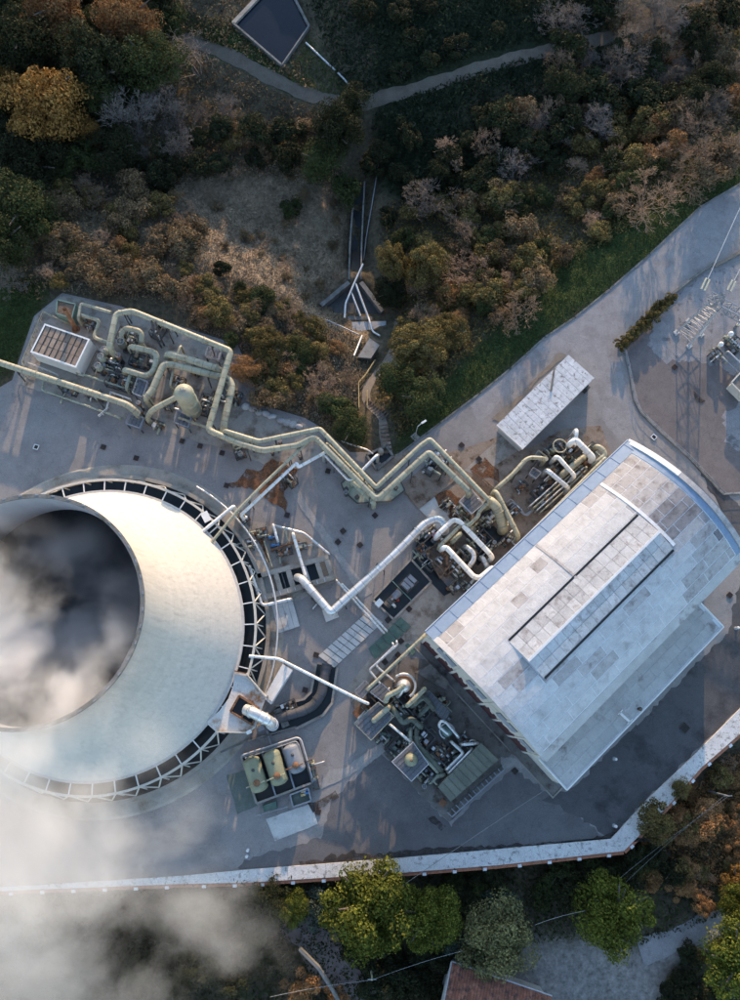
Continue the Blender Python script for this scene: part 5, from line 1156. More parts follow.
# ------------------------------------------------------------------ gas treatment unit south-west of the hall
GS = [W(480.8, 742.7, 3.2), W(498.6, 759.7, 3.0), W(450.8, 801.8, 3.0), W(437.8, 787.2, 3.2)]
gs = thing('green_shed', 'small shed with dull olive green metal roof beside the gas unit', 'shed', (GS[0].x, GS[0].y, 0)); cc = sum(GS, Vector()) / 4
MB().prism([p.lerp(cc, .08).to_2d() for p in GS], 0, 2.7).build('wall', 'concrete_dark', gs)
for k in range(9):
    a, b2 = k / 9 + .003, (k + 1) / 9 - .003; A, B, Cc, D = GS[0].lerp(GS[3], a), GS[0].lerp(GS[3], b2), GS[1].lerp(GS[2], b2), GS[1].lerp(GS[2], a)
    MB().hexa([p - Vector((0, 0, .12)) for p in (A, D, Cc, B)], [p + Vector((0, 0, .0)) for p in (A, D, Cc, B)]).build('roof_panel', 'shed_green', gs)
    MB().bar(A + Vector((0, 0, .04)), D + Vector((0, 0, .04)), .05, .08).build('roof_seam', 'shed_green', gs)
RK = wq(((502, 765), (505, 769), (452, 817), (447, 812)), 1.0)
rk = thing('pipe_rack', 'low dark rack of pipes in front of the olive green shed', 'rack', (RK[0].x, RK[0].y, 0))
for k in range(14):
    a = RK[0].lerp(RK[3], k / 13); b2 = RK[1].lerp(RK[2], k / 13); MB().bar(a, b2, .14, .14).build('rung', 'steel_grey', rk); MB().bar((b2.x, b2.y, 0), b2, .1).build('post', 'steel_dark', rk)
MB().bar(RK[0], RK[3], .14).build('rail', 'steel_dark', rk); MB().bar(RK[1], RK[2], .16).build('rail', 'steel_grey', rk)
platform('blue grey railed platform with a tan dome, lower left of the gas unit', [(412.7, 741.8), (428, 763.7), (411, 780.7), (391.6, 761.3)], 3.0, rmat='steel_pale')
q = W(411, 760, 3.4); dm = thing('dome_vessel', 'tan domed vessel standing through the railed platform', 'vessel', (q.x, q.y, 0)); MB().lathe((q.x, q.y, 0), [(.95, .1), (.95, 3.4), (.85, 3.9), (.5, 4.25), (.02, 4.35)], 20).build('shell', 'tank_green', dm); MB().lathe((q.x, q.y, 4.3), [(.2, 0), (.2, .35), (.02, .4)], 10).build('nozzle', 'rust', dm)
platform('cream railed dark platform carrying a yellow pipe', [(378, 702), (394, 716), (371, 740), (354, 723)], 2.6, rmat='pipe_cream')
platform('small blue grey railed platform at the left end of the gas unit', [(365, 680.5), (371, 687), (361.6, 699.5), (354.5, 691)], 2.2, rmat='steel_grey')
platform('grey railed platform below the bent silver pipes', [(381, 683), (393, 694), (384, 703), (370, 692)], 2.4, rmat='steel_pale')
platform('dark grating platform between gas unit and hall wall', [(431, 664), (449, 682), (446, 690), (415, 672)], 1.2, rail=0, deck='concrete_dark', bars=False, legs=True)
platform('dark railed platform on the right side of the gas unit', [(428, 690), (450, 712), (444, 722), (422, 698)], 2.2, rmat='steel_dark')
PR('gas_pipe', 'short yellow pipe on the cream railed platform', [(374, 720.5, 3.2), (388.5, 707.5, 3.4)], .42, 'pipe_cream', drop=(2.6, 2.6), fr=.6)
PR('gas_pipe', 'bent yellow pipe topping the round vessel of the gas unit', [(386, 701, 4.0), (387.5, 696, 4.4), (394.5, 692.5, 4.6), (399, 690, 4.8), (404.5, 684.6, 4.8)], .38, 'pipe_cream', drop=(.4, 0), fr=.7)
PR('gas_pipe', 'straight yellow pipe right of the round vessel', [(407.6, 705.5, 3.6), (425, 689, 3.8)], .34, 'pipe_cream', drop=(.4, .4), fr=.5)
PR('gas_pipe', 'long cream pipe slanting from the hall corner over the gas unit', [(606, 457, 3.4), (520, 543.5, 3.4), (479, 582, 3.4), (430, 629.5, 3.6), (421, 639, 3.8), (367.7, 689.3, 3.8)], .26, 'pipe_cream', sup=9, drop=(.3, .4), fr=.6)
q = W(403.5, 686, 2.2); rv = thing('round_vessel', 'round silver topped vessel ringed by a curved pipe', 'vessel', (q.x, q.y, 0))
MB().lathe((q.x, q.y, 0), [(1.0, .2), (1.0, 3.2), (.8, 3.8), (.4, 4.1), (.02, 4.2)], 20).build('shell', 'pipe_silver', rv)
MB().tube([(q.x + 1.75 * math.cos(a), q.y + 1.75 * math.sin(a), 2.6) for a in [math.radians(x_) for x_ in range(-60, 131, 10)]], .2, 8).build('curved_pipe', 'pipe_silver', rv)
MB().tube([(q.x + 1.4 * math.cos(a), q.y + 1.4 * math.sin(a), 2.2) for a in [math.radians(x_) for x_ in range(-50, 121, 10)]], .12, 8).build('curved_pipe', 'rust', rv)
for k, a in enumerate((-40, 30, 100)): MB().bar((q.x + 1.75 * math.cos(math.radians(a)), q.y + 1.75 * math.sin(math.radians(a)), 0), (q.x + 1.75 * math.cos(math.radians(a)), q.y + 1.75 * math.sin(math.radians(a)), 2.5), .1).build('leg', 'steel_dark', rv)
PR('gas_pipe', 'silver bent pipe dropping from the round vessel', [(405, 684, 4.4), (401, 694, 3.4), (398, 697, 2.6)], .2, 'pipe_silver', drop=(0, .3), fr=.4)
PR('gas_pipe', 'dark green zigzag pipe across the gas unit', [(391, 706, 2.4), (403.5, 724, 2.4), (411, 718, 2.4), (421, 727, 2.4)], .42, 'pipe_darkgreen', drop=(.3, .3), fr=.8)
PR('gas_pipe', 'long dark green pipe running toward the olive shed', [(417, 728, 1.8), (416, 743, 1.8), (442, 771, 1.8)], .36, 'pipe_darkgreen', drop=(.3, .3), fr=.8)
PR('gas_pipe', 'second dark green pipe beside the long one', [(411, 728, 1.5), (410, 742, 1.5), (438, 772, 1.5)], .3, 'pipe_green', drop=(.3, .3), fr=.8)
PR('gas_pipe', 'dark green pipe elbow near the hall side of the gas unit', [(412, 706, 2.6), (424, 696, 2.6), (434, 709, 2.6)], .4, 'pipe_darkgreen', drop=(.3, .3), fr=.9)
PR('gas_pipe', 'stubby dark green pipe in the centre of the gas unit', [(419, 716, 2.2), (432, 703, 2.2)], .34, 'pipe_darkgreen', drop=(.3, .3))
PR('gas_pipe', 'dark green pipe dipping below the railed platform', [(430, 782, .9), (437, 776, 1.0), (444, 775, 1.0)], .36, 'pipe_green', drop=(.2, .2), fr=.7)
PR('gas_pipe', 'thin silver pipe along the left of the gas unit', [(390, 724.5, 2.6), (411, 742, 2.6)], .18, 'pipe_white', drop=(.3, .3))
PR('gas_pipe', 'looped silver pipe at the heart of the gas unit', [(449, 735, 2.6), (438.5, 726, 3.0), (441, 720.5, 3.2), (446, 722, 3.2), (459, 737.5, 2.6)], .22, 'pipe_silver', drop=(.3, .3), fr=.7)
PR('gas_pipe', 'silver step pipe above the olive shed', [(451.6, 742, 2.4), (463.5, 753, 2.4), (447, 769.5, 2.4)], .24, 'pipe_silver', drop=(.3, .3), fr=.4)
PR('gas_pipe', 'silver pipe parallel to the step pipe', [(472.5, 749, 2.4), (449, 773, 2.4)], .22, 'pipe_silver', drop=(.3, .3))
PR('gas_pipe', 'short level silver pipe at the tip of the olive shed', [(462, 744.5, 2.6), (478.5, 743.5, 2.6)], .24, 'pipe_silver', drop=(.3, .3))
PR('gas_pipe', 'arched thin silver pipe above the short level one', [(468, 744, 1.6), (471, 739.5, 2.6), (476, 741, 1.6)], .12, 'pipe_silver', drop=(.3, .3), fr=.7)
q = W(447, 731, 1.8); vv = thing('round_vessel', 'teal topped vessel under the looped silver pipe', 'vessel', (q.x, q.y, 0)); MB().lathe((q.x, q.y, 0), [(.85, .1), (.85, 2.0), (.6, 2.5), (.02, 2.6)], 18).build('shell', 'box_teal', vv); MB().tube([(q.x + 1.1 * math.cos(a * .4), q.y + 1.1 * math.sin(a * .4), 2.0) for a in range(12)], .12, 8).build('coil', 'steel_pale', vv)
for i, (a, b2, zz, sz, mt, lab) in enumerate(((399, 712, 2.2, (3.6, 2.4), 'steel_dark', 'dark rusty machinery between the yellow pipes'), (418, 735, 1.6, (4.2, 3.0), 'machine_green', 'dark green machinery in the middle of the gas unit'),
        (433, 745, 1.5, (3.8, 3.2), 'deck_brown', 'brown machinery beside the looped silver pipe'), (455, 757, 1.4, (3.2, 2.4), 'machine_green', 'dark green machinery before the olive shed'),
        (402, 745, 1.6, (2.6, 2.4), 'machine_green', 'dark green tank stand left of the railed platform'), (424, 775, 1.4, (2.4, 2.2), 'steel_dark', 'dark machinery below the railed platform'),
        (440, 702, 1.2, (2.0, 1.8), 'steel_dark', 'dark machinery near the hall wall'), (376, 695, 1.4, (2.0, 1.6), 'steel_dark', 'dark machinery under the left grey platforms'), (413, 698, 1.4, (2.2, 1.8), 'rust', 'rust brown machinery right of the round vessel'), (432, 762, 1.3, (2.2, 2.0), 'box_teal', 'teal machinery right of the tan dome'))):
    machine(lab, a, b2, zz, sz, -.76, mt, bits=9, seed=40 + i)
q = W(360, 713, .4); tag(MB().box((q.x, q.y, .1), 1.7, 1.7, .25, .75).build('sump_cover', 'rust'), 'rusty square cover at the left corner of the gas unit', 'cover')
q = W(443, 803, .4); tag(MB().box((q.x, q.y, .1), 1.0, 1.0, .2, .75).build('sump_cover', 'rust'), 'rusty square cover at the tip of the olive shed', 'cover')
q = W(418, 786, .5); valve('black valve wheel below the gas unit', 424, 786, .9, .38, 'pipe_black')

# ------------------------------------------------------------------ steam equipment along the hall's north-west wall
PR('steam_pipe', 'white U shaped pipe over the hall side equipment', [(437.3, 535, 4.0), (453, 520, 4.2), (459, 521, 4.2), (493, 557, 4.0)], .4, 'pipe_white', drop=(.4, .4), fr=1.2)
PR('steam_pipe', 'silver white pipe bending into the long wall pipe', [(443, 547.5, 3.6), (447, 548, 3.9), (474, 577, 3.9), (480, 578, 3.9), (493, 567, 3.9)], .42, 'pipe_white', drop=(.4, .4), fr=1.2)
PR('steam_pipe', 'cream pipe stepping down from the bridge end', [(489.5, 501.5, 5.4), (479, 512, 4.8), (478.5, 516, 4.6), (469, 525.5, 4.4), (461, 525, 4.2), (440, 546, 3.6)], .3, 'pipe_cream', drop=(0, .4), fr=.6)
PR('steam_pipe', 'fat cream elbow at the end of the pipe bridge', [(490, 501, 4.4), (496, 506, 4.2), (499, 513, 3.6), (504, 528, 2.4)], .8, 'pipe_cream', drop=(.4, .4), fr=1.4, flange=2.5)
PR('steam_pipe', 'straight cream pipe descending to the hall wall', [(495.6, 490.5, 4.2), (519, 537, 3.6)], .4, 'pipe_cream', drop=(.4, .4), flange=4)
PR('steam_pipe', 'cream pipe turning right above the tan slab', [(496, 489, 4.0), (512, 475, 4.0), (526, 459.5, 4.0), (531, 457.5, 4.0), (546, 458.6, 4.0)], .34, 'pipe_cream', drop=(.4, .4), fr=1.0, sup=5, flange=4)
PR('steam_pipe', 'S shaped silver pipe in the dark pit by the hall', [(466, 546, 2.4), (474, 553, 2.6), (474, 560, 2.6), (468, 568, 2.4)], .4, 'pipe_silver', drop=(.4, .4), fr=1.2)
PR('steam_pipe', 'stubby silver pipe in the dark pit by the hall', [(482, 557, 2.0), (488, 567, 2.0)], .42, 'pipe_silver', drop=(.4, .4))
PR('steam_pipe', 'stubby tan pipe above the S shaped pipe', [(453, 541, 2.6), (461, 533, 2.6)], .36, 'pipe_green', drop=(.4, .4))
PR('steam_pipe', 'white pipe in the cluster near the shed', [(556, 457, 3.8), (559, 458, 4.0), (575, 476, 3.6)], .34, 'pipe_white', drop=(.4, .4), fr=.7)
PR('steam_pipe', 'silver pipe left of the shed side cluster', [(547, 470, 3.4), (569, 488.5, 3.2)], .42, 'pipe_silver', drop=(.4, .4), fr=.8)
PR('steam_pipe', 'thick white pipe at the top of the shed side cluster', [(571, 443, 3.6), (576, 440, 3.8), (594, 458, 3.4)], .5, 'pipe_white', drop=(.4, .4), fr=1.0)
PR('steam_pipe', 'short white upright pipe at the tip of the cluster', [(576, 440, 3.8), (577, 429, 4.2)], .3, 'pipe_white', drop=(.4, .4))
PR('steam_pipe', 'cream hooked pipe at the north corner of the hall', [(597, 446, 3.0), (603, 449, 3.2), (605.5, 455, 3.2), (596, 463, 3.0)], .4, 'pipe_cream', drop=(.4, .4), fr=1.0)
PR('steam_pipe', 'tan tank like pipe in the middle of the shed side cluster', [(562, 475, 1.8), (584, 457, 1.8)], .55, 'pipe_cream', drop=(.4, .4))
for k in range(4):
    PR('steam_pipe', ('first', 'second', 'third', 'fourth')[k] + ' from the left of four thin parallel pipes by the hall', [(530 + k * 3.4, 506 + k * 2.2, 1.6), (556 + k * 3.4, 483 + k * 2.2, 1.6), (578 + k * 3.2, 463 + k * 2.0, 1.6)], .13, 'pipe_cream' if k % 2 else 'pipe_silver', drop=(.2, .2))
for k in range(3):
    PR('drain_pipe', ('outer', 'middle', 'inner')[k] + ' of three thin bent drain pipes by the hall wall', [(506 + k * 2.5, 503 + k * 2.5, .6), (511 + k * 1.5, 499 + k * 3.0, .6), (527 - k * 1.5, 516.5 - k * 0.5, .6), (534 - k * 1.5, 510 + k * .3, .6)], .1, 'steel_grey', drop=(.1, .1), fr=.3)
platform('dark railed platform under the bridge end', [(471, 491), (483, 505), (471, 515), (458.5, 502.5)], 3.2, rmat='steel_pale')
platform('brown plated platform carrying the white pipe end', [(447, 538), (460, 552), (440, 579), (425, 552)], 1.1, rmat='deck_brown', deck='deck_brown', rail=.9)
platform('brown railed walkway slab below the long bridge arm', [(475, 474), (495, 491), (490, 497), (470, 480)], .9, rmat='deck_brown', deck='deck_brown', rail=.8)
platform('small grey platform above the four thin pipes', [(532, 469), (540, 474), (535, 480), (528, 475)], 1.8)
platform('tan railed platform at the cluster left end', [(537, 452), (545, 458), (541, 463), (533, 458)], 1.6, rmat='pipe_cream')
layer('pit_floor', 'basin_dark', [(494, 526), (503, 536), (478, 566), (462, 552), (470, 540), (482, 528)], 'dark wet pit floor beside the hall', 'pit')
layer('pit_floor', 'basin_dark', [(416, 545), (432, 530), (446, 548), (430, 566), (452, 592), (444, 596), (432, 584), (412, 560)], 'dark drained floor around the brown platform', 'pit')
layer('pit_floor', 'concrete_dark', [(528, 500), (580, 455), (598, 440), (606, 455), (552, 508), (538, 515)], 'dark oily floor under the shed side pipe cluster', 'pit')
for i, (a, b2, zz, sz, mt, lab) in enumerate(((449, 560, 2.0, (4.2, 3.2), 'deck_brown', 'brown machinery on the plated platform'), (462, 570, 1.6, (3.4, 2.6), 'steel_pale', 'pale pipe rack and trays near the hall wall'), (480, 543, 1.6, (3.6, 2.2), 'steel_dark', 'dark machinery in the pit beside the hall'),
        (489, 519, 1.8, (2.2, 2.0), 'pipe_cream', 'cream valve block beside the fat elbow'), (462, 512, 2.2, (2.2, 2.4), 'pipe_green', 'green vessel stand under the bridge end platform'), (555, 452, 2.2, (3.2, 2.6), 'pipe_cream', 'cream valve cluster near the shed'),
        (570, 447, 2.4, (3.0, 2.4), 'rust', 'rusty valve cluster under the thick white pipe'), (585, 465, 1.8, (3.2, 2.0), 'rust', 'rust brown fittings beside the hooked pipe'), (545, 488, 1.4, (4.6, 2.0), 'steel_dark', 'dark trays under the thin parallel pipes'), (430, 560, 1.4, (2.6, 3.0), 'steel_dark', 'dark pump frame left of the brown platform'),
        (566, 462, 2.0, (2.6, 2.2), 'deck_brown', 'brown machinery in the middle of the shed side cluster'), (473, 530, 1.8, (2.6, 2.0), 'pipe_darkgreen', 'dark green machinery under the cream stepping pipe'), (425, 535, 1.6, (3.4, 1.6), 'steel_dark', 'dark trays beside the large silver pipe bend'))):
    machine(lab, a, b2, zz, sz, .75, mt, bits=10, seed=70 + i, extra='deck_brown' if i in (0, 6, 7) else 'steel_dark')
q = W(560, 446, 2.5); cl = thing('pipe_coil', 'ring shaped cream pipe coil near the shed', 'pipe coil', (q.x, q.y, 0))
MB().tube([(q.x + 1.1 * math.cos(a * math.pi / 10), q.y + 1.1 * math.sin(a * math.pi / 10), 2.5) for a in range(21)], .13, 8).build('ring', 'pipe_cream', cl)
for a in (0, 2.1, 4.2): MB().bar((q.x + 1.1 * math.cos(a), q.y + 1.1 * math.sin(a), 0), (q.x + 1.1 * math.cos(a), q.y + 1.1 * math.sin(a), 2.4), .12).build('leg', 'steel_dark', cl)
for i, (a, b2) in enumerate(((434, 535), (478, 500), (440, 546), (494, 543), (583, 478))): valve(('red tagged valve at the white U pipe', 'white wheeled valve on the bridge end platform', 'silver valve at the brown platform corner', 'dark valve beside the descending cream pipe', 'rusty valve at the hall wall in the cluster')[i], a, b2, 2.2, .34, ('red_paint', 'pipe_white', 'pipe_silver', 'steel_dark', 'rust')[i])
machine('dark pipe anchor frame inside the bridge loop', 430, 468, 1.4, (1.6, 2.2), -.6, 'steel_grey', bits=5, seed=90)
machine('dark pipe anchor under the right bridge arm', 440, 459, 1.2, (1.0, 3.0), .8, 'steel_grey', bits=5, seed=91)
low_wall('low brown kerb of the square bay inside the bridge loop', [(401, 484), (419, 507), (458, 476)], .5, .2, 'concrete_brown', 'kerb', 'kerb')

# smaller skids that fill the gaps between the large pieces
for i, (a, b2, zz, sz, rz_, mt, lab) in enumerate((
    (96, 396, 1.2, (2.6, 1.2), -.35, 'pipe_green', 'low pipe manifold on the skid edge below the left cream pipe'), (152, 366, 1.6, (1.8, 1.4), -.35, 'pipe_darkgreen', 'small valve skid inside the looping skid pipe'), (178, 380, 1.2, (2.4, 1.0), -.35, 'steel_dark', 'small dark valve skid above the separator vessel'), (196, 371, 1.4, (1.6, 1.0), -.35, 'rust', 'small rusty valve skid between the mid skid pipes'),
    (216, 398, 1.4, (1.4, 1.6), -.35, 'pipe_green', 'small green valve skid inside the header bend'), (156, 424, 1.0, (2.2, 1.0), -.35, 'rust', 'low rusty pipe stand at the skid edge'), (70, 392, .9, (2.4, .8), -.35, 'steel_grey', 'low grey pipe stand under the left cream pipe'), (90, 325, 1.0, (1.6, 1.2), -.35, 'rust', 'low rusty fittings beside the exhaust stack'),
    (447, 503, 1.2, (1.6, 1.4), .75, 'rust', 'small rusty skid beside the rust orange stain'), (507, 540, 1.2, (2.0, 1.2), .75, 'rust', 'small rusty skid at the foot of the descending cream pipe'), (514, 512, 1.0, (1.6, 1.2), .75, 'steel_dark', 'small dark skid inside the bent drain pipes'), (542, 500, 1.4, (2.4, 1.0), .75, 'deck_brown', 'brown pipe stand left of the thin parallel pipes'), (421, 549, 1.2, (1.6, 1.2), .75, 'rust', 'small rusty skid beside the black pit corner'), (456, 586, 1.4, (2.4, 1.4), .75, 'steel_grey', 'grey pipe stand against the hall wall'), (468, 588, 1.0, (1.2, 1.0), .75, 'steel_dark', 'small dark box stand against the hall wall'),
    (522, 487, 1.0, (1.8, 1.0), .75, 'rust', 'low rusty skid on the stained apron'), (551, 472, 1.8, (1.8, 1.4), .75, 'pipe_cream', 'cream valve skid left of the cluster silver pipe'), (590, 450, 1.8, (2.0, 1.4), .75, 'steel_dark', 'dark valve skid under the hooked pipe'), (484, 512, 1.6, (1.6, 1.2), .75, 'rust', 'rusty valve skid under the stepping pipe'), (470, 556, 1.8, (2.0, 1.6), .75, 'steel_dark', 'dark valve skid around the S shaped pipe'), (490, 548, 1.6, (1.8, 1.2), .75, 'pipe_darkgreen', 'dark green skid under the white U pipe'), (438, 540, 1.6, (1.6, 1.2), .75, 'rust', 'rusty skid at the left end of the white U pipe'),
    (385, 737, 1.4, (2.0, 1.6), -.76, 'machine_green', 'small green skid left of the thin silver pipe'), (367, 706, 1.2, (1.4, 1.2), -.76, 'rust', 'small rusty skid at the left end of the gas unit'), (421, 712, 1.8, (2.2, 1.6), -.76, 'pipe_darkgreen', 'dark green skid in the upper gas unit'), (444, 716, 1.4, (1.8, 1.4), -.76, 'steel_grey', 'grey skid right of the dark green elbow'), (464, 740, 1.2, (1.6, 1.2), -.76, 'steel_grey', 'grey skid above the olive shed tip'), (441, 755, 1.4, (2.2, 1.6), -.76, 'rust', 'rusty skid left of the silver step pipe'), (396, 692, 1.8, (1.6, 1.4), -.76, 'pipe_cream', 'cream skid left of the round vessel'), (409, 748, 1.4, (1.8, 1.4), -.76, 'pipe_darkgreen', 'dark green skid above the tan dome'), (390, 750, 1.0, (1.4, 1.0), -.76, 'steel_dark', 'low dark skid at the lower left of the gas unit'), (457, 770, 1.0, (1.4, 1.0), -.76, 'rust', 'low rusty skid against the olive shed'),
    (262, 533, 1.0, (1.6, 1.4), .2, 'rust', 'rusty valve bench at the left of the pump apron'), (284, 552, 1.0, (2.6, 1.0), .2, 'rust', 'rusty pipe bench on the pump apron'), (302, 546, .8, (1.6, .8), .2, 'steel_grey', 'grey pipe bench on the pump apron'), (250, 545, .9, (1.0, 1.8), .2, 'steel_dark', 'dark pipe stand between tower wall and rusty trench'), (318, 600, .9, (1.8, 1.0), -.7, 'steel_dark', 'dark pipe stand beside the silver pipe bend'))):
    machine(lab, a, b2, zz, sz, rz_, mt, bits=7, seed=200 + i)
# ------------------------------------------------------------------ walkway on the retaining wall along the south
wk = thing('retaining_wall', 'long pale retaining wall walkway bordering the yard to the south', 'retaining wall', tuple(W(500, 856, 0)))
def strip_pts(px, z): return [W(a, b2, z) for a, b2 in px]
SN, SS = strip_pts(STRIP_N, .3), strip_pts(STRIP_S, .3)
for i in range(len(SN) - 1):
    a, b2, c, d = SN[i], SN[i + 1], SS[i + 1], SS[i]
    L = (b2 - a).length; n = max(1, int(L / 5.2))
    for k in range(n):
        g = .006 / max(L / n, .1)
        f0, f1 = k / n + (g if k else g * .5), (k + 1) / n - g
        q = [a.lerp(b2, f0), a.lerp(b2, f1), d.lerp(c, f1), d.lerp(c, f0)]
        MB().prism([p.to_2d() for p in q], .02, .30 + random.uniform(-.01, .012)).build('paving_slab', 'walkway', wk)
    MB().prism([p.to_2d() for p in (a, b2, c, d)], -6.0, .015).build('wall', 'old_concrete', wk)
    # brick coping outside the slabs, with white brackets
    e = (c - d); s = Vector((-e.y, e.x, 0)).normalized()
    if s.dot(d - a) < 0: s = -s
    MB().prism([(d + s * .01).to_2d(), (c + s * .01).to_2d(), (c + s * .5).to_2d(), (d + s * .5).to_2d()], -5.0, .08).build('brick_coping', 'brick_red', wk)
for i in range(len(SS) - 1):
    a, b2 = SS[i], SS[i + 1]; e = b2 - a; s = Vector((-e.y, e.x, 0)).normalized()
    if s.dot(a - SN[i]) < 0: s = -s
    rz = math.atan2(e.y, e.x)
    for p, d in along([a, b2], 4.4): MB().box((p.x + s.x * .45, p.y + s.y * .45, -.5), .55, .4, .6, rz).build('bracket', 'white_paint', wk)
# little white bollard lights on the yard
for i, (a, b2) in enumerate(((615, 759), (615, 826), (737, 628), (247, 856), (248, 850))):
    p = W(a, b2, .4); t = thing('light_bollard', ('white bollard light on asphalt south of the hall annex', 'white bollard light at the bend of the walkway', 'white bollard light at the right picture edge', 'white post beside the walkway below the tanks', 'second white post beside the walkway below the tanks')[i], 'bollard', (p.x, p.y, 0))
    MB().lathe((p.x, p.y, 0), [(.16, 0), (.16, .75), (.22, .8), (.22, .95), (.02, 1.0)], 12).build('post', 'white_paint', t); MB().lathe((p.x, p.y, 0), [(.3, .0), (.3, .06), (.16, .07)], 12, False).build('base', 'steel_grey', t)
# drain grates
GR = [(103, 447, 'near the skid apron, left of its neighbour', 1), (136, 458, 'between skid apron and tower'), (37, 447, 'with white frame at the far left of the yard', 2), (226.5, 485.5, 'at the left tip of the rust stain'), (287, 515, 'at the lower tip of the rust stain'), (328, 471, 'left of the zigzag plinth'), (375, 515.5, 'just below the zigzag corner'),
      (343, 531, 'with oil stain below the bridge'), (338, 542, 'faint one beside the repair strip'), (461.5, 445, 'on the road right of the bridge loop'), (479, 459, 'on the tan slab by the shed'), (401, 641, 'beside the hall corner pipe'), (409, 609, 'on the apron right of the black pit'), (388, 620, 'rusty one at the foot of the black pit'), (398, 655, 'left of the small green cover'),
      (675, 367, 'in the substation yard'), (654, 437, 'with white frame at the north corner of the hall', 2), (685, 728, 'large one on asphalt near the walkway'), (617, 830, 'dark one by the walkway bend'), (515, 771, 'right of the olive shed'), (730, 595, 'right of the annex corner', 1), (305, 690, 'inside the bend of the black trench pipe'), (316, 655, 'at the end of the trench covers'), (318, 812, 'right of the pale tank slab'), (182, 441, 'first in the row along the skid edge'), (200, 446, 'second in the row along the skid edge'), (222, 453, 'third in the row along the skid edge'), (360, 545, 'small one in the yard centre'), (438, 645, 'by the hall corner'), (387, 672, 'by the bent silver pipes'), (385, 662, 'under the slanting cream pipe')]
for g in GR:
    a, b2, lab = g[0], g[1], g[2]; k = g[3] if len(g) > 3 else 0
    if (a, b2) == (37, 447): a, b2 = 36, 447
    p = W(a, b2, .14); z = ZL[0] + .01
    t = thing('drain_grate', 'square iron drain grate ' + lab, 'drain grate', (p.x, p.y, 0), 'drain grates in the yard')
    s = 1.1 if 'large' in lab else .74; rz = .76 if a > 330 else -.28
    MB().box((p.x, p.y, 0), s, s, z, rz).build('pit', 'basin_dark', t)
    ca, sa = math.cos(rz), math.sin(rz); fm = MB()
    L = lambda x_, y_: Vector((p.x + ca * x_ - sa * y_, p.y + sa * x_ + ca * y_, z + .01))
    for (x0, y0, x1, y1) in ((-s / 2, -s / 2, s / 2, -s / 2), (s / 2, -s / 2, s / 2, s / 2), (s / 2, s / 2, -s / 2, s / 2), (-s / 2, s / 2, -s / 2, -s / 2)): fm.bar(L(x0, y0), L(x1, y1), .14 if k == 2 else .08, .05)
    fm.build('frame', 'white_paint' if k == 2 else 'grate_iron', t)
    bm_ = MB()
    for j in range(1, 5): bm_.bar(L(-s / 2 + s * j / 5, -s / 2), L(-s / 2 + s * j / 5, s / 2), .06, .04)
    bm_.build('grate_bars', 'grate_iron', t)

# ------------------------------------------------------------------ spillway and channel
zb = SZ
spw = thing('spillway', 'fan shaped dark concrete spillway at the end of the channel', 'spillway', tuple(W(355, 303, zb)))
def wz(px, z): return [W(a, b2, z) for a, b2 in px]
MB().prism([p.to_2d() for p in wz(((349, 283), (361, 283), (384, 312), (384, 317), (342, 317), (324, 306)), zb)], zb - 1.5, zb).build('apron', 'steel_dark', spw)
def swall(px, w, z0, z1, nm='wing_wall', mt='old_concrete', par=None):
    P = wz(px, z1)
    for a, b2 in zip(P[:-1], P[1:]):
        MB().bar(Vector((a.x, a.y, (z0 + z1) / 2)), Vector((b2.x, b2.y, (z0 + z1) / 2)), w, z1 - z0).build(nm, mt, par or spw)
swall([(349, 282), (321, 305)], .8, zb - 1, zb + 1.5); swall([(361, 282), (383, 311)], .8, zb - 1, zb + 1.5)
swall([(341, 318), (391, 318)], .7, zb - 1, zb + .9, 'sill_wall')
swall([(390, 318), (389, 333)], .5, zb - 1, zb + .7, 'side_wall')
MB().prism([p.to_2d() for p in wz(((352, 322), (386, 321), (386, 334), (352, 336)), zb + 1.4)], zb - 1.5, zb + 1.4).build('lower_slab', 'stone_pale', spw)
chn = thing('channel', 'narrow concrete water channel running up the shaded slope', 'channel', tuple(G(357, 230)))
for side, pxs in (('l', [(354.5, 186), (352.5, 215), (350, 250), (349, 282)]), ('r', [(364.5, 186), (363, 215), (361.5, 250), (361, 282)])):
    P = [G(a, b2) for a, b2 in pxs]; zz = [max(p.z + .9, zb + .8) for p in P]
    for i in range(len(P) - 1):
        MB().bar(Vector((P[i].x, P[i].y, zz[i] - .9)), Vector((P[i + 1].x, P[i + 1].y, zz[i + 1] - .9)), .28, 2.0).build('wall', 'old_concrete', chn)
P = [G(a, b2) for a, b2 in ((359.5, 186), (358, 215), (356, 250), (355, 282))]
for i in range(3): MB().bar(P[i] + Vector((0, 0, -.1)), P[i + 1] + Vector((0, 0, -.1)), 1.7, .5).build('bed', 'basin_dark', chn)
def gpipe(label, px, r, mt, up=.6, name='water_pipe', cat='pipe', zmin=None, dash=False):
    P = [G(a, b2) + Vector((0, 0, up)) for a, b2 in px]
    if zmin is not None: P = [W(a, b2, max(G(a, b2).z + up, zmin)) for a, b2 in px]
    t = thing(name, label, cat, (P[0].x, P[0].y, P[0].z - up)); MB().tube(fillet(P, .5), r, 8).build('pipe', mt, t)
    for p, d in along(P, 4.5): MB().bar(p - Vector((0, 0, up + .4)), p, .14).build('stand', 'old_concrete', t)
    return t
gpipe('pale pipe running beside the shaded channel', [(381, 148), (377, 175), (372, 205), (366, 240), (363.5, 262)], .1, 'steel_grey')
gpipe('silver pipe crossing the channel mouth to the left of the spillway', [(363, 264), (354, 284), (345.5, 304), (344.5, 318)], .2, 'pipe_silver', zmin=zb + 1.9)
gpipe('silver pipe down the right of the spillway', [(355.6, 283.7), (368, 316.5), (373, 332), (380, 336)], .2, 'pipe_silver', zmin=zb + 1.7)
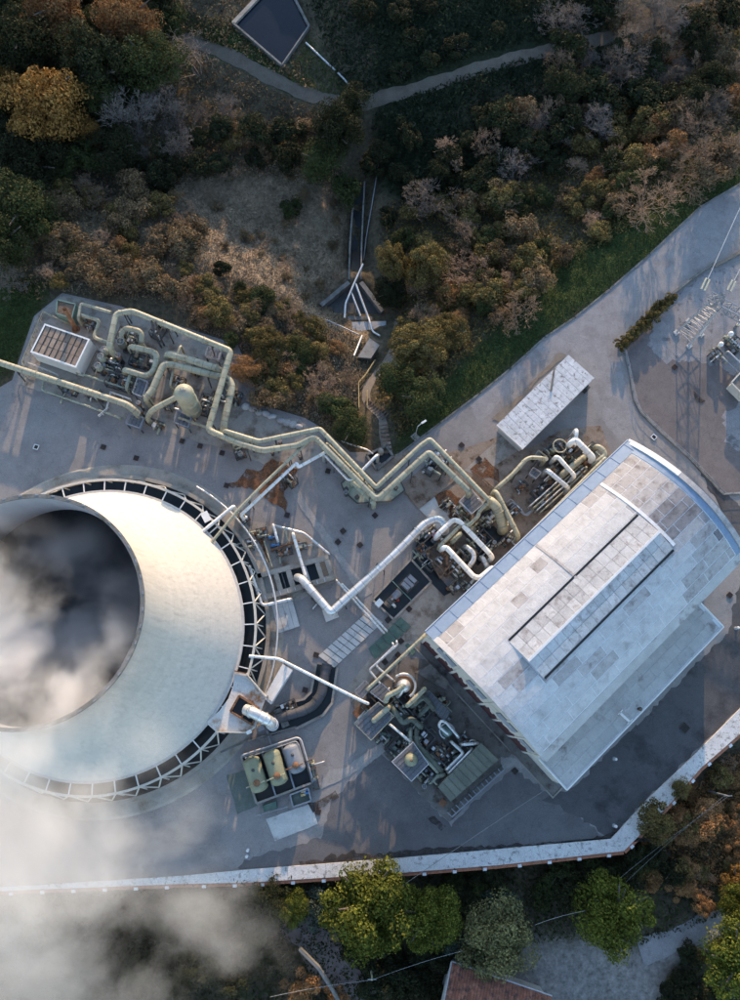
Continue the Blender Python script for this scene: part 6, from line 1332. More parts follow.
gpipe('short silver pipe down the middle of the spillway', [(351, 291.6), (360.5, 316)], .18, 'pipe_silver', zmin=zb + 1.6)
gpipe('pale pipe on the slope left of the hut', [(326, 322), (342, 329), (359, 337)], .14, 'steel_grey', up=.8)
gpipe('pale pipe beside the hut roof', [(362, 338), (354, 358)], .17, 'steel_pale', up=.9)
gpipe('thin pale pipe lying on the brown slope', [(255, 309), (282, 310)], .14, 'steel_pale', up=.5)
gpipe('pale pipe from the pond down to the dirt track', [(306, 44), (325, 62), (340, 76), (353, 90)], .18, 'steel_pale', up=.3)
hz0 = G(368, 348).z + 1.9
HQ = wz(((369.6, 337.8), (379.5, 345), (371, 358), (357.5, 357)), hz0 + .3)
hut = thing('hut', 'tiny hut with grey slab roof below the spillway', 'hut', (HQ[0].x, HQ[0].y, hz0 - 2.4)); ch_ = sum(HQ, Vector()) / 4
MB().prism([p.lerp(ch_, .1).to_2d() for p in HQ], hz0 - 2.6, hz0).build('wall', 'old_concrete', hut)
MB().prism([p.to_2d() for p in HQ], hz0, hz0 + .25).build('roof', 'concrete', hut)
# wooden stair rails on the footpath
for i, (px, lab) in enumerate((([(375, 362), (366, 376), (359, 384)], 'yellowish wooden handrail slanting beside the footpath'), ([(358.5, 383), (359, 410)], 'straight wooden handrail beside the footpath steps'), ([(367, 392), (367, 408)], 'shorter wooden handrail right of the steps'))):
    P = [G(a, b2) for a, b2 in px]; t = thing('wooden_rail', lab, 'handrail', tuple(P[0]))
    for h in (1.0, .55): MB().tube([p + Vector((0, 0, h)) for p in P], .08, 6).build('rail', 'wood_pale', t)
    for p, d in along(P, 1.5): MB().bar(p - Vector((0, 0, .2)), p + Vector((0, 0, 1.0)), .12).build('post', 'wood_pale', t)
P0, P1 = G(366, 402), G(385, 417)
st = thing('steps', 'row of timber steps leading down the footpath', 'steps', tuple(P0))
for k in range(9):
    p = P0.lerp(P1, k / 8); d = (P1 - P0).normalized(); s = Vector((-d.y, d.x, 0)); z = hz1(p.x, p.y) + .12
    MB().bar(Vector((p.x, p.y, z)) - s * .8, Vector((p.x, p.y, z)) + s * .8, .22, .22).build('step', 'deck_brown', st)
P0, P1 = G(383, 424), G(388, 452)
for k in range(8):
    p = P0.lerp(P1, k / 7); d = (P1 - P0).normalized(); s = Vector((-d.y, d.x, 0)); z = hz1(p.x, p.y) + .14
    MB().bar(Vector((p.x, p.y, z)) - s * .7, Vector((p.x, p.y, z)) + s * .7, .5, .2).build('step', 'concrete_brown', st)
# lamp post by the verge
p = W(415, 437, 0); lpst = thing('street_lamp', 'white street lamp on a small base at the verge by the bridge', 'street lamp', tuple(p))
MB().box((p.x, p.y, -.3), 1.1, 1.1, .45, .75).build('base', 'concrete', lpst); MB().tube(fillet([p, p + Vector((0, 0, 5)), p + Vector((.8, .6, 5.4))], .5), .07, 8).build('pole', 'steel_pale', lpst)
MB().box((p.x + 1.0, p.y + .7, 5.3), .9, .3, .16, .6).build('lamp_head', 'white_paint', lpst)

# ------------------------------------------------------------------ reservoir pond at the top
zp = PZ + .35
PQ2 = wz(POND_PX, zp)
pond = thing('reservoir', 'small square concrete reservoir with dark blue water in the wood', 'reservoir', tuple(W(272, 30, zp - .6)))
MB().prism([p.to_2d() for p in PQ2], zp - 4, zp - .15).build('water', 'pool_water', pond)
for i in range(5):
    a, b2 = PQ2[i], PQ2[(i + 1) % 5]
    MB().bar(Vector((a.x, a.y, zp - 1.4)), Vector((b2.x, b2.y, zp - 1.4)), (.8, .3, .4, .25, .35)[i], 3.6).build('wall', 'concrete' if i == 0 else 'old_concrete', pond)

# ------------------------------------------------------------------ substation at the right
def lattice(m, a, b2, w0, w1, n, t=.09):
    """four-legged lattice column from a to b2"""
    for s in (0,):
        d = (b2 - a).normalized(); u = d.cross(Vector((0, 1, .01))).normalized(); v = d.cross(u)
        C_ = lambda f, i: a.lerp(b2, f) + (u * ((-1, 1, 1, -1)[i]) + v * ((-1, -1, 1, 1)[i])) * (w0 + (w1 - w0) * f) / 2
        for i in range(4): m.bar(C_(0, i), C_(1, i), t * 1.4)
        for k in range(n):
            f0, f1 = k / n, (k + 1) / n
            for i in range(4): m.bar(C_(f0, i), C_(f1, (i + 1) % 4), t); m.bar(C_(f1, i), C_(f1, (i + 1) % 4), t)
ft1, ft2 = W(676, 333, 0), W(689, 346.5, 0); ft3, ft4 = W(688, 321.5, 0), W(701, 335, 0)
py = thing('lattice_pylon', 'grey steel lattice pylon with cross arm in the substation yard', 'pylon', tuple((ft1 + ft4) / 2))
topz = 10.5; tops = [W(a, b2, topz) for a, b2 in ((713, 300), (719, 307), (718, 294), (724, 301))]
feet = [ft1, ft2, ft3, ft4]
cz = sum(feet, Vector()) / 4
tops = [Vector((cz.x + (f.x - cz.x) * .55, cz.y + (f.y - cz.y) * .55, topz)) for f in feet]
for f, tp_ in zip(feet, tops):
    MB().bar(f, tp_, .2).build('leg', 'steel_pale', py); MB().box((f.x, f.y, 0), .8, .8, .35, .75).build('footing', 'concrete_light', py)
for k in range(1, 9):
    f0 = k / 9
    for i, j in ((0, 1), (2, 3), (0, 2), (1, 3)):
        MB().bar(feet[i].lerp(tops[i], f0), feet[j].lerp(tops[j], f0), .12 if k > 3 else .09).build('rung', 'steel_pale' if k < 4 else 'steel_grey', py)
        MB().bar(feet[i].lerp(tops[i], f0), feet[j].lerp(tops[j], min(1, f0 + 1 / 9)), .07).build('brace', 'steel_grey', py)
m = MB(); ct = sum(tops, Vector()) / 4; ax = Vector((.85, -.52, 0)).normalized()
lattice(m, ct - ax * 1.6 + Vector((0, 0, .6)), ct + ax * 11 + Vector((0, 0, .6)), 1.5, 1.3, 10, .1); m.build('cross_arm', 'steel_grey', py)
m = MB(); lattice(m, ct + Vector((0, 0, .5)), ct + Vector((0, 0, 3.2)), 1.3, .3, 3, .08); m.build('peak', 'steel_grey', py)
for i, (a, b2, c, d) in enumerate(((703, 290, 708, 279), (729, 291, 734, 281))):
    A, B = W(a, b2, 11.2), W(c, d, 11.4); dd = (B - A).normalized(); s = Vector((-dd.y, dd.x, 0)) * .28
    t = thing('insulator', ('left', 'right')[i] + ' pale double insulator string hanging from the pylon', 'insulator', tuple(A))
    for k in (-1, 1):
        pts = []; rr = []
        for j in range(17): pts.append(A.lerp(B, j / 16) + s * k); rr.append(.2 if j % 2 else .1)
        MB().tube(pts, rr, 8, smooth=False).build('insulator_string', 'insulator', t)
    MB().bar(A - s * 1.4, A + s * 1.4, .12).build('yoke', 'steel_grey', t); MB().bar(B - s * 1.4, B + s * 1.4, .12).build('yoke', 'steel_grey', t)
    far = W((742, 770)[i], (205, 215)[i], 13.5); far = B + (far - B) * 1.6
    w_ = thing('power_line', ('left', 'right')[i] + ' bright overhead power line leaving the pylon', 'cable', tuple(B)); MB().tube([B, B.lerp(far, .5) - Vector((0, 0, .4)), far], .07, 6).build('cable', 'wire_pale', w_)
for i, (a, b2) in enumerate(((721.5, 344), (731.5, 333.5), (741, 322))):
    p = W(a, b2, 2.2); t = thing('circuit_breaker', ('lowest', 'middle', 'topmost')[i] + ' white capped circuit breaker post in the substation', 'circuit breaker', (p.x, p.y, 0))
    MB().lathe((p.x, p.y, 0), [(.3, 0), (.3, 1.0)], 10).build('post', 'steel_grey', t)
    MB().lathe((p.x, p.y, 1.0), [(.18 + .1 * (j % 2), j * .12) for j in range(9)], 10, False).build('insulator_stack', 'insulator', t)
    MB().lathe((p.x, p.y, 1.95), [(.42, 0), (.42, .3), (.25, .5), (.02, .55)], 12).build('cap', 'white_paint', t)
PR('bus_bar', 'pale tubular bus bar low in the substation', [(728, 351, 1.8), (745, 367, 1.8)], .13, 'steel_pale', drop=(.2, .2))
PR('bus_bar', 'second pale tubular bus bar by the kiosk', [(722, 357, 1.4), (738, 372, 1.4)], .12, 'steel_grey', drop=(.2, .2))
machine('rusty transformer gear beside the pylon', 715, 355, 1.4, (1.6, 1.4), .7, 'steel_grey', bits=6, seed=101)
machine('grey switch gear at the right picture edge', 735, 345, 1.6, (1.8, 2.4), .7, 'steel_grey', bits=7, seed=102)
KQ = wq(((731, 383), (744, 369), (762, 384), (746, 398)), 2.4)
ks = thing('kiosk', 'small kiosk with beige edged flat roof at the right edge', 'kiosk', (KQ[0].x, KQ[0].y, 0)); ck = sum(KQ, Vector()) / 4
MB().prism([p.lerp(ck, .1).to_2d() for p in KQ], 0, 2.2).build('wall', 'wall_cream', ks); MB().prism([p.to_2d() for p in KQ], 2.2, 2.4).build('roof', 'concrete_dark', ks)
for i in range(4): MB().bar(KQ[i] + Vector((0, 0, .08)), KQ[(i + 1) % 4] + Vector((0, 0, .08)), .22, .24).build('fascia', 'beam_cream', ks)
# low fence round the substation
FP = [W(a, b2, 1.0) for a, b2 in ((622, 345), (627, 352), (632, 375), (636, 398), (642, 410), (662, 430), (690, 455), (708, 474), (726, 493), (745, 492))]
fn = thing('fence', 'low grey green mesh fence curving around the substation yard', 'fence', (FP[0].x, FP[0].y, 0))
for p, d in along(FP, 2.4): MB().bar((p.x, p.y, 0), (p.x, p.y, 1.15), .09).build('post', 'steel_grey', fn)
for h in (1.05, .6, .2): MB().tube([Vector((p.x, p.y, h)) for p in FP], .035, 5).build('rail', 'steel_grey', fn)
for a, b2 in zip(FP[:-1], FP[1:]): MB().bar((a.x, a.y, .08), (b2.x, b2.y, .08), .3, .16).build('kerb', 'old_concrete', fn)
low_wall('mossy low wall beside the road under the hedge', [(620, 343), (660, 303), (703, 270), (716, 262)], .4, .5, 'old_concrete', 'low_wall')
low_wall('low rubble wall above the pylon', [(716, 265), (740, 252), (760, 240)], .5, .4, 'dirt_path', 'low_wall')

# ------------------------------------------------------------------ house, poles and wires at the bottom
zr = G(480, 990).z
HQ1 = [W(452, 962.5, zr + 5.2), W(552, 997, zr + 5.2)]
hd = (HQ1[1] - HQ1[0]); hl = hd.length; hd.normalize(); hn = Vector((hd.y, -hd.x, 0))
if hn.y > 0: hn = -hn
hs = thing('house', 'house with old red brown tiled roof at the bottom edge', 'house', (HQ1[0].x + hn.x * 4, HQ1[0].y + hn.y * 4, zr))
def hh(u, v, z): return Vector((HQ1[0].x + hd.x * u + hn.x * v, HQ1[0].y + hd.y * u + hn.y * v, z))
ze, zrdg, dep = zr + 5.2, zr + 7.2, 5.2
MB().prism([hh(.4, .4, 0).to_2d(), hh(hl - .4, .4, 0).to_2d(), hh(hl - .4, dep * 2 - .4, 0).to_2d(), hh(.4, dep * 2 - .4, 0).to_2d()], zr - 1, ze - .1).build('wall', 'wall_cream', hs)
m = MB()
for s0, s1 in ((0, dep), (dep * 2, dep)):
    m.hexa([hh(0, s0, ze - .12), hh(hl, s0, ze - .12), hh(hl, s1, zrdg - .12), hh(0, s1, zrdg - .12)], [hh(0, s0, ze), hh(hl, s0, ze), hh(hl, s1, zrdg), hh(0, s1, zrdg)])
rf = m.build('roof', 'roof_tile', hs)
tm = MB(); tl = dep / 12 * 1.15; tw_ = .42
tm.add([(x_, y_, z_ + (.09 if k in (1, 2) else 0)) for y_, z_ in ((0, 0), (tl, (zrdg - ze) / dep * tl)) for k, x_ in enumerate((0, .11, .31, tw_ - .01))], [(0, 1, 5, 4), (1, 2, 6, 5), (2, 3, 7, 6)])
tme = tm.mesh('roof_tile', 'roof_tile'); ang = Matrix(((hd.x, hn.x, 0), (hd.y, hn.y, 0), (0, 0, 1)))
ntile = 0
for j in range(12):
    for k in range(int(hl / tw_)):
        u, v = k * tw_ + random.uniform(-.01, .01), j * dep / 12
        if ntile < 300 and v < 4.6: piece('roof_tile', tme, rf, hh(u, v, ze + (zrdg - ze) * j / 12 + .03 + random.uniform(0, .02)), mtx=ang); ntile += 1
        else: break
rest = MB()
for j in range(12):
    for k in range(int(hl / tw_)):
        idx_ = j * int(hl / tw_) + k
        if idx_ >= 300:
            o = hh(k * tw_, j * dep / 12, ze + (zrdg - ze) * j / 12 + .03)
            rest.add([o + hd * x_ + hn * y_ + Vector((0, 0, z_ + (.09 if q in (1, 2) else 0))) for y_, z_ in ((0, 0), (tl, (zrdg - ze) / dep * tl)) for q, x_ in enumerate((0, .11, .31, tw_ - .01))], [(0, 1, 5, 4), (1, 2, 6, 5), (2, 3, 7, 6)])
if rest.v: tag(rest.build('roof_tiles', 'roof_tile', rf), kind='stuff')
MB().bar(hh(-.1, -.05, ze - .02), hh(-.1, dep, zrdg + .02), .2, .25).build('verge', 'stone_pale', hs); MB().tube([hh(0, -.12, ze - .05), hh(hl, -.12, ze - .05)], .1, 8).build('gutter', 'steel_pale', hs)
def pole(label, px, py_, h, arm=False, base_px=True):
    g = G(px, py_, h); t = thing('utility_pole', label, 'utility pole', (g.x, g.y, g.z)); MB().tube([g, g + Vector((0, 0, h))], [.14, .1], 8).build('pole', 'insulator' if not arm else 'steel_grey', t)
    m = MB().bar(g + Vector((-.6, 0, h - .25)), g + Vector((.6, 0, h - .25)), .1); m.build('cross_piece', 'steel_grey', t)
    return g + Vector((0, 0, h))
p1 = pole('pale utility pole above the paved lane', 372, 980, 7.0); p2 = pole('grey lamp pole among the orange scrub', 729, 796, 7.0, True)
def cable(label, a, b2, sag=.6, r=.018, mt='wire'):
    t = thing('cable', label, 'cable', tuple(a)); MB().tube([a.lerp(b2, k / 8) - Vector((0, 0, sag * 4 * (k / 8) * (1 - k / 8))) for k in range(9)], r, 5).build('wire', mt, t)
cable('overhead cable from the pale pole toward the left', p1, W(270, 997, 2.5), mt='wire_pale'); cable('overhead cable from the pale pole toward the right trees', p1, W(462, 951, 3.0), mt='wire_pale')
cable('upper overhead cable from the lamp pole to the scrub', p2, W(620, 878, 2.5)); cable('lower overhead cable from the lamp pole to the scrub', p2 - Vector((.5, 0, .3)), W(626, 882, 2.0))
cable('overhead cable between the pale olive tree and the round green tree', W(585, 911, 3.0), W(535, 925, 3.0), mt='wire_pale')
cable('thin overhead wire crossing the walkway and yard', W(402, 886, 4.0), W(545, 790, 8.0), .5, .035, 'wire')
low_wall('low wall beside the paved lane', [(300, 950), (318, 968), (332, 990), (340, 1005)], .4, 1.0, 'old_concrete', 'low_wall')
# ------------------------------------------------------------------ trees
def crown_mesh(name, mt, R, H, nb, nleaf, ls, seed, low=.15, blob=.42, shape=1.0):
    """leaf-sized faces over many lobes: uneven outline with gaps"""
    r = np.random.default_rng(seed)
    c = r.normal(size=(nb, 3)); c /= np.linalg.norm(c, axis=1)[:, None]; c *= (r.random((nb, 1)) ** .45)
    c[:, 2] = c[:, 2] * .5 + .5
    cx = c * np.array([R * .72, R * .72, H * .62]) + np.array([0, 0, H * low])
    br = R * blob * (.55 + .75 * r.random(nb))
    bi = r.integers(0, nb, nleaf)
    d = r.normal(size=(nleaf, 3)); d /= np.linalg.norm(d, axis=1)[:, None]; d[:, 2] = np.where(d[:, 2] < -.35, -d[:, 2], d[:, 2])
    p = cx[bi] + d * (br[bi] * (.72 + .36 * r.random(nleaf)))[:, None] * np.array([1, 1, .85 * shape])
    p[:, 2] = np.maximum(p[:, 2], .05 * H)
    n = d + r.normal(size=(nleaf, 3)) * .55; n /= np.linalg.norm(n, axis=1)[:, None]
    u = np.cross(n, r.normal(size=(nleaf, 3))); u /= np.linalg.norm(u, axis=1)[:, None]; v = np.cross(n, u)
    s = (ls * (.6 + .8 * r.random(nleaf)))[:, None]
    q = np.stack([p - u * s * .5, p - v * s * .32 + n * s * .12, p + u * s * .6, p + v * s * .34 + n * s * .1], 1).reshape(-1, 3)
    me = bpy.data.meshes.new(name); me.vertices.add(len(q)); me.vertices.foreach_set('co', q.ravel())
    me.loops.add(len(q)); me.loops.foreach_set('vertex_index', np.arange(len(q)))
    me.polygons.add(nleaf); me.polygons.foreach_set('loop_start', np.arange(0, len(q), 4)); me.polygons.foreach_set('loop_total', np.full(nleaf, 4))
    me.update(calc_edges=True); me.materials.append(MATS[mt]); return me
def trunk_mesh(R, H, seed, mt='bark'):
    rg = random.Random(seed); m = MB()
    m.tube([(0, 0, -.5), (rg.uniform(-.1, .1), rg.uniform(-.1, .1), H * .3), (rg.uniform(-.2, .2), rg.uniform(-.2, .2), H * .6)], [R * .075, R * .055, R * .03], 7)
    for k in range(5):
        a = rg.uniform(0, 6.28); z = H * rg.uniform(.2, .45); L = R * rg.uniform(.4, .7)
        m.tube([(0, 0, z), (L * .5 * math.cos(a), L * .5 * math.sin(a), z + L * .4), (L * math.cos(a), L * math.sin(a), z + L * .65)], [R * .04, R * .028, R * .012], 5)
    return m.mesh('trunk', mt)
def bare_mesh(H, seed, mt, depth=6, spread=.6):
    rg = random.Random(seed); V = []; F = []
    def seg(a, b2, ra, rb):
        d = (b2 - a).normalized(); u = d.cross(Vector((.3, .2, 1))).normalized(); v = d.cross(u); o = len(V)
        for p, r in ((a, ra), (b2, rb)):
            for k in range(3): V.append(p + (u * math.cos(k * 2.0944) + v * math.sin(k * 2.0944)) * r)
        for k in range(3): F.append((o + k, o + (k + 1) % 3, o + 3 + (k + 1) % 3, o + 3 + k))
    def grow(p, d, L, r, n):
        q = p + d * L; seg(p, q, r, r * .66)
        if n == 0: return
        for k in range(rg.choice((2, 3, 3)) if n > 1 else rg.choice((3, 4))):
            e = (d + Vector((rg.gauss(0, spread), rg.gauss(0, spread), rg.gauss(.05, .32)))).normalized()
            grow(p.lerp(q, rg.uniform(.55, 1)), e, L * rg.uniform(.6, .86), max(r * .62, .011), n - 1)
    for k in range(3):
        a = rg.uniform(0, 6.28); grow(Vector((0, 0, -.3)), Vector((.45 * math.cos(a), .45 * math.sin(a), 1)).normalized(), H * .27, H * .013, depth)
    m = MB(); m.add(V, F, True); return m.mesh('branches', mt)
KIND = {}
def reg(kind, name, lst, big=None): KIND[kind] = (name, lst, big or lst)
for q_, (kind, mt, name, nl, ls, nb) in enumerate((('oak', 'leaf_oak', 'evergreen_oak', 5200, .25, 24), ('dark', 'leaf_dark', 'evergreen_tree', 4600, .27, 22), ('olive', 'leaf_olive', 'scrub_tree', 4200, .25, 26), ('brown', 'leaf_brown', 'dry_shrub', 3600, .24, 28),
                                   ('orange', 'leaf_orange', 'autumn_tree', 4600, .24, 24), ('rust', 'leaf_rust', 'autumn_shrub', 3800, .24, 26), ('blue', 'leaf_blue', 'grey_green_shrub', 4200, .22, 22))):
    lst = [(crown_mesh('crown', mt, 3.0, 5.0, nb, nl, ls, 100 + 17 * q_ + i, blob=.30), trunk_mesh(3.0, 5.0, i)) for i in range(3)]
    bg_ = [(crown_mesh('crown', mt, 3.0, 5.0, 60, 13000, .135, 800 + q_, blob=.23), lst[0][1])] if kind in ('oak', 'dark', 'orange', 'rust', 'olive') else None
    reg(kind, name, lst, bg_)
reg('bright', 'broadleaf_tree', [(crown_mesh('crown', 'leaf_bright', 3.0, 5.0, 70, 15000, .135, 300 + i, blob=.22), trunk_mesh(3, 5, 50 + i)) for i in range(2)])
reg('silver', 'olive_tree', [(crown_mesh('crown', 'leaf_silver', 3.0, 5.0, 60, 13000, .145, 320, blob=.24), trunk_mesh(3, 5, 60))])
reg('baregrey', 'bare_tree', [(bare_mesh(5.0, 500 + i, 'twig_grey'), None) for i in range(4)])
reg('barebrown', 'bare_tree', [(bare_mesh(5.0, 520 + i, 'twig_brown'), None) for i in range(4)])
scale_px = lambda p: F_PX / ((Vector((0, 0, CAM_H)) - p).length)
def tree(kind, px, py_, rpx, label, group=None, tall=1.0, cat=None):
    name, lst, big_ = KIND[kind]
    if rpx >= 19: lst = big_
    g = G(px, py_); R = rpx / scale_px(g)
    h = R * 5.0 / 3.0 * tall
    g = G(px, py_, h * .55); R = rpx / scale_px(g + Vector((0, 0, h * .5)))
    t = thing(name, label, cat or ('bush' if 'shrub' in name or rpx < 14 else 'tree'), tuple(g), group)
    cm, tm_ = lst[random.randrange(len(lst))]
    s = R / 3.0 * (1.25 if kind.startswith('bare') else 1.16)
    t.rotation_euler = (0, 0, random.uniform(0, 6.28)); t.scale = (s * random.uniform(.82, 1.18), s * random.uniform(.82, 1.18), s * tall * random.uniform(.9, 1.06))
    o = bpy.data.objects.new('crown', cm); o.parent = t; col.objects.link(o)
    if tm_: o = bpy.data.objects.new('trunk', tm_); o.parent = t; col.objects.link(o)
    return t
big = [
 ('orange', 42, 100, 42, 'large orange autumn tree near the left edge', 1.2), ('orange', 8, 88, 22, 'orange tree cut by the left edge above the large orange one', 1.2), ('orange', 84, 128, 20, 'smaller orange green tree right of the large orange one', 1.1),
 ('rust', 128, 22, 28, 'brown topped tree at the top left', 1.3), ('rust', 52, 8, 26, 'brown tree cut by the top edge at the left', 1.3), ('dark', 18, 40, 34, 'dark tree in the top left corner', 1.3), ('dark', 95, 62, 34, 'dark tree between the orange tree and the brown topped tree', 1.3), ('oak', 150, 62, 30, 'dark oak left of the pale bare tree at the top', 1.2),
 ('oak', 20, 205, 36, 'olive green oak at the left edge', 1.2), ('oak', 2, 240, 28, 'dark oak cut by the left edge below the olive green one', 1.2), ('dark', 28, 158, 30, 'black green tree under the large orange tree', 1.1), ('oak', 96, 96, 24, 'oak touching the right of the large orange tree', 1.1),
 ('baregrey', 196, 55, 26, 'pale bare tree near the reservoir', 1), ('baregrey', 130, 118, 28, 'pale bare tree in the upper left wood', 1), ('baregrey', 188, 132, 24, 'pale bare tree on the slope below the dirt track', 1), ('baregrey', 160, 98, 20, 'small pale bare tree between the two larger ones', 1), ('baregrey', 218, 108, 16, 'small bare tree near the dirt track', 1), ('baregrey', 4, 275, 18, 'bare grey shrub at the left edge above the lawn', 1),
 ('dark', 338, 128, 32, 'large dark evergreen at the head of the channel', 1.2), ('oak', 322, 160, 24, 'dark evergreen left of the channel head', 1.1), ('oak', 346, 190, 18, 'dark evergreen hugging the left channel wall', 1.1), ('dark', 352, 104, 22, 'dark evergreen beside the dirt track junction', 1.2), ('dark', 372, 165, 14, 'small dark bush right of the channel', 1),
 ('olive', 230, 142, 11, 'small round olive bush on the dim slope', 1), ('oak', 292, 208, 10, 'small round dark bush on the dry slope', 1), ('dark', 222, 268, 8, 'tiny dark bush on the dry slope', 1.2),
 ('olive', 392, 262, 20, 'olive gold tree right of the spillway', 1.5), ('olive', 427, 266, 21, 'olive gold tree next to the one by the spillway', 1.4), ('dark', 390, 292, 20, 'dark evergreen below the olive gold pair', 1.0),
 ('baregrey', 432, 188, 30, 'large dim bare tree right of the channel', 1), ('baregrey', 518, 168, 24, 'pale bare tree in the middle of the right wood', 1), ('baregrey', 588, 112, 24, 'pale bare tree at the upper right', 1), ('baregrey', 632, 60, 26, 'bare tree near the end of the dirt track', 1), ('baregrey', 660, 15, 24, 'bare tree cut by the top edge at the right', 1),
 ('barebrown', 517, 306, 24, 'reddish bare shrub just above the road', 1), ('barebrown', 470, 262, 24, 'tan bare tree between the olive pair and the road', 1), ('barebrown', 505, 200, 22, 'tan bare tree in the right wood', 1), ('barebrown', 648, 190, 32, 'big tan bare tree overhanging the road bend', 1), ('barebrown', 690, 172, 28, 'tan bare tree right of the big overhanging one', 1), ('barebrown', 722, 140, 30, 'tan bare tree near the right edge', 1), ('barebrown', 432, 362, 14, 'small reddish bare shrub in the green scrub', 1),
 ('barebrown', 318, 388, 24, 'tan bare shrub behind the pipe bridge', 1), ('barebrown', 285, 362, 16, 'tan bare shrub right of the skid', 1), ('barebrown', 500, 272, 18, 'tan bare shrub above the green verge', 1),
 ('olive', 420, 346, 30, 'broad green scrub tree right of the footpath', .9), ('oak', 396, 380, 28, 'dense green scrub tree beside the footpath steps', .9), ('oak', 422, 398, 24, 'dense green scrub tree above the bridge loop', .9), ('olive', 450, 330, 22, 'green scrub tree above the verge', .9), ('rust', 452, 298, 16, 'orange brown shrub below the olive gold pair', .9),
 ('oak', 352, 428, 24, 'dark green bush behind the zigzag bridge', .8), ('oak', 335, 405, 18, 'dark green bush behind the tan bare shrub', .8), ('rust', 248, 368, 20, 'reddish brown shrub right of the skid pipes', .8), ('olive', 268, 345, 20, 'green brown scrub on the slope behind the skid', .8), ('oak', 300, 350, 20, 'dark green scrub on the slope behind the bridge', .8),
 ('bright', 366, 907, 49, 'large bright green tree below the walkway', 1.1), ('bright', 428, 916, 39, 'bright green tree right of the largest one', 1.0), ('bright', 291, 906, 20, 'small bright green tree at the edge of the steam', 1.1), ('blue', 318, 908, 18, 'grey green tree between two bright green ones', 1.1), ('silver', 497, 942, 45, 'pale olive tree beside the tiled roof', .9), ('bright', 618, 915, 38, 'round green tree on the sandy lot', 1.2), ('blue', 452, 940, 16, 'grey green shrub left of the pale olive tree', .9), ('blue', 505, 905, 16, 'grey green shrub above the pale olive tree', .9),
 ('bright', 740, 905, 22, 'green tree cut by the right edge', 1.1), ('bright', 738, 965, 34, 'large green tree in the lower right corner', 1.1), ('orange', 736, 880, 14, 'orange shrub above the lower right green tree', 1.0), ('rust', 703, 905, 10, 'small tan shrub at the lane end', 1.0), ('olive', 655, 820, 17, 'green climber spilling over the walkway bend', 1.0), ('olive', 681, 789, 9, 'green shrub on the outer edge of the walkway', .9), ('rust', 300, 990, 18, 'orange brown shrub beside the paved lane', .9), ('rust', 335, 1000, 12, 'orange shrub at the lane wall', .9),
]
for k, a, b2, r, lab, tl_ in big: tree(k, a, b2, r, lab, None, tl_)
# smaller plants nobody could tell apart inside their patch: one label and group per patch and kind
LAND = [(45, 105, 'the large orange tree'), (10, 30, 'the top left corner'), (130, 25, 'the brown topped tree'), (270, 30, 'the reservoir'), (195, 60, 'the pale bare tree by the reservoir'), (130, 120, 'the left pale bare tree'), (20, 210, 'the olive green oak'), (64, 345, 'the white slatted box'), (180, 400, 'the separator vessel'),
        (230, 140, 'the round olive bush'), (338, 125, 'the channel head'), (355, 310, 'the spillway'), (368, 348, 'the tiny hut'), (318, 385, 'the tan bare shrub'), (345, 450, 'the zigzag bridge'), (366, 400, 'the footpath steps'), (410, 265, 'the olive gold pair'), (430, 188, 'the large dim bare tree'), (518, 168, 'the middle bare tree'), (517, 306, 'the reddish bare shrub'),
        (588, 112, 'the upper right bare tree'), (648, 190, 'the big overhanging bare tree'), (735, 130, 'the right edge'), (600, 40, 'the end of the dirt track'), (470, 72, 'the middle of the dirt track'), (320, 97, 'the dirt track fork'), (720, 20, 'the top right corner'), (620, 850, 'the walkway bend'), (690, 760, 'the sunlit stretch of walkway'), (728, 798, 'the lamp pole'), (618, 915, 'the round green tree'),
        (500, 940, 'the pale olive tree'), (368, 905, 'the largest bright green tree'), (430, 914, 'the second bright green tree'), (372, 980, 'the pale utility pole'), (690, 935, 'the gravel lane'), (738, 960, 'the lower right green tree'), (5, 995, 'the lower left corner'), (90, 895, 'the left part of the walkway'), (230, 888, 'the walkway under the steam'), (265, 990, 'the paved lane'), (500, 200, 'the tan bare tree in the right wood'), (440, 335, 'the green scrub above the verge')]
USED = {}
NTH = ['', 'second ', 'third ', 'fourth ', 'fifth ', 'sixth ', 'seventh ', 'eighth ', 'ninth ', 'tenth ']
def patch(kind, poly, n, r0, r1, label, group, tall=1.0, avoid=6, seed=0):
    """a thicket of one kind; each plant is named by the landmark it stands next to"""
    rg = random.Random(seed); xs = [p[0] for p in poly]; ys = [p[1] for p in poly]; done = []; tries = 0
    while len(done) < n and tries < 4000:
        tries += 1; a, b2 = rg.uniform(min(xs), max(xs)), rg.uniform(min(ys), max(ys))
        if float(sdist([Vector(p) for p in poly], np.array([a]), np.array([b2]))[0]) > 0: continue
        if any((a - u) ** 2 + (b2 - v) ** 2 < avoid ** 2 for u, v in done): continue
        done.append((a, b2))
    short = label.split(' in ')[0].split(' on ')[0].split(' along ')[0].split(' filling ')[0].split(' scattered ')[0].split(' right of ')[0].split(' below ')[0].split(' above ')[0].split(' veiled ')[0].split(' outside ')[0]
    near = []
    for a, b2 in done:
        d, lx, ly, nm = min((math.hypot(a - l[0], b2 - l[1]), l[0], l[1], l[2]) for l in LAND)
        dx, dy = a - lx, b2 - ly
        rel = ('right of ' if dx > 0 else 'left of ') if abs(dx) > abs(dy) else ('below ' if dy > 0 else 'above ')
        near.append((d, a, b2, rel + nm))
    for d, a, b2, where in sorted(near):
        k = USED.get((short, where), 0); USED[(short, where)] = k + 1
        tree(kind, a, b2, rg.uniform(r0, r1), ('second nearest ' if k == 1 else 'third nearest ' if k == 2 else NTH[min(k, 9)] + 'nearest ' if k else '') + short + ' ' + where, group, tall * rg.uniform(.85, 1.15))
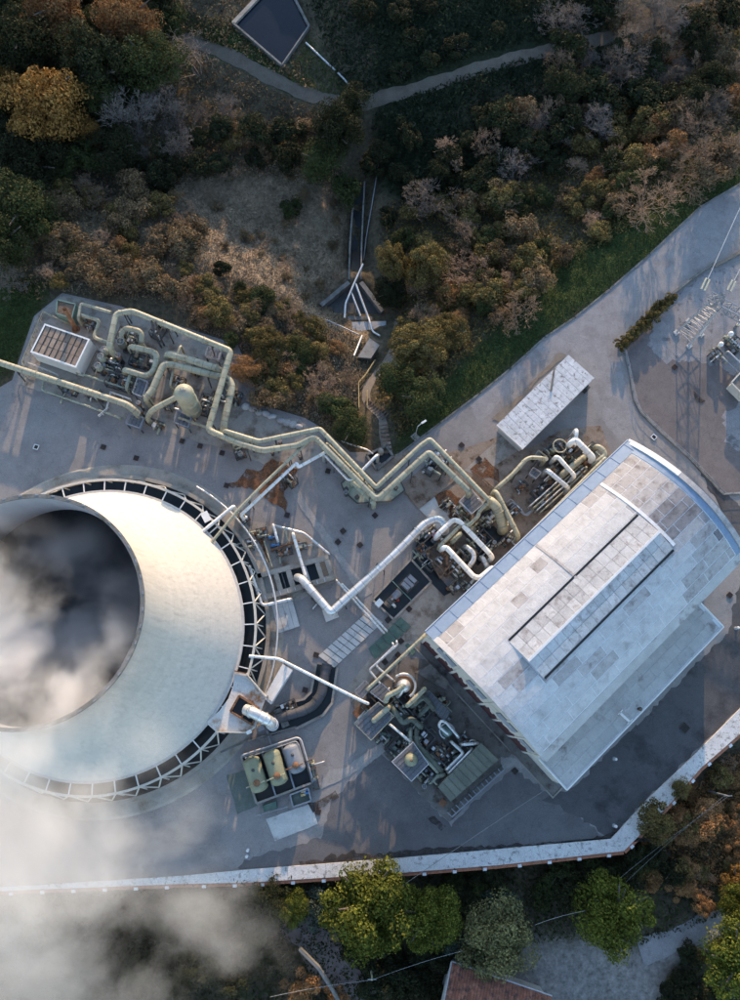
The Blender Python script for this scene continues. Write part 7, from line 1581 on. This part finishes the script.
SE_ = [(660, 825), (690, 790), (745, 745), (750, 870), (690, 900), (640, 880)]
UL = [(-10, -10), (180, -10), (170, 60), (110, 110), (120, 170), (60, 190), (-10, 170)]
patch('dark', UL, 24, 16, 26, 'dark evergreen filling the gaps of the upper left wood', 'dark evergreens of the upper left wood', .85, 20, 1)
patch('oak', UL, 14, 12, 20, 'green oak scattered through the upper left wood', 'green oaks of the upper left wood', .85, 24, 2)
ML = [(20, 195), (120, 180), (200, 215), (190, 290), (120, 290), (60, 290), (30, 250)]
patch('brown', ML, 20, 11, 19, 'grey brown dry shrub on the slope above the skid', 'grey brown shrubs above the skid', .8, 14, 3)
patch('olive', ML, 12, 9, 15, 'olive shrub on the slope above the skid', 'olive shrubs above the skid', .8, 18, 4)
patch('rust', ML, 5, 7, 11, 'orange brown low shrub above the skid', 'orange brown shrubs above the skid', .7, 20, 5)
ML2 = [(140, 130), (320, 110), (330, 170), (240, 160), (160, 180), (120, 170)]
patch('dark', ML2, 14, 10, 18, 'dark bush on the dim slope below the dirt track', 'dark bushes below the dirt track', .9, 18, 6)
patch('brown', ML2, 10, 8, 14, 'grey brown bush on the dim slope below the dirt track', 'grey brown bushes below the dirt track', .8, 18, 7)
patch('baregrey', [(140, 60), (240, 90), (250, 150), (110, 160)], 8, 9, 15, 'small leafless thicket on the dim slope', 'leafless thickets below the dirt track', .9, 16, 8)
SL = [(170, 285), (240, 285), (330, 330), (352, 360), (350, 420), (300, 410), (245, 395), (240, 345), (185, 318)]
patch('olive', SL, 16, 9, 16, 'olive green scrub on the sunlit slope behind the bridge', 'olive scrub behind the bridge', .8, 13, 9)
patch('brown', SL, 16, 8, 15, 'tan dry scrub on the sunlit slope behind the bridge', 'tan scrub behind the bridge', .7, 13, 10)
patch('rust', SL, 8, 7, 13, 'rust coloured scrub on the sunlit slope behind the bridge', 'rust scrub behind the bridge', .7, 16, 11)
patch('oak', SL, 8, 8, 14, 'dark green scrub on the sunlit slope behind the bridge', 'dark green scrub behind the bridge', .8, 16, 12)
RW = [(400, 205), (470, 190), (560, 150), (640, 120), (740, 90), (745, 170), (690, 185), (640, 205), (560, 262), (500, 320), (440, 320), (400, 330)]
patch('olive', RW, 26, 11, 19, 'olive gold scrub along the wood above the road', 'olive gold scrub above the road', .9, 15, 13)
patch('brown', RW, 18, 10, 17, 'tan leafy scrub along the wood above the road', 'tan scrub above the road', .9, 16, 14)
patch('rust', RW, 10, 8, 14, 'rust coloured scrub along the wood above the road', 'rust scrub above the road', .9, 18, 15)
patch('oak', RW, 14, 10, 17, 'dark green scrub along the wood above the road', 'dark green scrub above the road', .9, 18, 16)
patch('barebrown', RW, 14, 12, 20, 'tan leafless thicket along the wood above the road', 'tan leafless thickets above the road', .9, 20, 17)
UR = [(560, -10), (750, -10), (750, 110), (640, 120), (560, 150), (480, 180), (440, 150), (560, 90)]
patch('dark', UR, 22, 12, 20, 'dark bush in the upper right wood', 'dark bushes of the upper right wood', 1.0, 18, 18)
patch('baregrey', UR, 18, 12, 20, 'grey leafless thicket in the upper right wood', 'grey leafless thickets of the upper right wood', 1.0, 18, 19)
patch('brown', UR, 14, 10, 16, 'brown bush in the upper right wood', 'brown bushes of the upper right wood', 1.0, 18, 20)
patch('dark', [(380, 130), (560, 110), (560, 160), (480, 190), (400, 200), (375, 240)], 14, 9, 16, 'dark bush right of the channel', 'dark bushes right of the channel', .9, 18, 21)
TC_ = [(310, -5), (560, -5), (600, 30), (440, 70), (370, 92), (320, 40)]
patch('dark', TC_, 10, 8, 14, 'low dark bush on the shaded slope at the top', 'dark bushes on the top slope', .7, 22, 22)
patch('brown', DRY, 26, 4, 8, 'low brown tuft on the dry slope', 'low brown tufts on the dry slope', .6, 10, 41)
patch('barebrown', DRY, 14, 6, 11, 'wispy leafless bush on the dry slope', 'wispy leafless bushes on the dry slope', .7, 14, 42)
patch('barebrown', ML, 14, 9, 15, 'wispy tan leafless bush on the slope above the skid', 'leafless bushes above the skid', .8, 14, 43)
patch('barebrown', SL, 14, 8, 14, 'wispy tan leafless bush on the sunlit slope behind the bridge', 'leafless bushes behind the bridge', .8, 13, 44)
patch('barebrown', UR, 18, 12, 20, 'tan leafless thicket in the upper right wood', 'tan leafless thickets of the upper right wood', 1.0, 17, 45)
patch('barebrown', SE_, 8, 9, 14, 'wispy leafless bush outside the walkway at the right', 'leafless bushes outside the walkway', .8, 13, 46)
SC = [(430, 878), (560, 868), (625, 858), (650, 850), (680, 870), (640, 900), (560, 900), (470, 905)]
patch('dark', SC, 12, 10, 16, 'dark shrub in the shade below the walkway', 'dark shrubs below the walkway', .9, 14, 23)
patch('oak', SC, 12, 9, 15, 'green shrub in the shade below the walkway', 'green shrubs below the walkway', .9, 14, 24)
patch('rust', SE_, 16, 9, 15, 'rust orange scrub outside the walkway at the right', 'rust scrub outside the walkway', .8, 12, 25)
patch('olive', SE_, 10, 8, 13, 'olive scrub outside the walkway at the right', 'olive scrub outside the walkway', .8, 14, 26)
SWp = [(-10, 905), (180, 895), (275, 893), (280, 940), (270, 1005), (-10, 1005)]
patch('dark', SWp, 20, 14, 24, 'dark tree veiled by steam at the lower left', 'dark trees under the steam', 1.1, 20, 27)
patch('oak', SWp, 12, 10, 18, 'green shrub veiled by steam at the lower left', 'green shrubs under the steam', 1.0, 22, 28)
patch('dark', [(300, 935), (440, 945), (440, 1005), (370, 1005), (350, 960)], 9, 12, 18, 'dark shrub below the bright green trees', 'dark shrubs below the bright trees', .8, 16, 29)
patch('dark', [(660, 965), (710, 935), (720, 1005), (668, 1005)], 5, 9, 14, 'dark low shrub right of the sandy lot', 'dark shrubs beside the sandy lot', .6, 14, 30)
# hedge along the substation wall
HP = [W(a, b2, .6) for a, b2 in ((619, 348), (632, 336), (648, 320), (662, 306), (672, 298))]
hg = thing('hedge', 'yellow green ragged hedge on the substation wall', 'hedge', (HP[0].x, HP[0].y, 0)); hcm = crown_mesh('hedge_clump', 'leaf_olive', 1.1, 1.6, 8, 500, .26, 900)
for p, d in along(HP, 1.1):
    o = piece('clump', hcm, hg, Vector((p.x, p.y, .0)), random.uniform(0, 6)); o.scale = (random.uniform(1.0, 1.6),) * 3

# ------------------------------------------------------------------ uncountable cover: grass, brambles, dry tufts
def cover(name, label, cat, mt, poly, n, ls, upright, h, seed, up=.12, zr=None):
    r = np.random.default_rng(seed); P = np.array(poly, float)
    a = r.uniform(P[:, 0].min(), P[:, 0].max(), n * 3); b2 = r.uniform(P[:, 1].min(), P[:, 1].max(), n * 3)
    k = sdist([Vector(p) for p in poly], a, b2) < r.normal(0, 3, n * 3); a, b2 = a[k][:n], b2[k][:n]
    # clumping
    cl_ = np.sin(a * .31 + 2 * np.sin(b2 * .11)) * np.cos(b2 * .27 + 1.5 * np.sin(a * .13)) + .5 * np.sin(a * .9 + b2 * .6)
    x, y, z = Gn(a, b2); n = len(x)
    keep = sdist(PAD, x, y) > .25
    keep &= (ldist(TRACK, x, y) > 1.5) & (ldist(PATHL, x, y) > .8) & (ldist(CHAN, x, y) > 1.3)
    if seed >= 60: keep &= sdist(polyW(SANDY, -4.5), x, y) > 0
    x, y, z, cl_ = x[keep], y[keep], z[keep], cl_[keep]; n = len(x)
    p = np.stack([x, y, z + up + h * np.clip(cl_ * .5 + .5, 0, 1.2) * r.random(n)], -1)
    d = r.normal(size=(n, 3)); d[:, 2] = np.abs(d[:, 2]) * upright + .2; d /= np.linalg.norm(d, axis=1)[:, None]
    u = np.cross(d, r.normal(size=(n, 3))); u /= np.linalg.norm(u, axis=1)[:, None]; v = np.cross(d, u)
    s = (ls * (.5 + r.random(n)))[:, None]
    q = np.stack([p - u * s * .5, p - v * s * .25, p + u * s * .6, p + v * s * .28], 1).reshape(-1, 3)
    me = bpy.data.meshes.new(name); me.vertices.add(len(q)); me.vertices.foreach_set('co', q.ravel()); me.loops.add(len(q)); me.loops.foreach_set('vertex_index', np.arange(len(q)))
    me.polygons.add(n); me.polygons.foreach_set('loop_start', np.arange(0, len(q), 4)); me.polygons.foreach_set('loop_total', np.full(n, 4)); me.update(calc_edges=True); me.materials.append(MATS[mt])
    o = bpy.data.objects.new(name, me); col.objects.link(o); return tag(o, label, cat, kind='stuff')
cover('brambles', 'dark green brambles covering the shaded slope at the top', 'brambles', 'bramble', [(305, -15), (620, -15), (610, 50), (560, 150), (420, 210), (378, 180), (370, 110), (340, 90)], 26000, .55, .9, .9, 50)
cover('dry_grass', 'tufted dry grass on the brown slope left of the channel', 'dry grass', 'grass_dry', [(120, 170), (345, 165), (352, 275), (320, 300), (372, 345), (345, 440), (240, 400), (180, 300), (60, 290), (100, 230)], 60000, .3, .8, .8, 51)
cover('grass', 'short green grass of the verge along the road', 'grass', 'grass_green', [(385, 460), (440, 432), (500, 382), (560, 330), (640, 268), (745, 190), (740, 150), (640, 195), (550, 262), (470, 345), (415, 400)], 30000, .26, .8, .25, 52)
cover('grass', 'dim green lawn left of the separator skid', 'grass', 'grass_green', GRASS2, 7000, .26, .8, .25, 53)
cover('grass', 'green grass around the reservoir at the top', 'grass', 'grass_green', [(160, 10), (240, 20), (285, 72), (310, 35), (355, 100), (300, 88), (200, 40)], 6000, .3, .8, .3, 54)
cover('undergrowth', 'brown leaf litter and undergrowth of the upper left wood', 'undergrowth', 'leaf_brown', [(-20, -20), (240, -20), (320, 100), (330, 180), (130, 180), (40, 300), (-20, 280)], 22000, .5, .6, .7, 55)
cover('undergrowth', 'tan undergrowth of the wood above the road', 'undergrowth', 'leaf_olive', [(380, 210), (560, 150), (760, -20), (770, 150), (690, 190), (560, 268), (470, 350), (400, 440), (375, 400), (400, 320)], 32000, .46, .6, .8, 56)
cover('undergrowth', 'dark undergrowth below the walkway', 'undergrowth', 'leaf_oak', [(-20, 895), (620, 858), (745, 745), (770, 760), (770, 1020), (-20, 1020)], 26000, .45, .6, .6, 60)
cover('undergrowth', 'rust coloured undergrowth outside the walkway at the right', 'undergrowth', 'leaf_rust', [(655, 830), (690, 790), (760, 735), (765, 880), (690, 890)], 7000, .42, .6, .6, 61)

# ------------------------------------------------------------------ steam
def steam(name, label, lo, hi, blobs, dens, seed, fade=1.0):
    m = bpy.data.materials.new(name); m.use_nodes = True; nt = m.node_tree; N = nt.nodes; L = nt.links
    for n in list(N): N.remove(n)
    o = N.new('ShaderNodeOutputMaterial'); pv = N.new('ShaderNodeVolumePrincipled'); L.new(pv.outputs[0], o.inputs['Volume'])
    pv.inputs['Color'].default_value = (.985, .965, .955, 1); pv.inputs['Anisotropy'].default_value = .25
    g = N.new('ShaderNodeNewGeometry')
    acc = None
    for (c, r, w) in blobs:
        s = N.new('ShaderNodeVectorMath'); s.operation = 'SUBTRACT'; L.new(g.outputs['Position'], s.inputs[0]); s.inputs[1].default_value = c
        dv = N.new('ShaderNodeVectorMath'); dv.operation = 'DIVIDE'; L.new(s.outputs[0], dv.inputs[0]); dv.inputs[1].default_value = r
        ln = N.new('ShaderNodeVectorMath'); ln.operation = 'LENGTH'; L.new(dv.outputs[0], ln.inputs[0])
        mr = N.new('ShaderNodeMapRange'); mr.interpolation_type = 'SMOOTHSTEP'; mr.inputs[1].default_value = 1.0; mr.inputs[2].default_value = .25; mr.inputs[3].default_value = 0; mr.inputs[4].default_value = w; L.new(ln.outputs['Value'], mr.inputs[0])
        if acc is None: acc = mr.outputs[0]
        else:
            mx = N.new('ShaderNodeMath'); mx.operation = 'MAXIMUM'; L.new(acc, mx.inputs[0]); L.new(mr.outputs[0], mx.inputs[1]); acc = mx.outputs[0]
    nz = N.new('ShaderNodeTexNoise'); nz.inputs['Scale'].default_value = .07; nz.inputs['Detail'].default_value = 6; nz.inputs['Roughness'].default_value = .62; nz.inputs['Distortion'].default_value = .25
    mp = N.new('ShaderNodeMapping'); mp.inputs['Location'].default_value = (seed * 3.7, seed * 1.3, 0); L.new(g.outputs['Position'], mp.inputs[0]); L.new(mp.outputs[0], nz.inputs['Vector'])
    r2 = N.new('ShaderNodeMapRange'); r2.inputs[1].default_value = .46; r2.inputs[2].default_value = .68; L.new(nz.outputs[0], r2.inputs[0])
    mu = N.new('ShaderNodeMath'); mu.operation = 'MULTIPLY'; L.new(acc, mu.inputs[0]); L.new(r2.outputs[0], mu.inputs[1])
    m2 = N.new('ShaderNodeMath'); m2.operation = 'MULTIPLY'; L.new(mu.outputs[0], m2.inputs[0]); m2.inputs[1].default_value = dens; L.new(m2.outputs[0], pv.inputs['Density'])
    b = MB().prism([(lo[0], lo[1]), (hi[0], lo[1]), (hi[0], hi[1]), (lo[0], hi[1])], lo[2], hi[2])
    MATS[name] = m; ob = b.build(name, name, loc=((lo[0] + hi[0]) / 2, (lo[1] + hi[1]) / 2, lo[2])); return tag(ob, label, 'steam', kind='stuff')
B = []
def sb_(px, py_, z, r, w, sz=.7): p = W(px, py_, z); B.append((tuple(p), (r, r, r * sz), w))
B.append(((TC.x, TC.y, 21.0), (14.8, 14.8, 14), 2.2)); sb_(14, 668, 29, 17, 3.0); sb_(60, 705, 34, 12, 1.6); sb_(-30, 610, 30, 15, 2.2)
sb_(110, 750, 36, 9, .75); sb_(60, 800, 38, 12, .7); sb_(150, 850, 36, 10, .75); sb_(210, 900, 34, 9, .7); sb_(100, 930, 40, 14, .95); sb_(20, 960, 44, 16, 1.0); sb_(0, 830, 40, 10, .4); sb_(160, 985, 40, 12, .8); sb_(235, 950, 34, 9, .6); sb_(-60, 900, 44, 15, .7); sb_(-90, 700, 38, 14, .6)
lo = (-80, -56, 15); hi = (-2, 27, 58)
steam('steam_plume', 'white steam plume rising from the tower mouth and drifting across the lower left', lo, hi, B, .22, 3)
